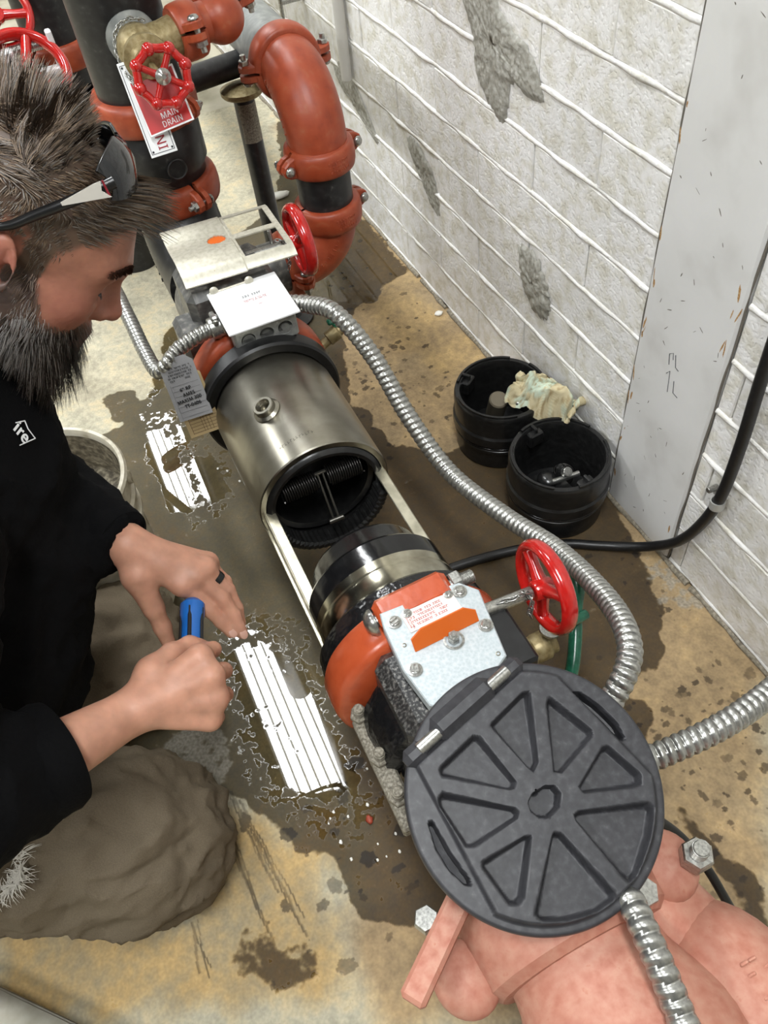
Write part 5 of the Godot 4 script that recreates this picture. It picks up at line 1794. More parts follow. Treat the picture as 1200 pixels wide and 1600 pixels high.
func disc_mesh(t: Node3D) -> void:
	var R := 0.1355
	var pockets := []
	var slots := []
	for poly in DISC_POCKETS:
		pockets.append(PackedVector2Array(poly))
	for poly in DISC_SLOTS:
		slots.append(PackedVector2Array(poly))
	var hub := PackedVector2Array(DISC_HUB)
	var nr := 96
	var na := 300
	var rows := []
	var m := MB.new()
	var dep := PackedFloat32Array()
	var pts := PackedVector2Array()
	for r in nr + 1:
		var rr := R * pow(float(r) / nr, 0.9)
		for a in na:
			var th := TAU * a / na
			var p := Vector2(cos(th), sin(th)) * rr
			var y := 0.0
			var edge := R - rr
			if edge < 0.004:
				y -= 0.004 - sqrt(maxf(0.0, 0.000016 - pow(0.004 - edge, 2.0)))
			# the raised web stands above a lower outer rim
			var web := in_web(p)
			y += 0.006 * smoothstep(-0.0015, 0.0025, web)
			var pk := -1.0
			for q in pockets:
				pk = maxf(pk, in_poly(p, q))
			y -= 0.0145 * smoothstep(-0.0006, 0.0032, pk) if pk > -0.001 else 0.0
			var hb := in_poly(p, hub)
			y -= 0.016 * smoothstep(-0.0004, 0.0022, hb) if hb > -0.001 else 0.0
			var sl := -1.0
			for q in slots:
				sl = maxf(sl, in_poly(p, q))
			y -= 0.026 * smoothstep(-0.0004, 0.0015, sl) if sl > -0.001 else 0.0
			pts.append(p)
			dep.append(y)
	for r in nr + 1:
		var row := PackedVector3Array()
		for a in na:
			var p := pts[r * na + a]
			row.append(Vector3(p.x, dep[r * na + a], p.y))
		rows.append(row)
	for k in 3:
		var row := PackedVector3Array()
		for a in na:
			var th := TAU * a / na
			var rr: float = [R, R * 0.985, 0.02][k]
			row.append(Vector3(cos(th) * rr, [-0.014, -0.018, -0.030][k], sin(th) * rr))
		rows.append(row)
	m.sheet(rows, true)
	for k in m.n.size():
		m.n[k] = -m.n[k]
	for k in range(0, m.i.size(), 3):
		var s := m.i[k + 1]
		m.i[k + 1] = m.i[k + 2]
		m.i[k + 2] = s
	m.put(t, "disc_body", M.cover_plastic)

func in_web(p: Vector2) -> float:
	# straight-sided raised area inside the round rim
	var d := 0.125 - p.length()
	for q in DISC_WEB:
		d = minf(d, q.z - Vector2(q.x, q.y).dot(p))
	return d
# ------------------------------------------------------------------ small things on the floor
func pebble(called: String, label: String, category: String, at: Vector3, rad: Vector3, mat: Material, sd: int, group := "") -> void:
	var t := thing(called, label, category, at, group)
	var m := MB.new()
	m.ball(Vector3(0, rad.y * 0.8, 0), rad, 10, 6)
	var g := RandomNumberGenerator.new()
	g.seed = sd
	var ph := Vector3(g.randf() * 9.0, g.randf() * 9.0, g.randf() * 9.0)
	for k in m.v.size():
		var d := m.v[k] / rad.x
		m.v[k] *= 1.0 + 0.22 * sin(d.x * 3.0 + ph.x) * cos(d.z * 3.3 + ph.y) + 0.12 * sin(d.y * 5.0 + ph.z)
	m.put(t, "lump", mat)

func build_floor_bits() -> void:
	var white := plain(rgb(232, 230, 222), 0.7)
	pebble("paint_chip", "white paint chip on the tan concrete by the block wall", "chip", Vector3(-0.034, 0, -0.735), Vector3(0.012, 0.005, 0.010), white, 3)
	pebble("pebble", "reddish pebble on the wet floor below the bright puddle", "pebble", Vector3(-0.748, 0, 0.402), Vector3(0.006, 0.004, 0.008), plain(rgb(150, 62, 40), 0.5), 4)
	pebble("pipe_scrap", "pale scrap of plaster on the floor behind the pipe stand", "scrap", Vector3(-0.20, 0, -1.55), Vector3(0.030, 0.012, 0.016), white, 6)
	rng.seed = 5
	for k in 26:
		var at := Vector3(-0.77 + rng.randf_range(-0.06, 0.08), 0, 0.36 + rng.randf_range(-0.05, 0.11))
		if k > 15:
			at = Vector3(-0.80 + rng.randf_range(-0.06, 0.10), 0, -0.55 + rng.randf_range(-0.16, 0.14))
		pebble("grit_crumb", "tiny pale crumb of grit on the wet concrete", "crumb", at, Vector3(0.0022, 0.0014, 0.003) * rng.randf_range(0.6, 1.3), white, 20 + k, "pale grit crumbs on the wet floor")

func build_side_items() -> void:
	check_module(Vector3(-0.122, 0, -0.256), 0.6, "black check-valve module holding a crumpled rag, against the wall", true)
	check_module(Vector3(-0.118, 0, -0.030), 0.1, "empty black check-valve module standing beside the painted column", false)
	rag()
	bucket()
	hose()
	small_valves()

func check_module(at: Vector3, turn: float, label: String, tall: bool) -> void:
	var t := thing("check_module", label, "valve part", at, "")
	t.rotation.y = turn
	var m := MB.new()
	var r := 0.105
	var h := 0.155
	m.lathe([Vector2(0, 0.0), Vector2(r * 0.90, 0.0), Vector2(r * 0.93, 0.004), Vector2(r * 0.93, 0.045), Vector2(r * 0.97, 0.050), Vector2(r * 0.97, 0.058), Vector2(r * 0.93, 0.061), Vector2(r * 0.93, 0.066), Vector2(r * 1.0, 0.072), Vector2(r * 1.0, 0.094), Vector2(r * 0.965, 0.099), Vector2(r * 0.975, h - 0.010), Vector2(r * 0.96, h - 0.002), Vector2(r * 0.945, h), Vector2(r * 0.86, h), Vector2(r * 0.845, h - 0.003), Vector2(r * 0.83, h - 0.02), Vector2(r * 0.80, 0.03), Vector2(r * 0.78, 0.022), Vector2(0, 0.022)], 72)
	var body := m.put(t, "shell", M.module)
	m = MB.new()
	m.torus(Vector3(0, 0.0635, 0), Vector3.UP, r * 0.95, 0.0035, 64, 8)
	m.put(t, "o_ring", M.rubber_wet)
	# raised segments on the rim with gaps between
	for k in 3:
		var a0 := TAU * k / 3.0 + 0.25
		m = MB.new()
		m.lathe([Vector2(r * 0.88, h - 0.001), Vector2(r * 0.94, h - 0.001), Vector2(r * 0.935, h + 0.005), Vector2(r * 0.89, h + 0.005), Vector2(r * 0.88, h - 0.001)], 24, false, a0, a0 + 1.6)
		m.put(body, "rim_segment", M.module)
	# two square lugs inside the rim
	for s in [-1.0, 1.0]:
		m = MB.new()
		m.box(Vector3(0.0, h - 0.022, s * r * 0.76), Vector3(0.034, 0.034, 0.018), 0.003)
		m.box(Vector3(0.0, h - 0.008, s * r * 0.80), Vector3(0.007, 0.030, 0.020), 0.002)
		m.put(t, "lug", M.module)
	# clapper arm, pin and spring housing in the well
	m = MB.new()
	if tall:
		m.cyl(Vector3(0.01, 0.05, -0.02), Vector3(-0.01, 0.13, 0.0), 0.021, 24, 0.003)
		m.put(t, "spring_housing", plain(rgb(112, 104, 88), 0.4, 0.3), "dull bronze spring housing")
		m = MB.new()
		m.cyl(Vector3(-0.02, 0.145, 0.05), Vector3(0.035, 0.085, 0.0), 0.0028, 10)
		m.ball(Vector3(-0.02, 0.146, 0.05), Vector3.ONE * 0.0055, 12, 8)
		m.put(t, "pull_rod", M.bolt)
	else:
		m.box(Vector3(-0.012, 0.085, 0.02), Vector3(0.040, 0.008, 0.050), 0.003)
		m.box(Vector3(0.0, 0.105, 0.005), Vector3(0.018, 0.045, 0.016), 0.006)
		m.ball(Vector3(-0.026, 0.093, 0.0), Vector3(0.020, 0.014, 0.022), 20, 12)
		m.put(t, "clapper_arm", plain(rgb(70, 70, 70), 0.25, 0.8), "bent dark steel clapper arm")
		m = MB.new()
		m.cyl(Vector3(-0.03, 0.105, 0.018), Vector3(0.03, 0.105, 0.030), 0.006, 16)
		m.cyl(Vector3(0.0, 0.118, 0.02), Vector3(0.0, 0.128, 0.03), 0.010, 18)
		m.put(t, "pin", M.bolt)
		m = MB.new()
		for k in 5:
			m.torus(Vector3(0.042, 0.03 + k * 0.005, -0.028), Vector3.UP, 0.020, 0.0024, 24, 6)
		m.put(t, "spring", M.spring)

func rag() -> void:
	var t := thing("cleaning_rag", "crumpled beige and pale green rag on the rim of the black module", "rag", Vector3(-0.062, 0.158, -0.165))
	var ns := FastNoiseLite.new()
	ns.seed = 12
	ns.frequency = 1.0
	var w := 72
	var h := 56
	var m := MB.new()
	var rows := []
	for j in h:
		var row := PackedVector3Array()
		for k in w:
			var a := float(k) / (w - 1) - 0.5
			var b := float(j) / (h - 1) - 0.5
			var hump := 0.052 * exp(-pow((a + 0.14) * 3.4, 2.0) - pow(b * 2.6, 2.0)) + 0.040 * exp(-pow((a - 0.22) * 4.0, 2.0) - pow((b + 0.18) * 3.5, 2.0))
			var fold := 0.008 * sin(a * 15.0 + 4.0 * ns.get_noise_2d(a * 1.5, b * 1.5) + b * 6.0) + 0.006 * sin(b * 13.0 - a * 9.0) + 0.010 * ns.get_noise_2d(a * 2.6 + 3.0, b * 2.6)
			var sag := -0.030 * smoothstep(0.28, 0.5, absf(b)) - 0.016 * smoothstep(0.36, 0.5, a)
			var p := Vector3(a * 0.070 + b * 0.055 + 0.014 * ns.get_noise_2d(b * 2.0, a * 1.5), hump + fold + sag + 0.008, a * 0.150 - b * 0.030 + 0.014 * ns.get_noise_2d(a * 2.0 + 7.0, b * 1.6))
			# the curled end
			if a > 0.33:
				var c := (a - 0.33) / 0.17 * 3.4
				p.z = 0.050 - b * 0.03 + 0.012 * sin(c)
				p.y = 0.004 + 0.014 * (1.0 - cos(c)) * 0.8 + sag * 0.3
			row.append(p)
		rows.append(row)
	m.uses_uv = true
	m.sheet(rows, false, 0.0016)
	# fibre colour runs with the weave: beige cloth with pale green bands
	var im := Image.create(256, 128, false, Image.FORMAT_RGB8)
	for x in 256:
		for y in 128:
			var band := 0.5 + 0.5 * sin(x * 0.16)
			var grn := smoothstep(0.35, 0.85, ns.get_noise_2d(x * 0.012, y * 0.02) + 0.45 + 0.1 * band)
			var c := rgb(200, 188, 152).lerp(rgb(196, 210, 190), grn)
			var dirt := clampf(ns.get_noise_2d(x * 0.045 + 40.0, y * 0.06) * 1.4, 0.0, 1.0)
			c = c.lerp(rgb(142, 118, 78), dirt * 0.8)
			im.set_pixel(x, y, c * (0.94 + 0.08 * band * float(y % 2)))
	var mat := plain(Color(1, 1, 1), 0.9)
	mat.albedo_texture = ImageTexture.create_from_image(im)
	mat.heightmap_enabled = true
	mat.heightmap_texture = M.grain
	mat.heightmap_scale = 0.02
	m.put(t, "cloth", mat)

func bucket() -> void:
	var t := thing("plastic_bucket", "dirty white plastic bucket behind the worker's left arm", "bucket", Vector3(-1.045, 0, -0.240))
	var m := MB.new()
	m.lathe([Vector2(0, 0.0), Vector2(0.126, 0.0), Vector2(0.130, 0.004), Vector2(0.138, 0.25), Vector2(0.1445, 0.254), Vector2(0.1445, 0.262), Vector2(0.139, 0.266), Vector2(0.1395, 0.29), Vector2(0.1455, 0.294), Vector2(0.1455, 0.302), Vector2(0.140, 0.306), Vector2(0.142, 0.350), Vector2(0.148, 0.352), Vector2(0.150, 0.358), Vector2(0.147, 0.364), Vector2(0.141, 0.364), Vector2(0.138, 0.358), Vector2(0.136, 0.26), Vector2(0, 0.26)], 72)
	var tex := noise_tex(0.012, 71, [rgb(120, 108, 84), rgb(186, 178, 156), rgb(206, 200, 182), rgb(214, 210, 196)], [0.0, 0.35, 0.6, 1.0])
	m.put(t, "pail", rough_mat(tex, 4.0, 0.45))
	m = MB.new()
	m.lathe([Vector2(0.1362, 0.27), Vector2(0.1370, 0.352)], 64)
	var gt := noise_tex(0.02, 72, [rgb(52, 46, 38), rgb(96, 88, 72), rgb(150, 142, 122), rgb(176, 168, 148)], [0.0, 0.4, 0.75, 1.0])
	var gm := rough_mat(gt, 7.0, 0.6, 0.0, M.grain, 0.05)
	m.lathe([Vector2(0.1362, 0.352), Vector2(0.1354, 0.272), Vector2(0, 0.268)], 64)
	m.put(t, "grime_lining", gm, "dark streaky grime inside")
	m = MB.new()
	for s in [-1.0, 1.0]:
		m.along(Vector3(s * 0.1, 0.325, 0.100).rotated(Vector3.UP, 0.7), Vector3(s, 0, 1).rotated(Vector3.UP, 0.7), [Vector2(0.012, -0.004), Vector2(0.012, 0.006), Vector2(0, 0.006)], 16)
	m.put(t, "handle_boss", rough_mat(tex, 4.0, 0.45))

func hose() -> void:
	var t := thing("black_hose", "black hose running down the wall beside the column then across the floor", "hose", Vector3(-0.03, 0, 0.25))
	var o := Vector3(-0.03, 0, 0.25)
	var pts := []
	for p in [Vector3(-0.02, 0.95, 0.272), Vector3(-0.020, 0.582, 0.277), Vector3(-0.020, 0.42, 0.284), Vector3(-0.020, 0.29, 0.282), Vector3(-0.020, 0.19, 0.262), Vector3(-0.022, 0.105, 0.229), Vector3(-0.034, 0.045, 0.185), Vector3(-0.065, 0.016, 0.145), Vector3(-0.11, 0.010, 0.112), Vector3(-0.165, 0.010, 0.078), Vector3(-0.265, 0.010, 0.043), Vector3(-0.402, 0.010, 0.022), Vector3(-0.50, 0.010, 0.030), Vector3(-0.60, 0.010, 0.06)]:
		pts.append(p - o)
	var m := MB.new()
	m.tube(even(spline(pts, 10), 0.008), 0.0098, 16)
	m.put(t, "hose_wall", M.hose)
	var c := thing("hose_clip", "grey strap clip holding the black hose to the block wall", "clip", Vector3(-0.018, 0.270, 0.281))
	m = MB.new()
	m.along(Vector3(-0.002, -0.008, 0), Vector3(0, 1, -0.1), [Vector2(0.0102, 0), Vector2(0.0125, 0.0), Vector2(0.0125, 0.016), Vector2(0.0102, 0.016)], 20)
	m.box(Vector3(0.014, 0.0, -0.012), Vector3(0.004, 0.016, 0.03), 0.001)
	m.put(c, "strap", plain(rgb(176, 176, 172), 0.4, 0.4))
	m = MB.new()
	m.cyl(Vector3(-0.006, 0.012, -0.024), Vector3(0.014, 0.012, -0.024), 0.0055, 12)
	m.put(c, "screw", M.bolt)

func small_valves() -> void:
	var g := rough_mat(noise_tex(0.02, 75, [rgb(14, 60, 44), rgb(24, 84, 62), rgb(40, 104, 80)], [0.0, 0.5, 1.0]), 9.0, 0.25)
	var t := thing("ball_valve", "brass ball valve with dark green lever beside the front valve", "valve", Vector3(-0.447, 0.345, 0.409))
	var m := MB.new()
	m.along(Vector3(-0.045, 0, 0.002), Vector3.RIGHT, [Vector2(0, 0), Vector2(0.017, 0), Vector2(0.017, 0.012), Vector2(0.021, 0.014)], 6, true)
	m.along(Vector3(-0.03, 0, 0), Vector3.RIGHT, [Vector2(0, 0), Vector2(0.021, 0.0), Vector2(0.022, 0.012), Vector2(0.019, 0.016), Vector2(0.021, 0.022), Vector2(0.021, 0.038), Vector2(0.017, 0.042), Vector2(0.017, 0.05), Vector2(0.012, 0.05), Vector2(0.011, 0.04), Vector2(0, 0.04)], 28)
	m.put(t, "valve_body", M.brass)
	m = MB.new()
	m.along(Vector3(0.012, 0.014, -0.004), Vector3(0.2, 1, 0), [Vector2(0, 0), Vector2(0.008, 0.0), Vector2(0.008, 0.012), Vector2(0.015, 0.013), Vector2(0.015, 0.017), Vector2(0, 0.018)], 18)
	m.put(t, "stem_nut", M.bolt)
	m = MB.new()
	m.tube(spline([Vector3(0.012, 0.026, -0.004), Vector3(0.034, 0.024, -0.004), Vector3(0.060, 0.018, -0.006), Vector3(0.078, 0.010, -0.010)], 6), 0.008, 12)
	m.put(t, "lever", g, "short green lever")
	var lv := thing("drain_tube", "dark green tube standing between the ball valve and the loop of conduit", "tube", Vector3(-0.352, 0.372, 0.356))
	m = MB.new()
	m.tube(spline([Vector3(-0.012, 0.004, -0.052), Vector3(-0.002, 0.003, -0.015), Vector3(-0.004, -0.002, 0.004), Vector3(-0.020, -0.026, 0.026), Vector3(-0.040, -0.040, 0.058), Vector3(-0.066, -0.062, 0.092), Vector3(-0.10, -0.10, 0.12)], 8), 0.0098, 16)
	m.put(lv, "tube_wall", g)
	t = thing("test_cock", "small brass test cock with green handle on the rear coupling", "valve", Vector3(-0.452, 0.395, -0.320))
	m = MB.new()
	m.tube(PackedVector3Array([Vector3(-0.045, -0.02, 0.005), Vector3(0.0, 0, 0), Vector3(0.035, 0.012, -0.004)]), 0.0095, 16)
	m.along(Vector3(-0.004, -0.002, 0), Vector3(1, 0.35, -0.1), [Vector2(0.0, -0.012), Vector2(0.014, -0.012), Vector2(0.014, 0.010), Vector2(0.010, 0.013), Vector2(0.010, 0.03), Vector2(0.012, 0.032), Vector2(0.012, 0.042), Vector2(0, 0.042)], 20)
	m.put(t, "cock_body", M.brass)
	m = MB.new()
	m.box(Vector3(0.006, 0.020, -0.012), Vector3(0.028, 0.010, 0.014), 0.003)
	m.cyl(Vector3(0.004, 0.0, -0.004), Vector3(0.005, 0.018, -0.008), 0.005, 10)
	m.put(t, "handle", g)
# ------------------------------------------------------------------ the worker
# a smooth solid made of tapered bars and egg shapes, meshed cell by cell along its surface
class Solid:
	var a := PackedVector3Array()
	var ba := PackedVector3Array()
	var il := PackedFloat32Array()
	var ra := PackedFloat32Array()
	var rd := PackedFloat32Array()
	var kk := PackedFloat32Array()
	var ec := PackedVector3Array()
	var eb: Array[Basis] = []
	var em := PackedFloat32Array()
	var ek := PackedFloat32Array()
	var es := PackedInt32Array()
	var verts := PackedVector3Array()
	var norms := PackedVector3Array()
	var tris := PackedInt32Array()

	func bar(p: Vector3, q: Vector3, r1: float, r2: float, k := 0.02) -> void:
		a.append(p)
		ba.append(q - p)
		il.append(1.0 / maxf((q - p).length_squared(), 1e-10))
		ra.append(r1)
		rd.append(r2 - r1)
		kk.append(k)

	func egg(c: Vector3, r: Vector3, k := 0.02, turn := Basis.IDENTITY, cut := 1) -> void:
		ec.append(c)
		eb.append((turn * Basis.from_scale(r)).inverse())
		em.append(minf(r.x, minf(r.y, r.z)))
		ek.append(k)
		es.append(cut)

	func dist(p: Vector3) -> float:
		var d := 1e3
		for n in a.size():
			var w := p - a[n]
			var t := clampf(w.dot(ba[n]) * il[n], 0.0, 1.0)
			var e := (w - ba[n] * t).length() - ra[n] - rd[n] * t
			var k := kk[n]
			if e - d < k:
				if d - e < k:
					var h := (k - absf(d - e)) / k
					d = minf(d, e) - h * h * k * 0.25
				else:
					d = e
		for n in ec.size():
			var q := eb[n] * (p - ec[n])
			var l := q.length()
			var e := (l - 1.0) * em[n] if l < 0.5 else l * (l - 1.0) / maxf((eb[n].transposed() * q).length(), 1e-6)
			var k := ek[n]
			if es[n] == 1:
				if e - d < k:
					if d - e < k:
						var h := (k - absf(d - e)) / k
						d = minf(d, e) - h * h * k * 0.25
					else:
						d = e
			else:
				e = -e
				if d - e < k:
					if e - d < k:
						var h := (k - absf(d - e)) / k
						d = maxf(d, e) + h * h * k * 0.25
					else:
						d = e
		return d

	func build(cell: float) -> void:
		var val := {}
		var idx := {}
		var todo: Array[Vector3i] = []
		var starts := []
		for n in a.size():
			starts.append(a[n] + ba[n] * 0.5)
		for n in ec.size():
			if es[n] == 1:
				starts.append(ec[n])
		for s in starts:
			var p: Vector3 = s
			for step in 400:
				if dist(p) > 0.0:
					break
				p.y += cell * 0.5
			todo.append(Vector3i((p / cell).floor()))
		var done := {}
		while todo.size():
			var c: Vector3i = todo.pop_back()
			if done.has(c):
				continue
			done[c] = true
			var neg := 0
			var f := PackedFloat32Array()
			f.resize(8)
			for k in 8:
				var q := c + Vector3i(k & 1, (k >> 1) & 1, (k >> 2) & 1)
				var v = val.get(q)
				if v == null:
					v = dist(Vector3(q) * cell)
					val[q] = v
				f[k] = v
				if v < 0.0:
					neg += 1
			if neg == 0 or neg == 8:
				continue
			var sum := Vector3.ZERO
			var cnt := 0
			for e in EDGES:
				var x0 := f[e[0]]
				var x1 := f[e[1]]
				if (x0 < 0.0) != (x1 < 0.0):
					var t := x0 / (x0 - x1)
					sum += (CORNER[e[0]] as Vector3).lerp(CORNER[e[1]], t)
					cnt += 1
			idx[c] = verts.size()
			verts.append((Vector3(c) + sum / cnt) * cell)
			for d in [Vector3i(1, 0, 0), Vector3i(-1, 0, 0), Vector3i(0, 1, 0), Vector3i(0, -1, 0), Vector3i(0, 0, 1), Vector3i(0, 0, -1)]:
				if not done.has(c + d):
					todo.append(c + d)
		norms.resize(verts.size())
		for c in idx:
			var o: float = val[c]
			for ax in 3:
				var dx := Vector3i.ZERO
				dx[ax] = 1
				var other = val.get(c + dx)
				if other == null or (o < 0.0) == (other < 0.0):
					continue
				var du := Vector3i.ZERO
				var dv := Vector3i.ZERO
				du[(ax + 1) % 3] = 1
				dv[(ax + 2) % 3] = 1
				if not (idx.has(c - du) and idx.has(c - dv) and idx.has(c - du - dv)):
					continue
				var q := [idx[c - du - dv], idx[c - dv], idx[c], idx[c - du]]
				if o < 0.0:
					q = [q[0], q[3], q[2], q[1]]
				tris.append_array([q[0], q[1], q[2], q[0], q[2], q[3]])
				var nn := (verts[q[2]] - verts[q[0]]).cross(verts[q[1]] - verts[q[0]])
				for w in q:
					norms[w] += nn
		for k in norms.size():
			norms[k] = norms[k].normalized()

	func pour(m: MB, x: Transform3D, tint: Callable) -> void:
		var base := m.v.size()
		for k in verts.size():
			m.v.append(x * verts[k])
			m.n.append(x.basis * norms[k])
			m.c.append(tint.call(verts[k], norms[k]))
			m.u.append(Vector2.ZERO)
		for k in tris.size():
			m.i.append(base + tris[k])

	const CORNER := [Vector3(0, 0, 0), Vector3(1, 0, 0), Vector3(0, 1, 0), Vector3(1, 1, 0), Vector3(0, 0, 1), Vector3(1, 0, 1), Vector3(0, 1, 1), Vector3(1, 1, 1)]
	const EDGES := [[0, 1], [2, 3], [4, 5], [6, 7], [0, 2], [1, 3], [4, 6], [5, 7], [0, 4], [1, 5], [2, 6], [3, 7]]

# head frame: x forward, y up, z to the worker's right; origin between the ears
const HEAD := Vector3(-0.874, 0.927, 0.019)
var head_x := Transform3D(Basis(Vector3(0.643, -0.738, 0.203), Vector3(0.759, 0.650, -0.042), Vector3(-0.101, 0.181, 0.978)).orthonormalized(), HEAD)
var skull := Solid.new()
const SKIN := Color(0.285, 0.122, 0.078)

func head_solid() -> Solid:
	var s := Solid.new()
	s.egg(Vector3(-0.014, 0.052, 0), Vector3(0.096, 0.084, 0.075), 0.02)
	s.egg(Vector3(0.046, 0.052, 0), Vector3(0.056, 0.058, 0.060), 0.03)
	s.egg(Vector3(0.052, -0.012, 0), Vector3(0.046, 0.074, 0.058), 0.03)
	for z in [-1.0, 1.0]:
		s.egg(Vector3(0.062, -0.016, z * 0.036), Vector3(0.030, 0.026, 0.024), 0.02)
		s.bar(Vector3(0.006, -0.052, z * 0.054), Vector3(0.080, -0.086, z * 0.020), 0.021, 0.020, 0.02)
		s.bar(Vector3(0.099, 0.033, z * 0.006), Vector3(0.082, 0.034, z * 0.044), 0.0095, 0.009, 0.016)
		s.egg(Vector3(0.106, -0.023, z * 0.0125), Vector3(0.011, 0.0085, 0.008), 0.006)
		# closed-looking lids over the eyes
		s.egg(Vector3(0.083, 0.013, z * 0.032), Vector3(0.0145, 0.0115, 0.0155), 0.006)
	s.bar(Vector3(0.097, 0.022, 0), Vector3(0.119, -0.016, 0), 0.0085, 0.0105, 0.010)
	s.egg(Vector3(0.119, -0.018, 0), Vector3(0.0115, 0.0105, 0.011), 0.006)
	s.egg(Vector3(0.088, -0.086, 0), Vector3(0.024, 0.021, 0.026), 0.02)
	s.bar(Vector3(0.103, -0.049, -0.014), Vector3(0.103, -0.049, 0.014), 0.0068, 0.0068, 0.008)
	s.bar(Vector3(0.101, -0.061, -0.013), Vector3(0.101, -0.061, 0.013), 0.0072, 0.0072, 0.008)
	s.bar(Vector3(-0.030, -0.04, 0), Vector3(-0.075, -0.155, 0), 0.060, 0.066, 0.03)
	s.bar(Vector3(0.02, -0.06, 0), Vector3(-0.04, -0.13, 0), 0.045, 0.05, 0.03)
	for z in [-1.0, 1.0]:
		var turn := Basis(Vector3.UP, z * -0.42) * Basis(Vector3.BACK, 0.18)
		s.egg(Vector3(-0.010, -0.003, z * 0.0805), Vector3(0.0195, 0.0325, 0.0085), 0.006, turn)
		s.egg(Vector3(-0.004, -0.032, z * 0.077), Vector3(0.0095, 0.010, 0.007), 0.008)
		s.egg(Vector3(-0.0075, 0.001, z * 0.0895), Vector3(0.0115, 0.0215, 0.0095), 0.004, turn, -1)
		s.egg(Vector3(0.0005, -0.006, z * 0.083), Vector3(0.0055, 0.0085, 0.010), 0.004, turn, -1)
		s.egg(Vector3(-0.0125, 0.004, z * 0.0815), Vector3(0.0065, 0.018, 0.0055), 0.004, turn)
		# eye sockets
		s.egg(Vector3(0.101, 0.010, z * 0.026), Vector3(0.010, 0.010, 0.012), 0.016, Basis.IDENTITY, -1)
	return s

func hand(s: Solid, wrist: Vector3, arm: Vector3, palm: Array, fingers: Array, thumb: Array) -> void:
	s.bar(arm, wrist, 0.041, 0.0265, 0.01)
	for f in fingers:
		s.bar(wrist.lerp(f[0], 0.12), f[0], 0.0185, 0.0150, 0.008)
	for k in fingers.size() - 1:
		s.bar(fingers[k][0], fingers[k + 1][0], 0.0130, 0.0130, 0.008)
	s.bar(wrist, palm[0], 0.0255, 0.022, 0.010)
	for k in fingers.size():
		var f: Array = fingers[k]
		var r := [0.0098, 0.0102, 0.0096, 0.0085][k] as float
		s.bar(f[0], f[1], r * 1.08, r * 0.98, 0.005)
		s.bar(f[1], f[2], r * 0.98, r * 0.90, 0.004)
		s.bar(f[2], f[3], r * 0.90, r * 0.80, 0.004)
	s.bar(wrist.lerp(thumb[0], 0.5), thumb[0], 0.019, 0.018, 0.010)
	s.bar(thumb[0], thumb[1], 0.0195, 0.0140, 0.012)
	s.bar(thumb[1], thumb[2], 0.0125, 0.0115, 0.006)
	s.bar(thumb[2], thumb[3], 0.0115, 0.0095, 0.005)

const LEFT_ARM := Vector3(-1.040, 0.580, -0.070)
const LEFT_WRIST := Vector3(-0.9061, 0.5637, 0.1418)
const RIGHT_ARM := Vector3(-1.165, 0.595, 0.420)
const RIGHT_WRIST := Vector3(-0.9662, 0.5117, 0.3391)

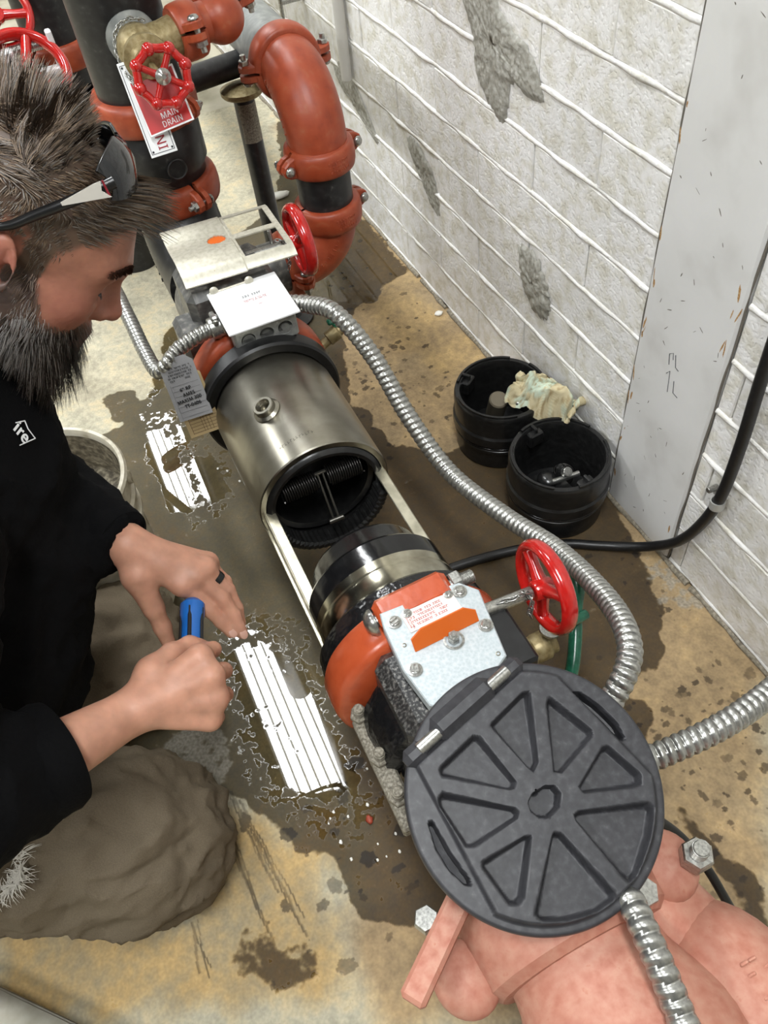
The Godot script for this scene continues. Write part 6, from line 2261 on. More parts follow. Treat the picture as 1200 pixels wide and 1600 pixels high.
func build_person() -> void:
	var t := thing("person", "worker in black hoodie and dusty tan trousers kneeling, both hands at a tool", "person", Vector3(-1.2, 0, 0.15))
	var back := Transform3D(Basis.IDENTITY, Vector3(1.2, 0, -0.15))
	var skin := plain(Color(1, 1, 1), 0.5)
	skin.vertex_color_use_as_albedo = true
	skin.subsurf_scatter_enabled = true
	skin.subsurf_scatter_strength = 0.12
	skin.heightmap_enabled = true
	skin.heightmap_texture = M.grain
	skin.heightmap_scale = 0.012
	skin.uv1_triplanar = true
	skin.uv1_scale = Vector3.ONE * 14.0
	var m := MB.new()
	m.uses_col = true
	# head and neck
	skull = head_solid()
	skull.build(0.0032)
	var ns := FastNoiseLite.new()
	ns.seed = 77
	ns.frequency = 30.0
	skull.pour(m, back * head_x, func(p: Vector3, _n: Vector3) -> Color:
		var f := 1.0 + 0.22 * ns.get_noise_3dv(p) + 0.16 * ns.get_noise_3dv(p * 5.0)
		var c := Color(SKIN.r * f, SKIN.g * f, SKIN.b * f)
		var red := exp(-pow((p - Vector3(0.11, -0.018, 0)).length() / 0.022, 2.0)) * 0.5 + exp(-pow((p - Vector3(0.07, -0.02, 0.05)).length() / 0.03, 2.0)) * 0.5
		red += 0.55 * exp(-pow((p - Vector3(-0.008, 0.0, 0.085)).length() / 0.03, 2.0))
		c = c.lerp(Color(0.36, 0.115, 0.085), clampf(red, 0.0, 0.8))
		# dark roots where hair and beard grow
		var hr := smoothstep(-0.006, 0.012, scalp(p))
		c = c.lerp(Color(0.075, 0.050, 0.035), hr * 0.92)
		var bd := smoothstep(-0.004, 0.012, beard_area(p))
		c = c.lerp(Color(0.060, 0.048, 0.042), bd * 0.85)
		var lips := exp(-pow((p - Vector3(0.106, -0.055, 0)).length() / 0.012, 2.0))
		return c.lerp(Color(0.36, 0.13, 0.11), clampf(lips, 0.0, 0.7)))
	# trunk and limbs under the clothes
	var b := Solid.new()
	b.bar(Vector3(-1.36, 0.30, 0.17), Vector3(-1.20, 0.52, 0.12), 0.12, 0.14, 0.06)
	b.bar(Vector3(-1.20, 0.52, 0.12), Vector3(-1.09, 0.74, 0.05), 0.14, 0.12, 0.06)
	b.bar(Vector3(-1.09, 0.74, 0.05), head_x * Vector3(-0.06, -0.12, 0), 0.075, 0.050, 0.05)
	for l in [[Vector3(-1.045, 0.785, -0.15), LEFT_ARM, LEFT_WRIST], [Vector3(-1.085, 0.775, 0.235), RIGHT_ARM, RIGHT_WRIST]]:
		b.bar(Vector3(-1.09, 0.76, 0.05), l[0], 0.07, 0.055, 0.05)
		b.bar(l[0], l[1], 0.052, 0.042, 0.03)
		b.bar(l[1], l[2], 0.042, 0.024, 0.03)
	for l in [[Vector3(-1.39, 0.28, 0.20), Vector3(-1.065, 0.115, 0.335), Vector3(-1.41, 0.06, 0.205)], [Vector3(-1.39, 0.28, 0.04), Vector3(-1.015, 0.145, 0.01), Vector3(-1.34, 0.06, 0.05)]]:
		b.bar(l[0], l[1], 0.085, 0.058, 0.03)
		b.bar(l[1], l[2], 0.055, 0.04, 0.02)
		b.bar(l[2], l[2] + Vector3(-0.10, -0.015, 0.0), 0.035, 0.025, 0.02)
	b.build(0.014)
	var flat := func(_p: Vector3, _n: Vector3) -> Color: return SKIN
	b.pour(m, back, flat)
	# hands
	var tone := func(p: Vector3, _n: Vector3) -> Color:
		var f := 1.0 + 0.22 * ns.get_noise_3dv(p) + 0.1 * ns.get_noise_3dv(p * 3.0)
		return Color(0.45 * f, 0.225 * f, 0.150 * f)
	var lh := Solid.new()
	hand(lh, LEFT_WRIST, LEFT_WRIST.lerp(LEFT_ARM, 0.42), [Vector3(-0.8785, 0.5378, 0.1677)], [
		[Vector3(-0.8630, 0.5176, 0.1989), Vector3(-0.8449, 0.4824, 0.2253), Vector3(-0.8365, 0.4620, 0.2378), Vector3(-0.8303, 0.4482, 0.2494)],
		[Vector3(-0.8436, 0.5198, 0.1941), Vector3(-0.8235, 0.4862, 0.2193), Vector3(-0.8181, 0.4616, 0.2361), Vector3(-0.8176, 0.4421, 0.2532)],
		[Vector3(-0.8300, 0.5165, 0.1863), Vector3(-0.8127, 0.4800, 0.2057), Vector3(-0.8114, 0.4551, 0.2216), Vector3(-0.8150, 0.4328, 0.2327)],
		[Vector3(-0.8242, 0.5044, 0.1705), Vector3(-0.8119, 0.4711, 0.1843), Vector3(-0.8114, 0.4501, 0.1948), Vector3(-0.8149, 0.4346, 0.2053)]],
		[Vector3(-0.9098, 0.5380, 0.1737), Vector3(-0.9089, 0.4942, 0.1973), Vector3(-0.9094, 0.4649, 0.2100), Vector3(-0.9109, 0.4435, 0.2204)])
	lh.build(0.0030)
	lh.pour(m, back, tone)
	var rh := Solid.new()
	hand(rh, RIGHT_WRIST, RIGHT_WRIST.lerp(RIGHT_ARM, 0.62), [Vector3(-0.9182, 0.5202, 0.3440)], [
		[Vector3(-0.8699, 0.5445, 0.3285), Vector3(-0.8549, 0.5154, 0.3077), Vector3(-0.8704, 0.4994, 0.2866), Vector3(-0.8887, 0.5004, 0.2877)],
		[Vector3(-0.8658, 0.5337, 0.3521), Vector3(-0.8527, 0.4982, 0.3307), Vector3(-0.8701, 0.4808, 0.3074), Vector3(-0.8885, 0.4857, 0.3067)],
		[Vector3(-0.8711, 0.5130, 0.3689), Vector3(-0.8622, 0.4783, 0.3499), Vector3(-0.8795, 0.4627, 0.3276), Vector3(-0.8962, 0.4692, 0.3255)],
		[Vector3(-0.8871, 0.4895, 0.3772), Vector3(-0.8811, 0.4603, 0.3636), Vector3(-0.8966, 0.4484, 0.3438), Vector3(-0.9084, 0.4552, 0.3394)]],
		[Vector3(-0.9285, 0.5286, 0.3130), Vector3(-0.9019, 0.5218, 0.2940), Vector3(-0.8803, 0.5068, 0.2821), Vector3(-0.8667, 0.4921, 0.2840)])
	rh.build(0.0032)
	rh.pour(m, back, tone)
	m.put(t, "body", skin)
	# nails of the left hand's reaching fingers
	for f in [[Vector3(-0.8365, 0.4620, 0.2378), Vector3(-0.8303, 0.4482, 0.2494)], [Vector3(-0.8181, 0.4616, 0.2361), Vector3(-0.8176, 0.4421, 0.2532)], [Vector3(-0.9094, 0.4649, 0.2100), Vector3(-0.9109, 0.4435, 0.2204)]]:
		var fy: Vector3 = (f[1] - f[0]).normalized()
		var fz := Vector3(0.25, 0.75, 0.60)
		fz = (fz - fy * fz.dot(fy)).normalized()
		m = MB.new()
		m.x = back * Transform3D(Basis(fy.cross(fz), fy, fz), f[1] + fz * 0.0068 + fy * 0.001)
		m.ball(Vector3.ZERO, Vector3(0.0056, 0.0068, 0.0016), 16, 10)
		m.put(t, "fingernail", plain(rgb(190, 148, 132), 0.35))
	clothes(t, back)
	hair(t, back)
	worn_things()

# positive where scalp hair grows (head frame)
func scalp(p: Vector3) -> float:
	# hairline runs from the fringe down past the temple, round the ear to the nape
	var line := lerpf(0.094, 0.046, clampf((0.088 - p.x) / 0.040, 0.0, 1.0))
	line = lerpf(line, 0.016, clampf((0.050 - p.x) / 0.028, 0.0, 1.0))
	line = lerpf(line, 0.036, clampf((0.020 - p.x) / 0.012, 0.0, 1.0))
	line = lerpf(line, -0.055, clampf((-0.022 - p.x) / 0.03, 0.0, 1.0))
	if p.x > 0.005 and p.x < 0.032 and absf(p.z) > 0.05:
		line = minf(line, -0.02)
	return p.y - line

# positive where the beard grows
func beard_area(p: Vector3) -> float:
	if p.x < 0.0:
		return -0.02 if p.y > -0.05 or p.x < -0.03 else 0.006
	# upper edge: from the sideburn down to the cheek, then up to the moustache
	var top := lerpf(0.0, -0.040, clampf((p.x - 0.030) / 0.022, 0.0, 1.0))
	top = lerpf(top, -0.046, clampf((p.x - 0.052) / 0.03, 0.0, 1.0))
	if p.x > 0.085 and absf(p.z) < 0.032:
		top = -0.035
	if p.x > 0.1 and absf(p.z) < 0.017 and p.y > -0.066 and p.y < -0.046:
		return -0.01
	return top - p.y if p.y > -0.125 else -0.01

func surface(dir: Vector3, from: Vector3) -> Vector3:
	var p := from
	for k in 14:
		var d := skull.dist(p)
		p -= dir * d
		if absf(d) < 0.0008:
			break
	return p

func slope(p: Vector3) -> Vector3:
	var h := 0.001
	return Vector3(skull.dist(p + Vector3(h, 0, 0)) - skull.dist(p - Vector3(h, 0, 0)), skull.dist(p + Vector3(0, h, 0)) - skull.dist(p - Vector3(0, h, 0)), skull.dist(p + Vector3(0, 0, h)) - skull.dist(p - Vector3(0, 0, h))).normalized()

func strand(m: MB, root: Vector3, d0: Vector3, d1: Vector3, length: float, width: float, c0: Color, c1: Color, nn: Vector3) -> void:
	var p := root
	var side := d0.cross(nn).normalized()
	if side.length() < 0.5:
		side = Vector3.RIGHT
	var base := m.v.size()
	for k in 4:
		var f := k / 3.0
		var d := d0.lerp(d1, f).normalized()
		var w := width * (1.0 - 0.85 * f)
		var q := m.x * p
		var s := m.x.basis * (side * w * 0.5)
		var no := (m.x.basis * (nn + side * 0.6)).normalized()
		var no2 := (m.x.basis * (nn - side * 0.6)).normalized()
		m.v.append(q + s)
		m.v.append(q - s)
		m.n.append(no)
		m.n.append(no2)
		var c := c0.lerp(c1, f)
		m.c.append(c)
		m.c.append(c)
		m.u.append(Vector2.ZERO)
		m.u.append(Vector2.ZERO)
		p += d * length / 3.0
	for k in 3:
		var q := base + k * 2
		m.i.append_array([q, q + 1, q + 3, q, q + 3, q + 2])

func hair(t: Node3D, back: Transform3D) -> void:
	var mat := plain(Color(1, 1, 1), 0.42)
	mat.vertex_color_use_as_albedo = true
	var m := MB.new()
	m.uses_col = true
	m.x = back * head_x
	rng.seed = 404
	var c := Vector3(-0.005, 0.045, 0)
	var ns := FastNoiseLite.new()
	ns.seed = 6
	ns.frequency = 22.0
	var made := 0
	for k in 27000:
		var dir := Vector3(rng.randfn(), rng.randfn(), rng.randfn()).normalized()
		if dir.y < -0.55 or dir.z < -0.75:
			continue
		var p := surface(dir, c + dir * 0.095)
		if scalp(p) < rng.randf_range(-0.006, 0.006) or p.distance_to(Vector3(-0.008, 0, signf(p.z) * 0.08)) < 0.032:
			continue
		var top := smoothstep(0.055, 0.105, p.y)
		var front := smoothstep(0.03, 0.085, p.x)
		var l := lerpf(0.008, 0.036, top) * rng.randf_range(0.7, 1.15)
		l += 0.016 * front * top * rng.randf_range(0.4, 1.2)
		var q := p - Vector3(-0.024, 0.026, 0)
		var du := q.dot(Vector3(-0.82, 0.57, 0))
		var dg := q.dot(Vector3(0.57, 0.82, 0))
		var fringe := dg > 0.06 and du < -0.024
		if dg > 0.045 and du >= -0.024:
			l = minf(l, 0.009 if du < 0.026 else 0.014 + (du - 0.026) * 1.3)
		var clump := Vector3(ns.get_noise_3dv(p * 2.0), ns.get_noise_3dv(p * 2.0 + Vector3(9, 0, 0)), ns.get_noise_3dv(p * 2.0 + Vector3(0, 9, 0)))
		var comb := Vector3(-0.30, -0.75, 0.0).lerp(Vector3(0.85, 0.10, 0.0), smoothstep(0.0, 0.5, top))
		var d0 := (dir * lerpf(0.45, 0.55, top) + comb * 0.95 + clump * 0.45).normalized()
		var d1 := (dir * lerpf(0.15, 0.35, top) + comb + clump * 1.0 + Vector3(0.0, -0.25 * top - 0.45 * front * top, 0)).normalized()
		if fringe:
			l = 0.040 * rng.randf_range(0.6, 1.2) * smoothstep(0.075, 0.035, absf(p.z))+ 0.008
			d0 = (dir * 0.6 + Vector3(0.7, 0.45, 0.0) + clump * 0.5).normalized()
			d1 = (dir * 0.3 + Vector3(1.0, -0.15, 0.0) + clump * 0.8).normalized()
		elif dg > 0.05 and du >= 0.02:
			d0 = (dir + clump * 0.5).normalized()
			d1 = (dir * 0.8 + Vector3(0.35, 0.2, 0) + clump * 0.8).normalized()
		var shade := rng.randf_range(0.6, 1.4)
		var grey := rng.randf() < lerpf(0.34, 0.10, top)
		var c1 := Color(0.092, 0.060, 0.038) * shade
		if rng.randf() < 0.30:
			c1 = Color(0.20, 0.14, 0.09) * shade
		if grey:
			c1 = Color(0.20, 0.18, 0.16) * shade
		strand(m, p - dir * 0.002, d0, d1, l, 0.0014, c1, c1, dir)
		made += 1
	m.put(t, "hair", mat, "short brown hair swept forward").set_meta("kind", "stuff")
	# beard: grey on the cheeks, nearly black at the chin and moustache
	m = MB.new()
	m.uses_col = true
	m.x = back * head_x
	var bc := Vector3(0.035, -0.045, 0)
	for k in 17000:
		var dir := Vector3(rng.randfn() + 0.3, rng.randfn() - 0.2, rng.randfn()).normalized()
		if dir.z < -0.8:
			continue
		var p := surface(dir, bc + dir * 0.07)
		if beard_area(p) < rng.randf_range(-0.004, 0.008) or p.y < -0.14:
			continue
		var low := smoothstep(-0.045, -0.09, p.y)
		var fwd := smoothstep(0.035, 0.085, p.x)
		var l := lerpf(0.010, 0.052, low * (0.35 + 0.65 * fwd)) * rng.randf_range(0.7, 1.2)
		var clump := Vector3(ns.get_noise_3dv(p * 2.4), ns.get_noise_3dv(p * 2.4 + Vector3(9, 0, 0)), ns.get_noise_3dv(p * 2.4 + Vector3(0, 9, 0)))
		var comb := Vector3(0.25 * fwd, -1.0, 0.0)
		var d0 := (dir * 0.8 + comb * 0.7 + clump * 0.6).normalized()
		var d1 := (dir * 0.25 + comb + clump * 0.8).normalized()
		var s := rng.randf_range(0.6, 1.4)
		var c1 := Color(0.022, 0.018, 0.016) * s
		var g := (1.0 - fwd) * 0.62 + (0.12 if p.x < 0.09 else 0.04)
		if rng.randf() < g * smoothstep(-0.02, -0.05, p.y) + 0.05:
			c1 = Color(0.29, 0.275, 0.268) * s
		elif p.y > -0.045:
			c1 = Color(0.12, 0.075, 0.05) * s
		strand(m, p - dir * 0.002, d0, d1, l, 0.0010, c1, c1, dir)
	m.put(t, "beard", mat, "full beard, grey at the cheek and dark at the chin").set_meta("kind", "stuff")
	# brows and lashes
	m = MB.new()
	m.uses_col = true
	m.x = back * head_x
	for k in 520:
		var z := rng.randf_range(0.008, 0.058) * (1.0 if k % 4 else -1.0)
		var arch := 0.0365 + 0.004 * sin(absf(z) * 60.0) + rng.randf_range(-0.0045, 0.0045)
		var p := surface(Vector3(0.8, 0.1, 0.5 * signf(z)).normalized(), Vector3(0.112 - 0.45 * absf(z), arch, z))
		var nn := slope(p)
		strand(m, p + nn * 0.0004, (nn * 0.5 + Vector3(-0.2, 0.15, signf(z) * 0.8)).normalized(), (nn * 0.15 + Vector3(-0.4, -0.1, signf(z))).normalized(), 0.009, 0.0009, Color(0.10, 0.064, 0.044), Color(0.10, 0.064, 0.044), nn)
	for k in 160:
		var z := rng.randf_range(0.018, 0.046)
		var p := surface(Vector3(0.8, -0.2, 0.4).normalized(), Vector3(0.104 - 0.45 * (z - 0.018), 0.0065, z))
		var nn := slope(p)
		strand(m, p, (nn + Vector3(0, -0.4, 0.2)).normalized(), (nn + Vector3(0, -0.9, 0.4)).normalized(), 0.0055, 0.0009, Color(0.03, 0.02, 0.02), Color(0.03, 0.02, 0.02), Vector3(0, 1, 0))
	m.put(t, "eyebrows", mat).set_meta("kind", "stuff")
	for zz in [-1.0, 1.0]:
		var lid := PackedVector3Array()
		for k in 14:
			var z := 0.017 + 0.030 * k / 13.0
			var p := surface(Vector3(0.8, -0.2, 0.4 * zz).normalized(), Vector3(0.106 - 0.45 * (z - 0.017), 0.0070 - 0.002 * sin(PI * k / 13.0), z * zz))
			lid.append(back * head_x * (p + slope(p) * 0.0006))
		m = MB.new()
		m.tube(lid, 0.0015, 6)
		m.put(t, "lash_line", plain(rgb(34, 24, 22), 0.6))

func fold(s: Solid, amount: float, f: float, sd: int, stretch: Vector3, still := Vector3(9, 9, 9)) -> void:
	var ns := FastNoiseLite.new()
	ns.seed = sd
	ns.noise_type = FastNoiseLite.TYPE_SIMPLEX_SMOOTH
	ns.fractal_type = FastNoiseLite.FRACTAL_RIDGED
	ns.fractal_octaves = 3
	ns.frequency = f
	var nw := FastNoiseLite.new()
	nw.seed = sd + 1
	nw.frequency = f * 0.6
	for k in s.verts.size():
		var p := s.verts[k]
		var q := p * stretch + Vector3(nw.get_noise_3dv(p), nw.get_noise_3dv(p + Vector3(5, 1, 2)), 0.0) * 0.25 / f
		s.verts[k] = p + s.norms[k] * amount * ns.get_noise_3dv(q) * smoothstep(0.025, 0.06, p.distance_to(still))
	s.norms.fill(Vector3.ZERO)
	for k in range(0, s.tris.size(), 3):
		var a := s.tris[k]
		var b := s.tris[k + 1]
		var c := s.tris[k + 2]
		var nn := (s.verts[c] - s.verts[a]).cross(s.verts[b] - s.verts[a])
		s.norms[a] += nn
		s.norms[b] += nn
		s.norms[c] += nn
	for k in s.norms.size():
		s.norms[k] = s.norms[k].normalized()

func clothes(t: Node3D, back: Transform3D) -> void:
	# hoodie
	var h := Solid.new()
	h.bar(Vector3(-1.37, 0.36, 0.17), Vector3(-1.19, 0.50, 0.13), 0.165, 0.172, 0.08)
	h.bar(Vector3(-1.19, 0.50, 0.13), Vector3(-1.10, 0.70, 0.06), 0.172, 0.145, 0.08)
	h.bar(Vector3(-1.10, 0.72, 0.05), Vector3(-1.00, 0.815, 0.02), 0.125, 0.085, 0.06)
	h.bar(Vector3(-1.02, 0.74, 0.05), Vector3(-1.04, 0.58, 0.10), 0.085, 0.095, 0.06)
	h.bar(Vector3(-1.12, 0.76, 0.05), Vector3(-1.055, 0.850, 0.016), 0.115, 0.088, 0.05)
	h.egg(Vector3(-1.135, 0.835, 0.03), Vector3(0.075, 0.060, 0.115), 0.05)
	var ls := Vector3(-1.045, 0.785, -0.15)
	var rs := Vector3(-1.085, 0.775, 0.235)
	h.bar(Vector3(-1.10, 0.75, 0.0), ls, 0.10, 0.078, 0.06)
	h.bar(Vector3(-1.10, 0.75, 0.10), rs, 0.10, 0.080, 0.06)
	h.bar(ls, LEFT_ARM, 0.074, 0.062, 0.04)
	h.bar(LEFT_ARM, LEFT_ARM.lerp(LEFT_WRIST, 0.50), 0.062, 0.055, 0.03)
	h.bar(LEFT_ARM.lerp(LEFT_WRIST, 0.50), LEFT_ARM.lerp(LEFT_WRIST, 0.90), 0.054, 0.040, 0.03)
	h.bar(rs, RIGHT_ARM, 0.078, 0.070, 0.04)
	h.bar(RIGHT_ARM, RIGHT_ARM.lerp(RIGHT_WRIST, 0.42), 0.068, 0.060, 0.03)
	# open cuffs and collar
	var cd := (LEFT_WRIST - LEFT_ARM).normalized()
	h.egg(LEFT_ARM.lerp(LEFT_WRIST, 1.13), Vector3(0.050, 0.050, 0.050), 0.003, Basis.IDENTITY, -1)
	h.egg(RIGHT_ARM.lerp(RIGHT_WRIST, 0.87), Vector3(0.074, 0.074, 0.074), 0.003, Basis.IDENTITY, -1)
	h.egg(head_x * Vector3(0.0, -0.085, 0), Vector3(0.070, 0.066, 0.076), 0.01, Basis.IDENTITY, -1)
	h.build(0.0085)
	var chest := Vector3(-0.88, 0.83, 0.185)
	var inward := (Vector3(-1.02, 0.70, 0.05) - chest).normalized()
	for k in 60:
		var dd := h.dist(chest)
		if dd < 0.0006:
			break
		chest += inward * maxf(dd, 0.0004)
	fold(h, 0.013, 7.0, 31, Vector3(1, 1, 1), chest)
	var m := MB.new()
	h.pour(m, back, func(_p: Vector3, _n: Vector3) -> Color: return Color.WHITE)
	var knit := noise_tex(0.09, 81, [rgb(5, 5, 6), rgb(8, 8, 9), rgb(12, 12, 14)], [0.0, 0.5, 1.0], 256)
	var cloth := rough_mat(knit, 12.0, 0.92, 0.0, M.grain, 0.05)
	cloth.metallic_specular = 0.22
	var hood := m.put(t, "hoodie", cloth, "black hooded sweatshirt")
	# hemmed sleeve ends
	for c in [[LEFT_ARM, LEFT_WRIST, 0.925, 0.0425, 0.036], [RIGHT_ARM, RIGHT_WRIST, 0.59, 0.0600, 0.050]]:
		var ax: Vector3 = (c[1] - c[0]).normalized()
		m = MB.new()
		m.x = back
		m.along(c[0].lerp(c[1], c[2]) - ax * 0.022, ax, [Vector2(c[3] * 0.96, -0.012), Vector2(c[3] * 1.05, 0.0), Vector2(c[3] * 1.04, 0.010), Vector2(c[3] * 1.06, 0.020), Vector2(c[3] * 1.0, 0.030), Vector2(c[4], 0.033), Vector2(c[4] * 0.97, 0.02)], 40)
		m.put(hood, "cuff", cloth)
	# chest print
	var e := 0.002
	var out := Vector3(h.dist(chest + Vector3(e, 0, 0)) - h.dist(chest - Vector3(e, 0, 0)), h.dist(chest + Vector3(0, e, 0)) - h.dist(chest - Vector3(0, e, 0)), h.dist(chest + Vector3(0, 0, e)) - h.dist(chest - Vector3(0, 0, e))).normalized()
	var across := Vector3(0.60, -0.62, 0.50)
	across = (across - out * across.dot(out)).normalized()
	var lx := back * Transform3D(Basis(across, out.cross(across), out), chest + out * 0.0005)
	m = MB.new()
	m.x = lx
	for s in [[Vector2(-0.016, 0.002), Vector2(-0.009, 0.013)], [Vector2(-0.009, 0.013), Vector2(0.000, 0.010)], [Vector2(0.000, 0.010), Vector2(0.014, 0.010)], [Vector2(0.014, 0.010), Vector2(0.004, -0.012)]]:
		m.tube(PackedVector3Array([Vector3(s[0].x, s[0].y, 0.002), Vector3(s[1].x, s[1].y, 0.002)]), 0.0007, 5)
	m.put(hood, "chest_print", M.white_paint, "small white printed emblem")
	letters(hood, "chest_lettering", "ire", 0.018, lx * Transform3D(Basis.IDENTITY, Vector3(-0.003, 0.0, 0.002)), M.white_paint, 0.0006, "Droid Sans", true)
	# trousers
	var p := Solid.new()
	p.bar(Vector3(-1.41, 0.27, 0.12), Vector3(-1.37, 0.30, 0.13), 0.165, 0.155, 0.08)
	p.bar(Vector3(-1.39, 0.26, 0.195), Vector3(-1.085, 0.145, 0.318), 0.122, 0.115, 0.05)
	p.bar(Vector3(-1.085, 0.135, 0.320), Vector3(-1.050, 0.115, 0.325), 0.110, 0.098, 0.04)
	p.bar(Vector3(-1.06, 0.085, 0.345), Vector3(-1.43, 0.068, 0.200), 0.078, 0.066, 0.015)
	p.bar(Vector3(-1.39, 0.26, 0.05), Vector3(-1.02, 0.175, 0.005), 0.115, 0.096, 0.05)
	p.bar(Vector3(-1.02, 0.165, 0.005), Vector3(-1.015, 0.10, 0.015), 0.096, 0.090, 0.04)
	p.bar(Vector3(-1.03, 0.09, 0.01), Vector3(-1.38, 0.065, 0.06), 0.076, 0.062, 0.02)
	p.build(0.0085)
	fold(p, 0.019, 8.0, 57, Vector3(0.6, 1.2, 1.3))
	for k in p.verts.size():
		if p.verts[k].y < 0.003:
			p.verts[k].y = 0.003
	m = MB.new()
	p.pour(m, back, func(_q: Vector3, _n: Vector3) -> Color: return Color.WHITE)
	var duck := noise_tex(0.12, 83, [rgb(98, 88, 73), rgb(112, 101, 85)], [0.2, 0.8], 256)
	var canvas := rough_mat(duck, 14.0, 0.95, 0.0, M.grain, 0.05)
	canvas.metallic_specular = 0.25
	var tr := m.put(t, "trousers", canvas, "dusty tan work trousers")
	for row in 3:
		var seam := PackedVector3Array()
		for k in 40:
			var q := Vector3(-1.42 + 0.40 * k / 39.0, 0.105 + 0.007 * row + 0.010 * sin(k * 0.2), 0.46 - 0.02 * k / 39.0)
			for st in 10:
				q -= Vector3(0, 0, 1) * p.dist(q) * 0.9
			seam.append(back * (q + Vector3(0, 0, 0.006)))
		m = MB.new()
		m.tube(seam, 0.0016, 6)
		m.put(tr, "seam", plain(rgb(86, 74, 58), 0.9))
	# side seam stitching and a frayed tear above the knee
	m = MB.new()
	m.uses_col = true
	m.x = back
	rng.seed = 8
	for k in 260:
		var f := rng.randf()
		var c := Vector3(-1.175 - 0.07 * f, 0.33 - 0.10 * f, 0.36 + 0.03 * sin(f * 5.0))
		var q := c
		for st in 12:
			q -= (q - Vector3(-1.23, 0.20, 0.255)).normalized() * (p.dist(q) - 0.003)
		var d := Vector3(rng.randfn(), 0.3 + 0.5 * rng.randf(), rng.randfn()).normalized()
		strand(m, q, d, (d + Vector3(0.3, -0.8, 0.4)).normalized(), rng.randf_range(0.012, 0.03), 0.0016, Color(0.62, 0.59, 0.52), Color(0.62, 0.59, 0.52), Vector3(0, 1, 0.3))
	m.put(tr, "frayed_tear", mat_col(0.9), "pale frayed threads of a tear").set_meta("kind", "stuff")

func mat_col(rough: float) -> StandardMaterial3D:
	var m := plain(Color(1, 1, 1), rough)
	m.vertex_color_use_as_albedo = true
	return m

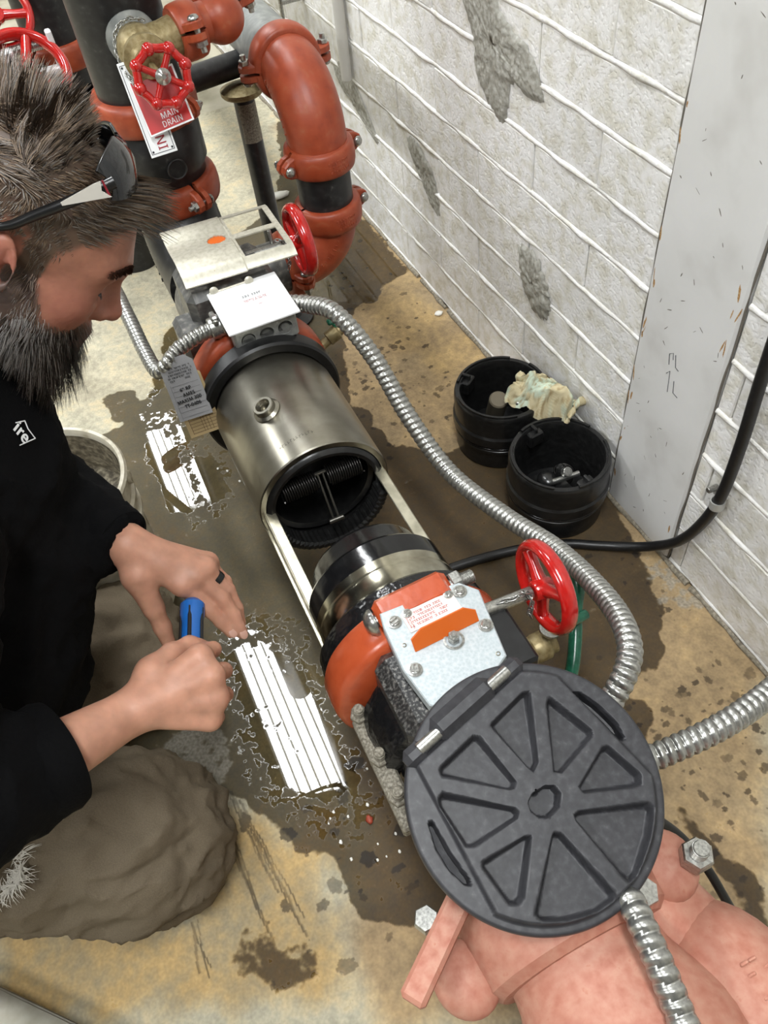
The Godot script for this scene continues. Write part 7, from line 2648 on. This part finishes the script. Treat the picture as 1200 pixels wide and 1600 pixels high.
func worn_things() -> void:
	# sunglasses pushed up on the head, built in the head's own frame
	var t := thing("sunglasses", "black wraparound sunglasses pushed up on the worker's hair", "sunglasses", HEAD)
	t.basis = head_x.basis
	var o := Vector3(-0.024, 0.026, 0)
	var g := Vector3(0.57, 0.82, 0).normalized()
	var u := Vector3(-0.82, 0.57, 0).normalized()
	var black := plain(rgb(16, 16, 17), 0.28)
	var lens := plain(rgb(20, 21, 23), 0.06)
	for s in [-1.0, 1.0]:
		var rows := []
		for k in 25:
			var th: float = s * deg_to_rad(7.0 + 61.0 * k / 24.0)
			var c := o + g * (0.0985 + 0.0415 * cos(th)) + Vector3(0, 0, 1) * 0.084 * sin(th)
			var hgt := 0.024 * (1.0 - 0.45 * pow(k / 24.0, 3.0)) * (0.75 + 0.25 * minf(1.0, k / 5.0))
			var row := PackedVector3Array()
			for j in 9:
				var f := j / 8.0 * 2.0 - 1.0
				row.append(c + u * f * hgt - g * 0.006 * f * f)
			rows.append(row)
		var m := MB.new()
		m.sheet(rows, false, 0.0022)
		m.put(t, "lens", lens, "dark curved lens")
		var fr := PackedVector3Array()
		for k in 25:
			fr.append(rows[k][8])
		m = MB.new()
		m.tube(fr, 0.0018, 8)
		m.put(t, "brow_bar", black)
		# arm back to the ear
		var a: Vector3 = rows[24][4]
		var e := Vector3(-0.018, 0.034, s * 0.083)
		m = MB.new()
		var arm := spline([a + g * 0.004, a.lerp(e, 0.35) + Vector3(0, 0, s * 0.006), a.lerp(e, 0.7) + Vector3(0, 0, s * 0.004), e, e + Vector3(-0.030, -0.020, -s * 0.004)], 8)
		var rad := PackedFloat32Array()
		for k in arm.size():
			rad.append(lerpf(0.0062, 0.0036, float(k) / arm.size()))
		m.tube(arm, rad, 10)
		var ar := m.put(t, "temple_arm", black)
		m = MB.new()
		var dirv := (e - a).normalized()
		m.x = Transform3D(Basis(dirv, u, dirv.cross(u).normalized()).orthonormalized(), a.lerp(e, 0.16) + Vector3(0, 0, s * 0.0105))
		if s < 0:
			m.x.origin = a.lerp(e, 0.16) + Vector3(0, 0, s * 0.0105)
		m.slab(PackedVector2Array([Vector2(-0.014, -0.008), Vector2(0.030, 0.001), Vector2(0.030, 0.004), Vector2(-0.004, 0.008), Vector2(-0.011, 0.008), Vector2(-0.008, 0.0)]), 0.0022, 0.0005)
		m.put(ar, "silver_accent", plain(rgb(206, 202, 194), 0.35, 0.3), "pale silver hinge plate")
		m = MB.new()
		m.x = Transform3D(Basis(dirv, u, dirv.cross(u).normalized()).orthonormalized(), a.lerp(e, 0.16) + Vector3(0, 0, s * 0.0110))
		m.box(Vector3(-0.0125, 0.0, 0), Vector3(0.002, 0.016, 0.001), 0.0003)
		m.put(ar, "red_line", plain(rgb(120, 20, 34), 0.4))
	var rg := thing("finger_ring", "black band ring on the worker's left ring finger", "ring", Vector3(-0.8215, 0.4985, 0.1960))
	var m2 := MB.new()
	m2.along(Vector3(0, 0, 0), Vector3(0.0173, -0.0365, 0.0194), [Vector2(0.0098, -0.004), Vector2(0.0118, -0.004), Vector2(0.0122, 0.0), Vector2(0.0118, 0.004), Vector2(0.0098, 0.004)], 28)
	m2.put(rg, "band", plain(rgb(20, 20, 20), 0.3))
	# tool in the right fist
	var tl := thing("hand_tool", "blue and black handled driver gripped in the worker's right fist", "tool", Vector3(-0.8724, 0.4968, 0.2560))
	var d := Vector3(0.0190, 0.0062, -0.0560).normalized()
	m2 = MB.new()
	m2.along(-d * 0.08, d, [Vector2(0, 0), Vector2(0.010, 0.0), Vector2(0.013, 0.004), Vector2(0.013, 0.09), Vector2(0.0155, 0.10), Vector2(0.0155, 0.116), Vector2(0.010, 0.122), Vector2(0.0, 0.122)], 24)
	m2.put(tl, "grip", plain(rgb(24, 92, 168), 0.35), "blue plastic grip")
	m2 = MB.new()
	for k in 5:
		var a := TAU * k / 5.0 + 0.3
		var bs := MB.frame(d)
		m2.x = Transform3D(bs, -d * 0.02) 
		m2.box(Vector3(cos(a) * 0.0135, 0.0, sin(a) * 0.0135), Vector3(0.005, 0.10, 0.005), 0.002)
	m2.put(tl, "rubber_ridges", plain(rgb(18, 18, 20), 0.6))
	m2 = MB.new()
	m2.cyl(d * 0.040, d * 0.075, 0.004, 12)
	m2.put(tl, "shank", M.bolt)
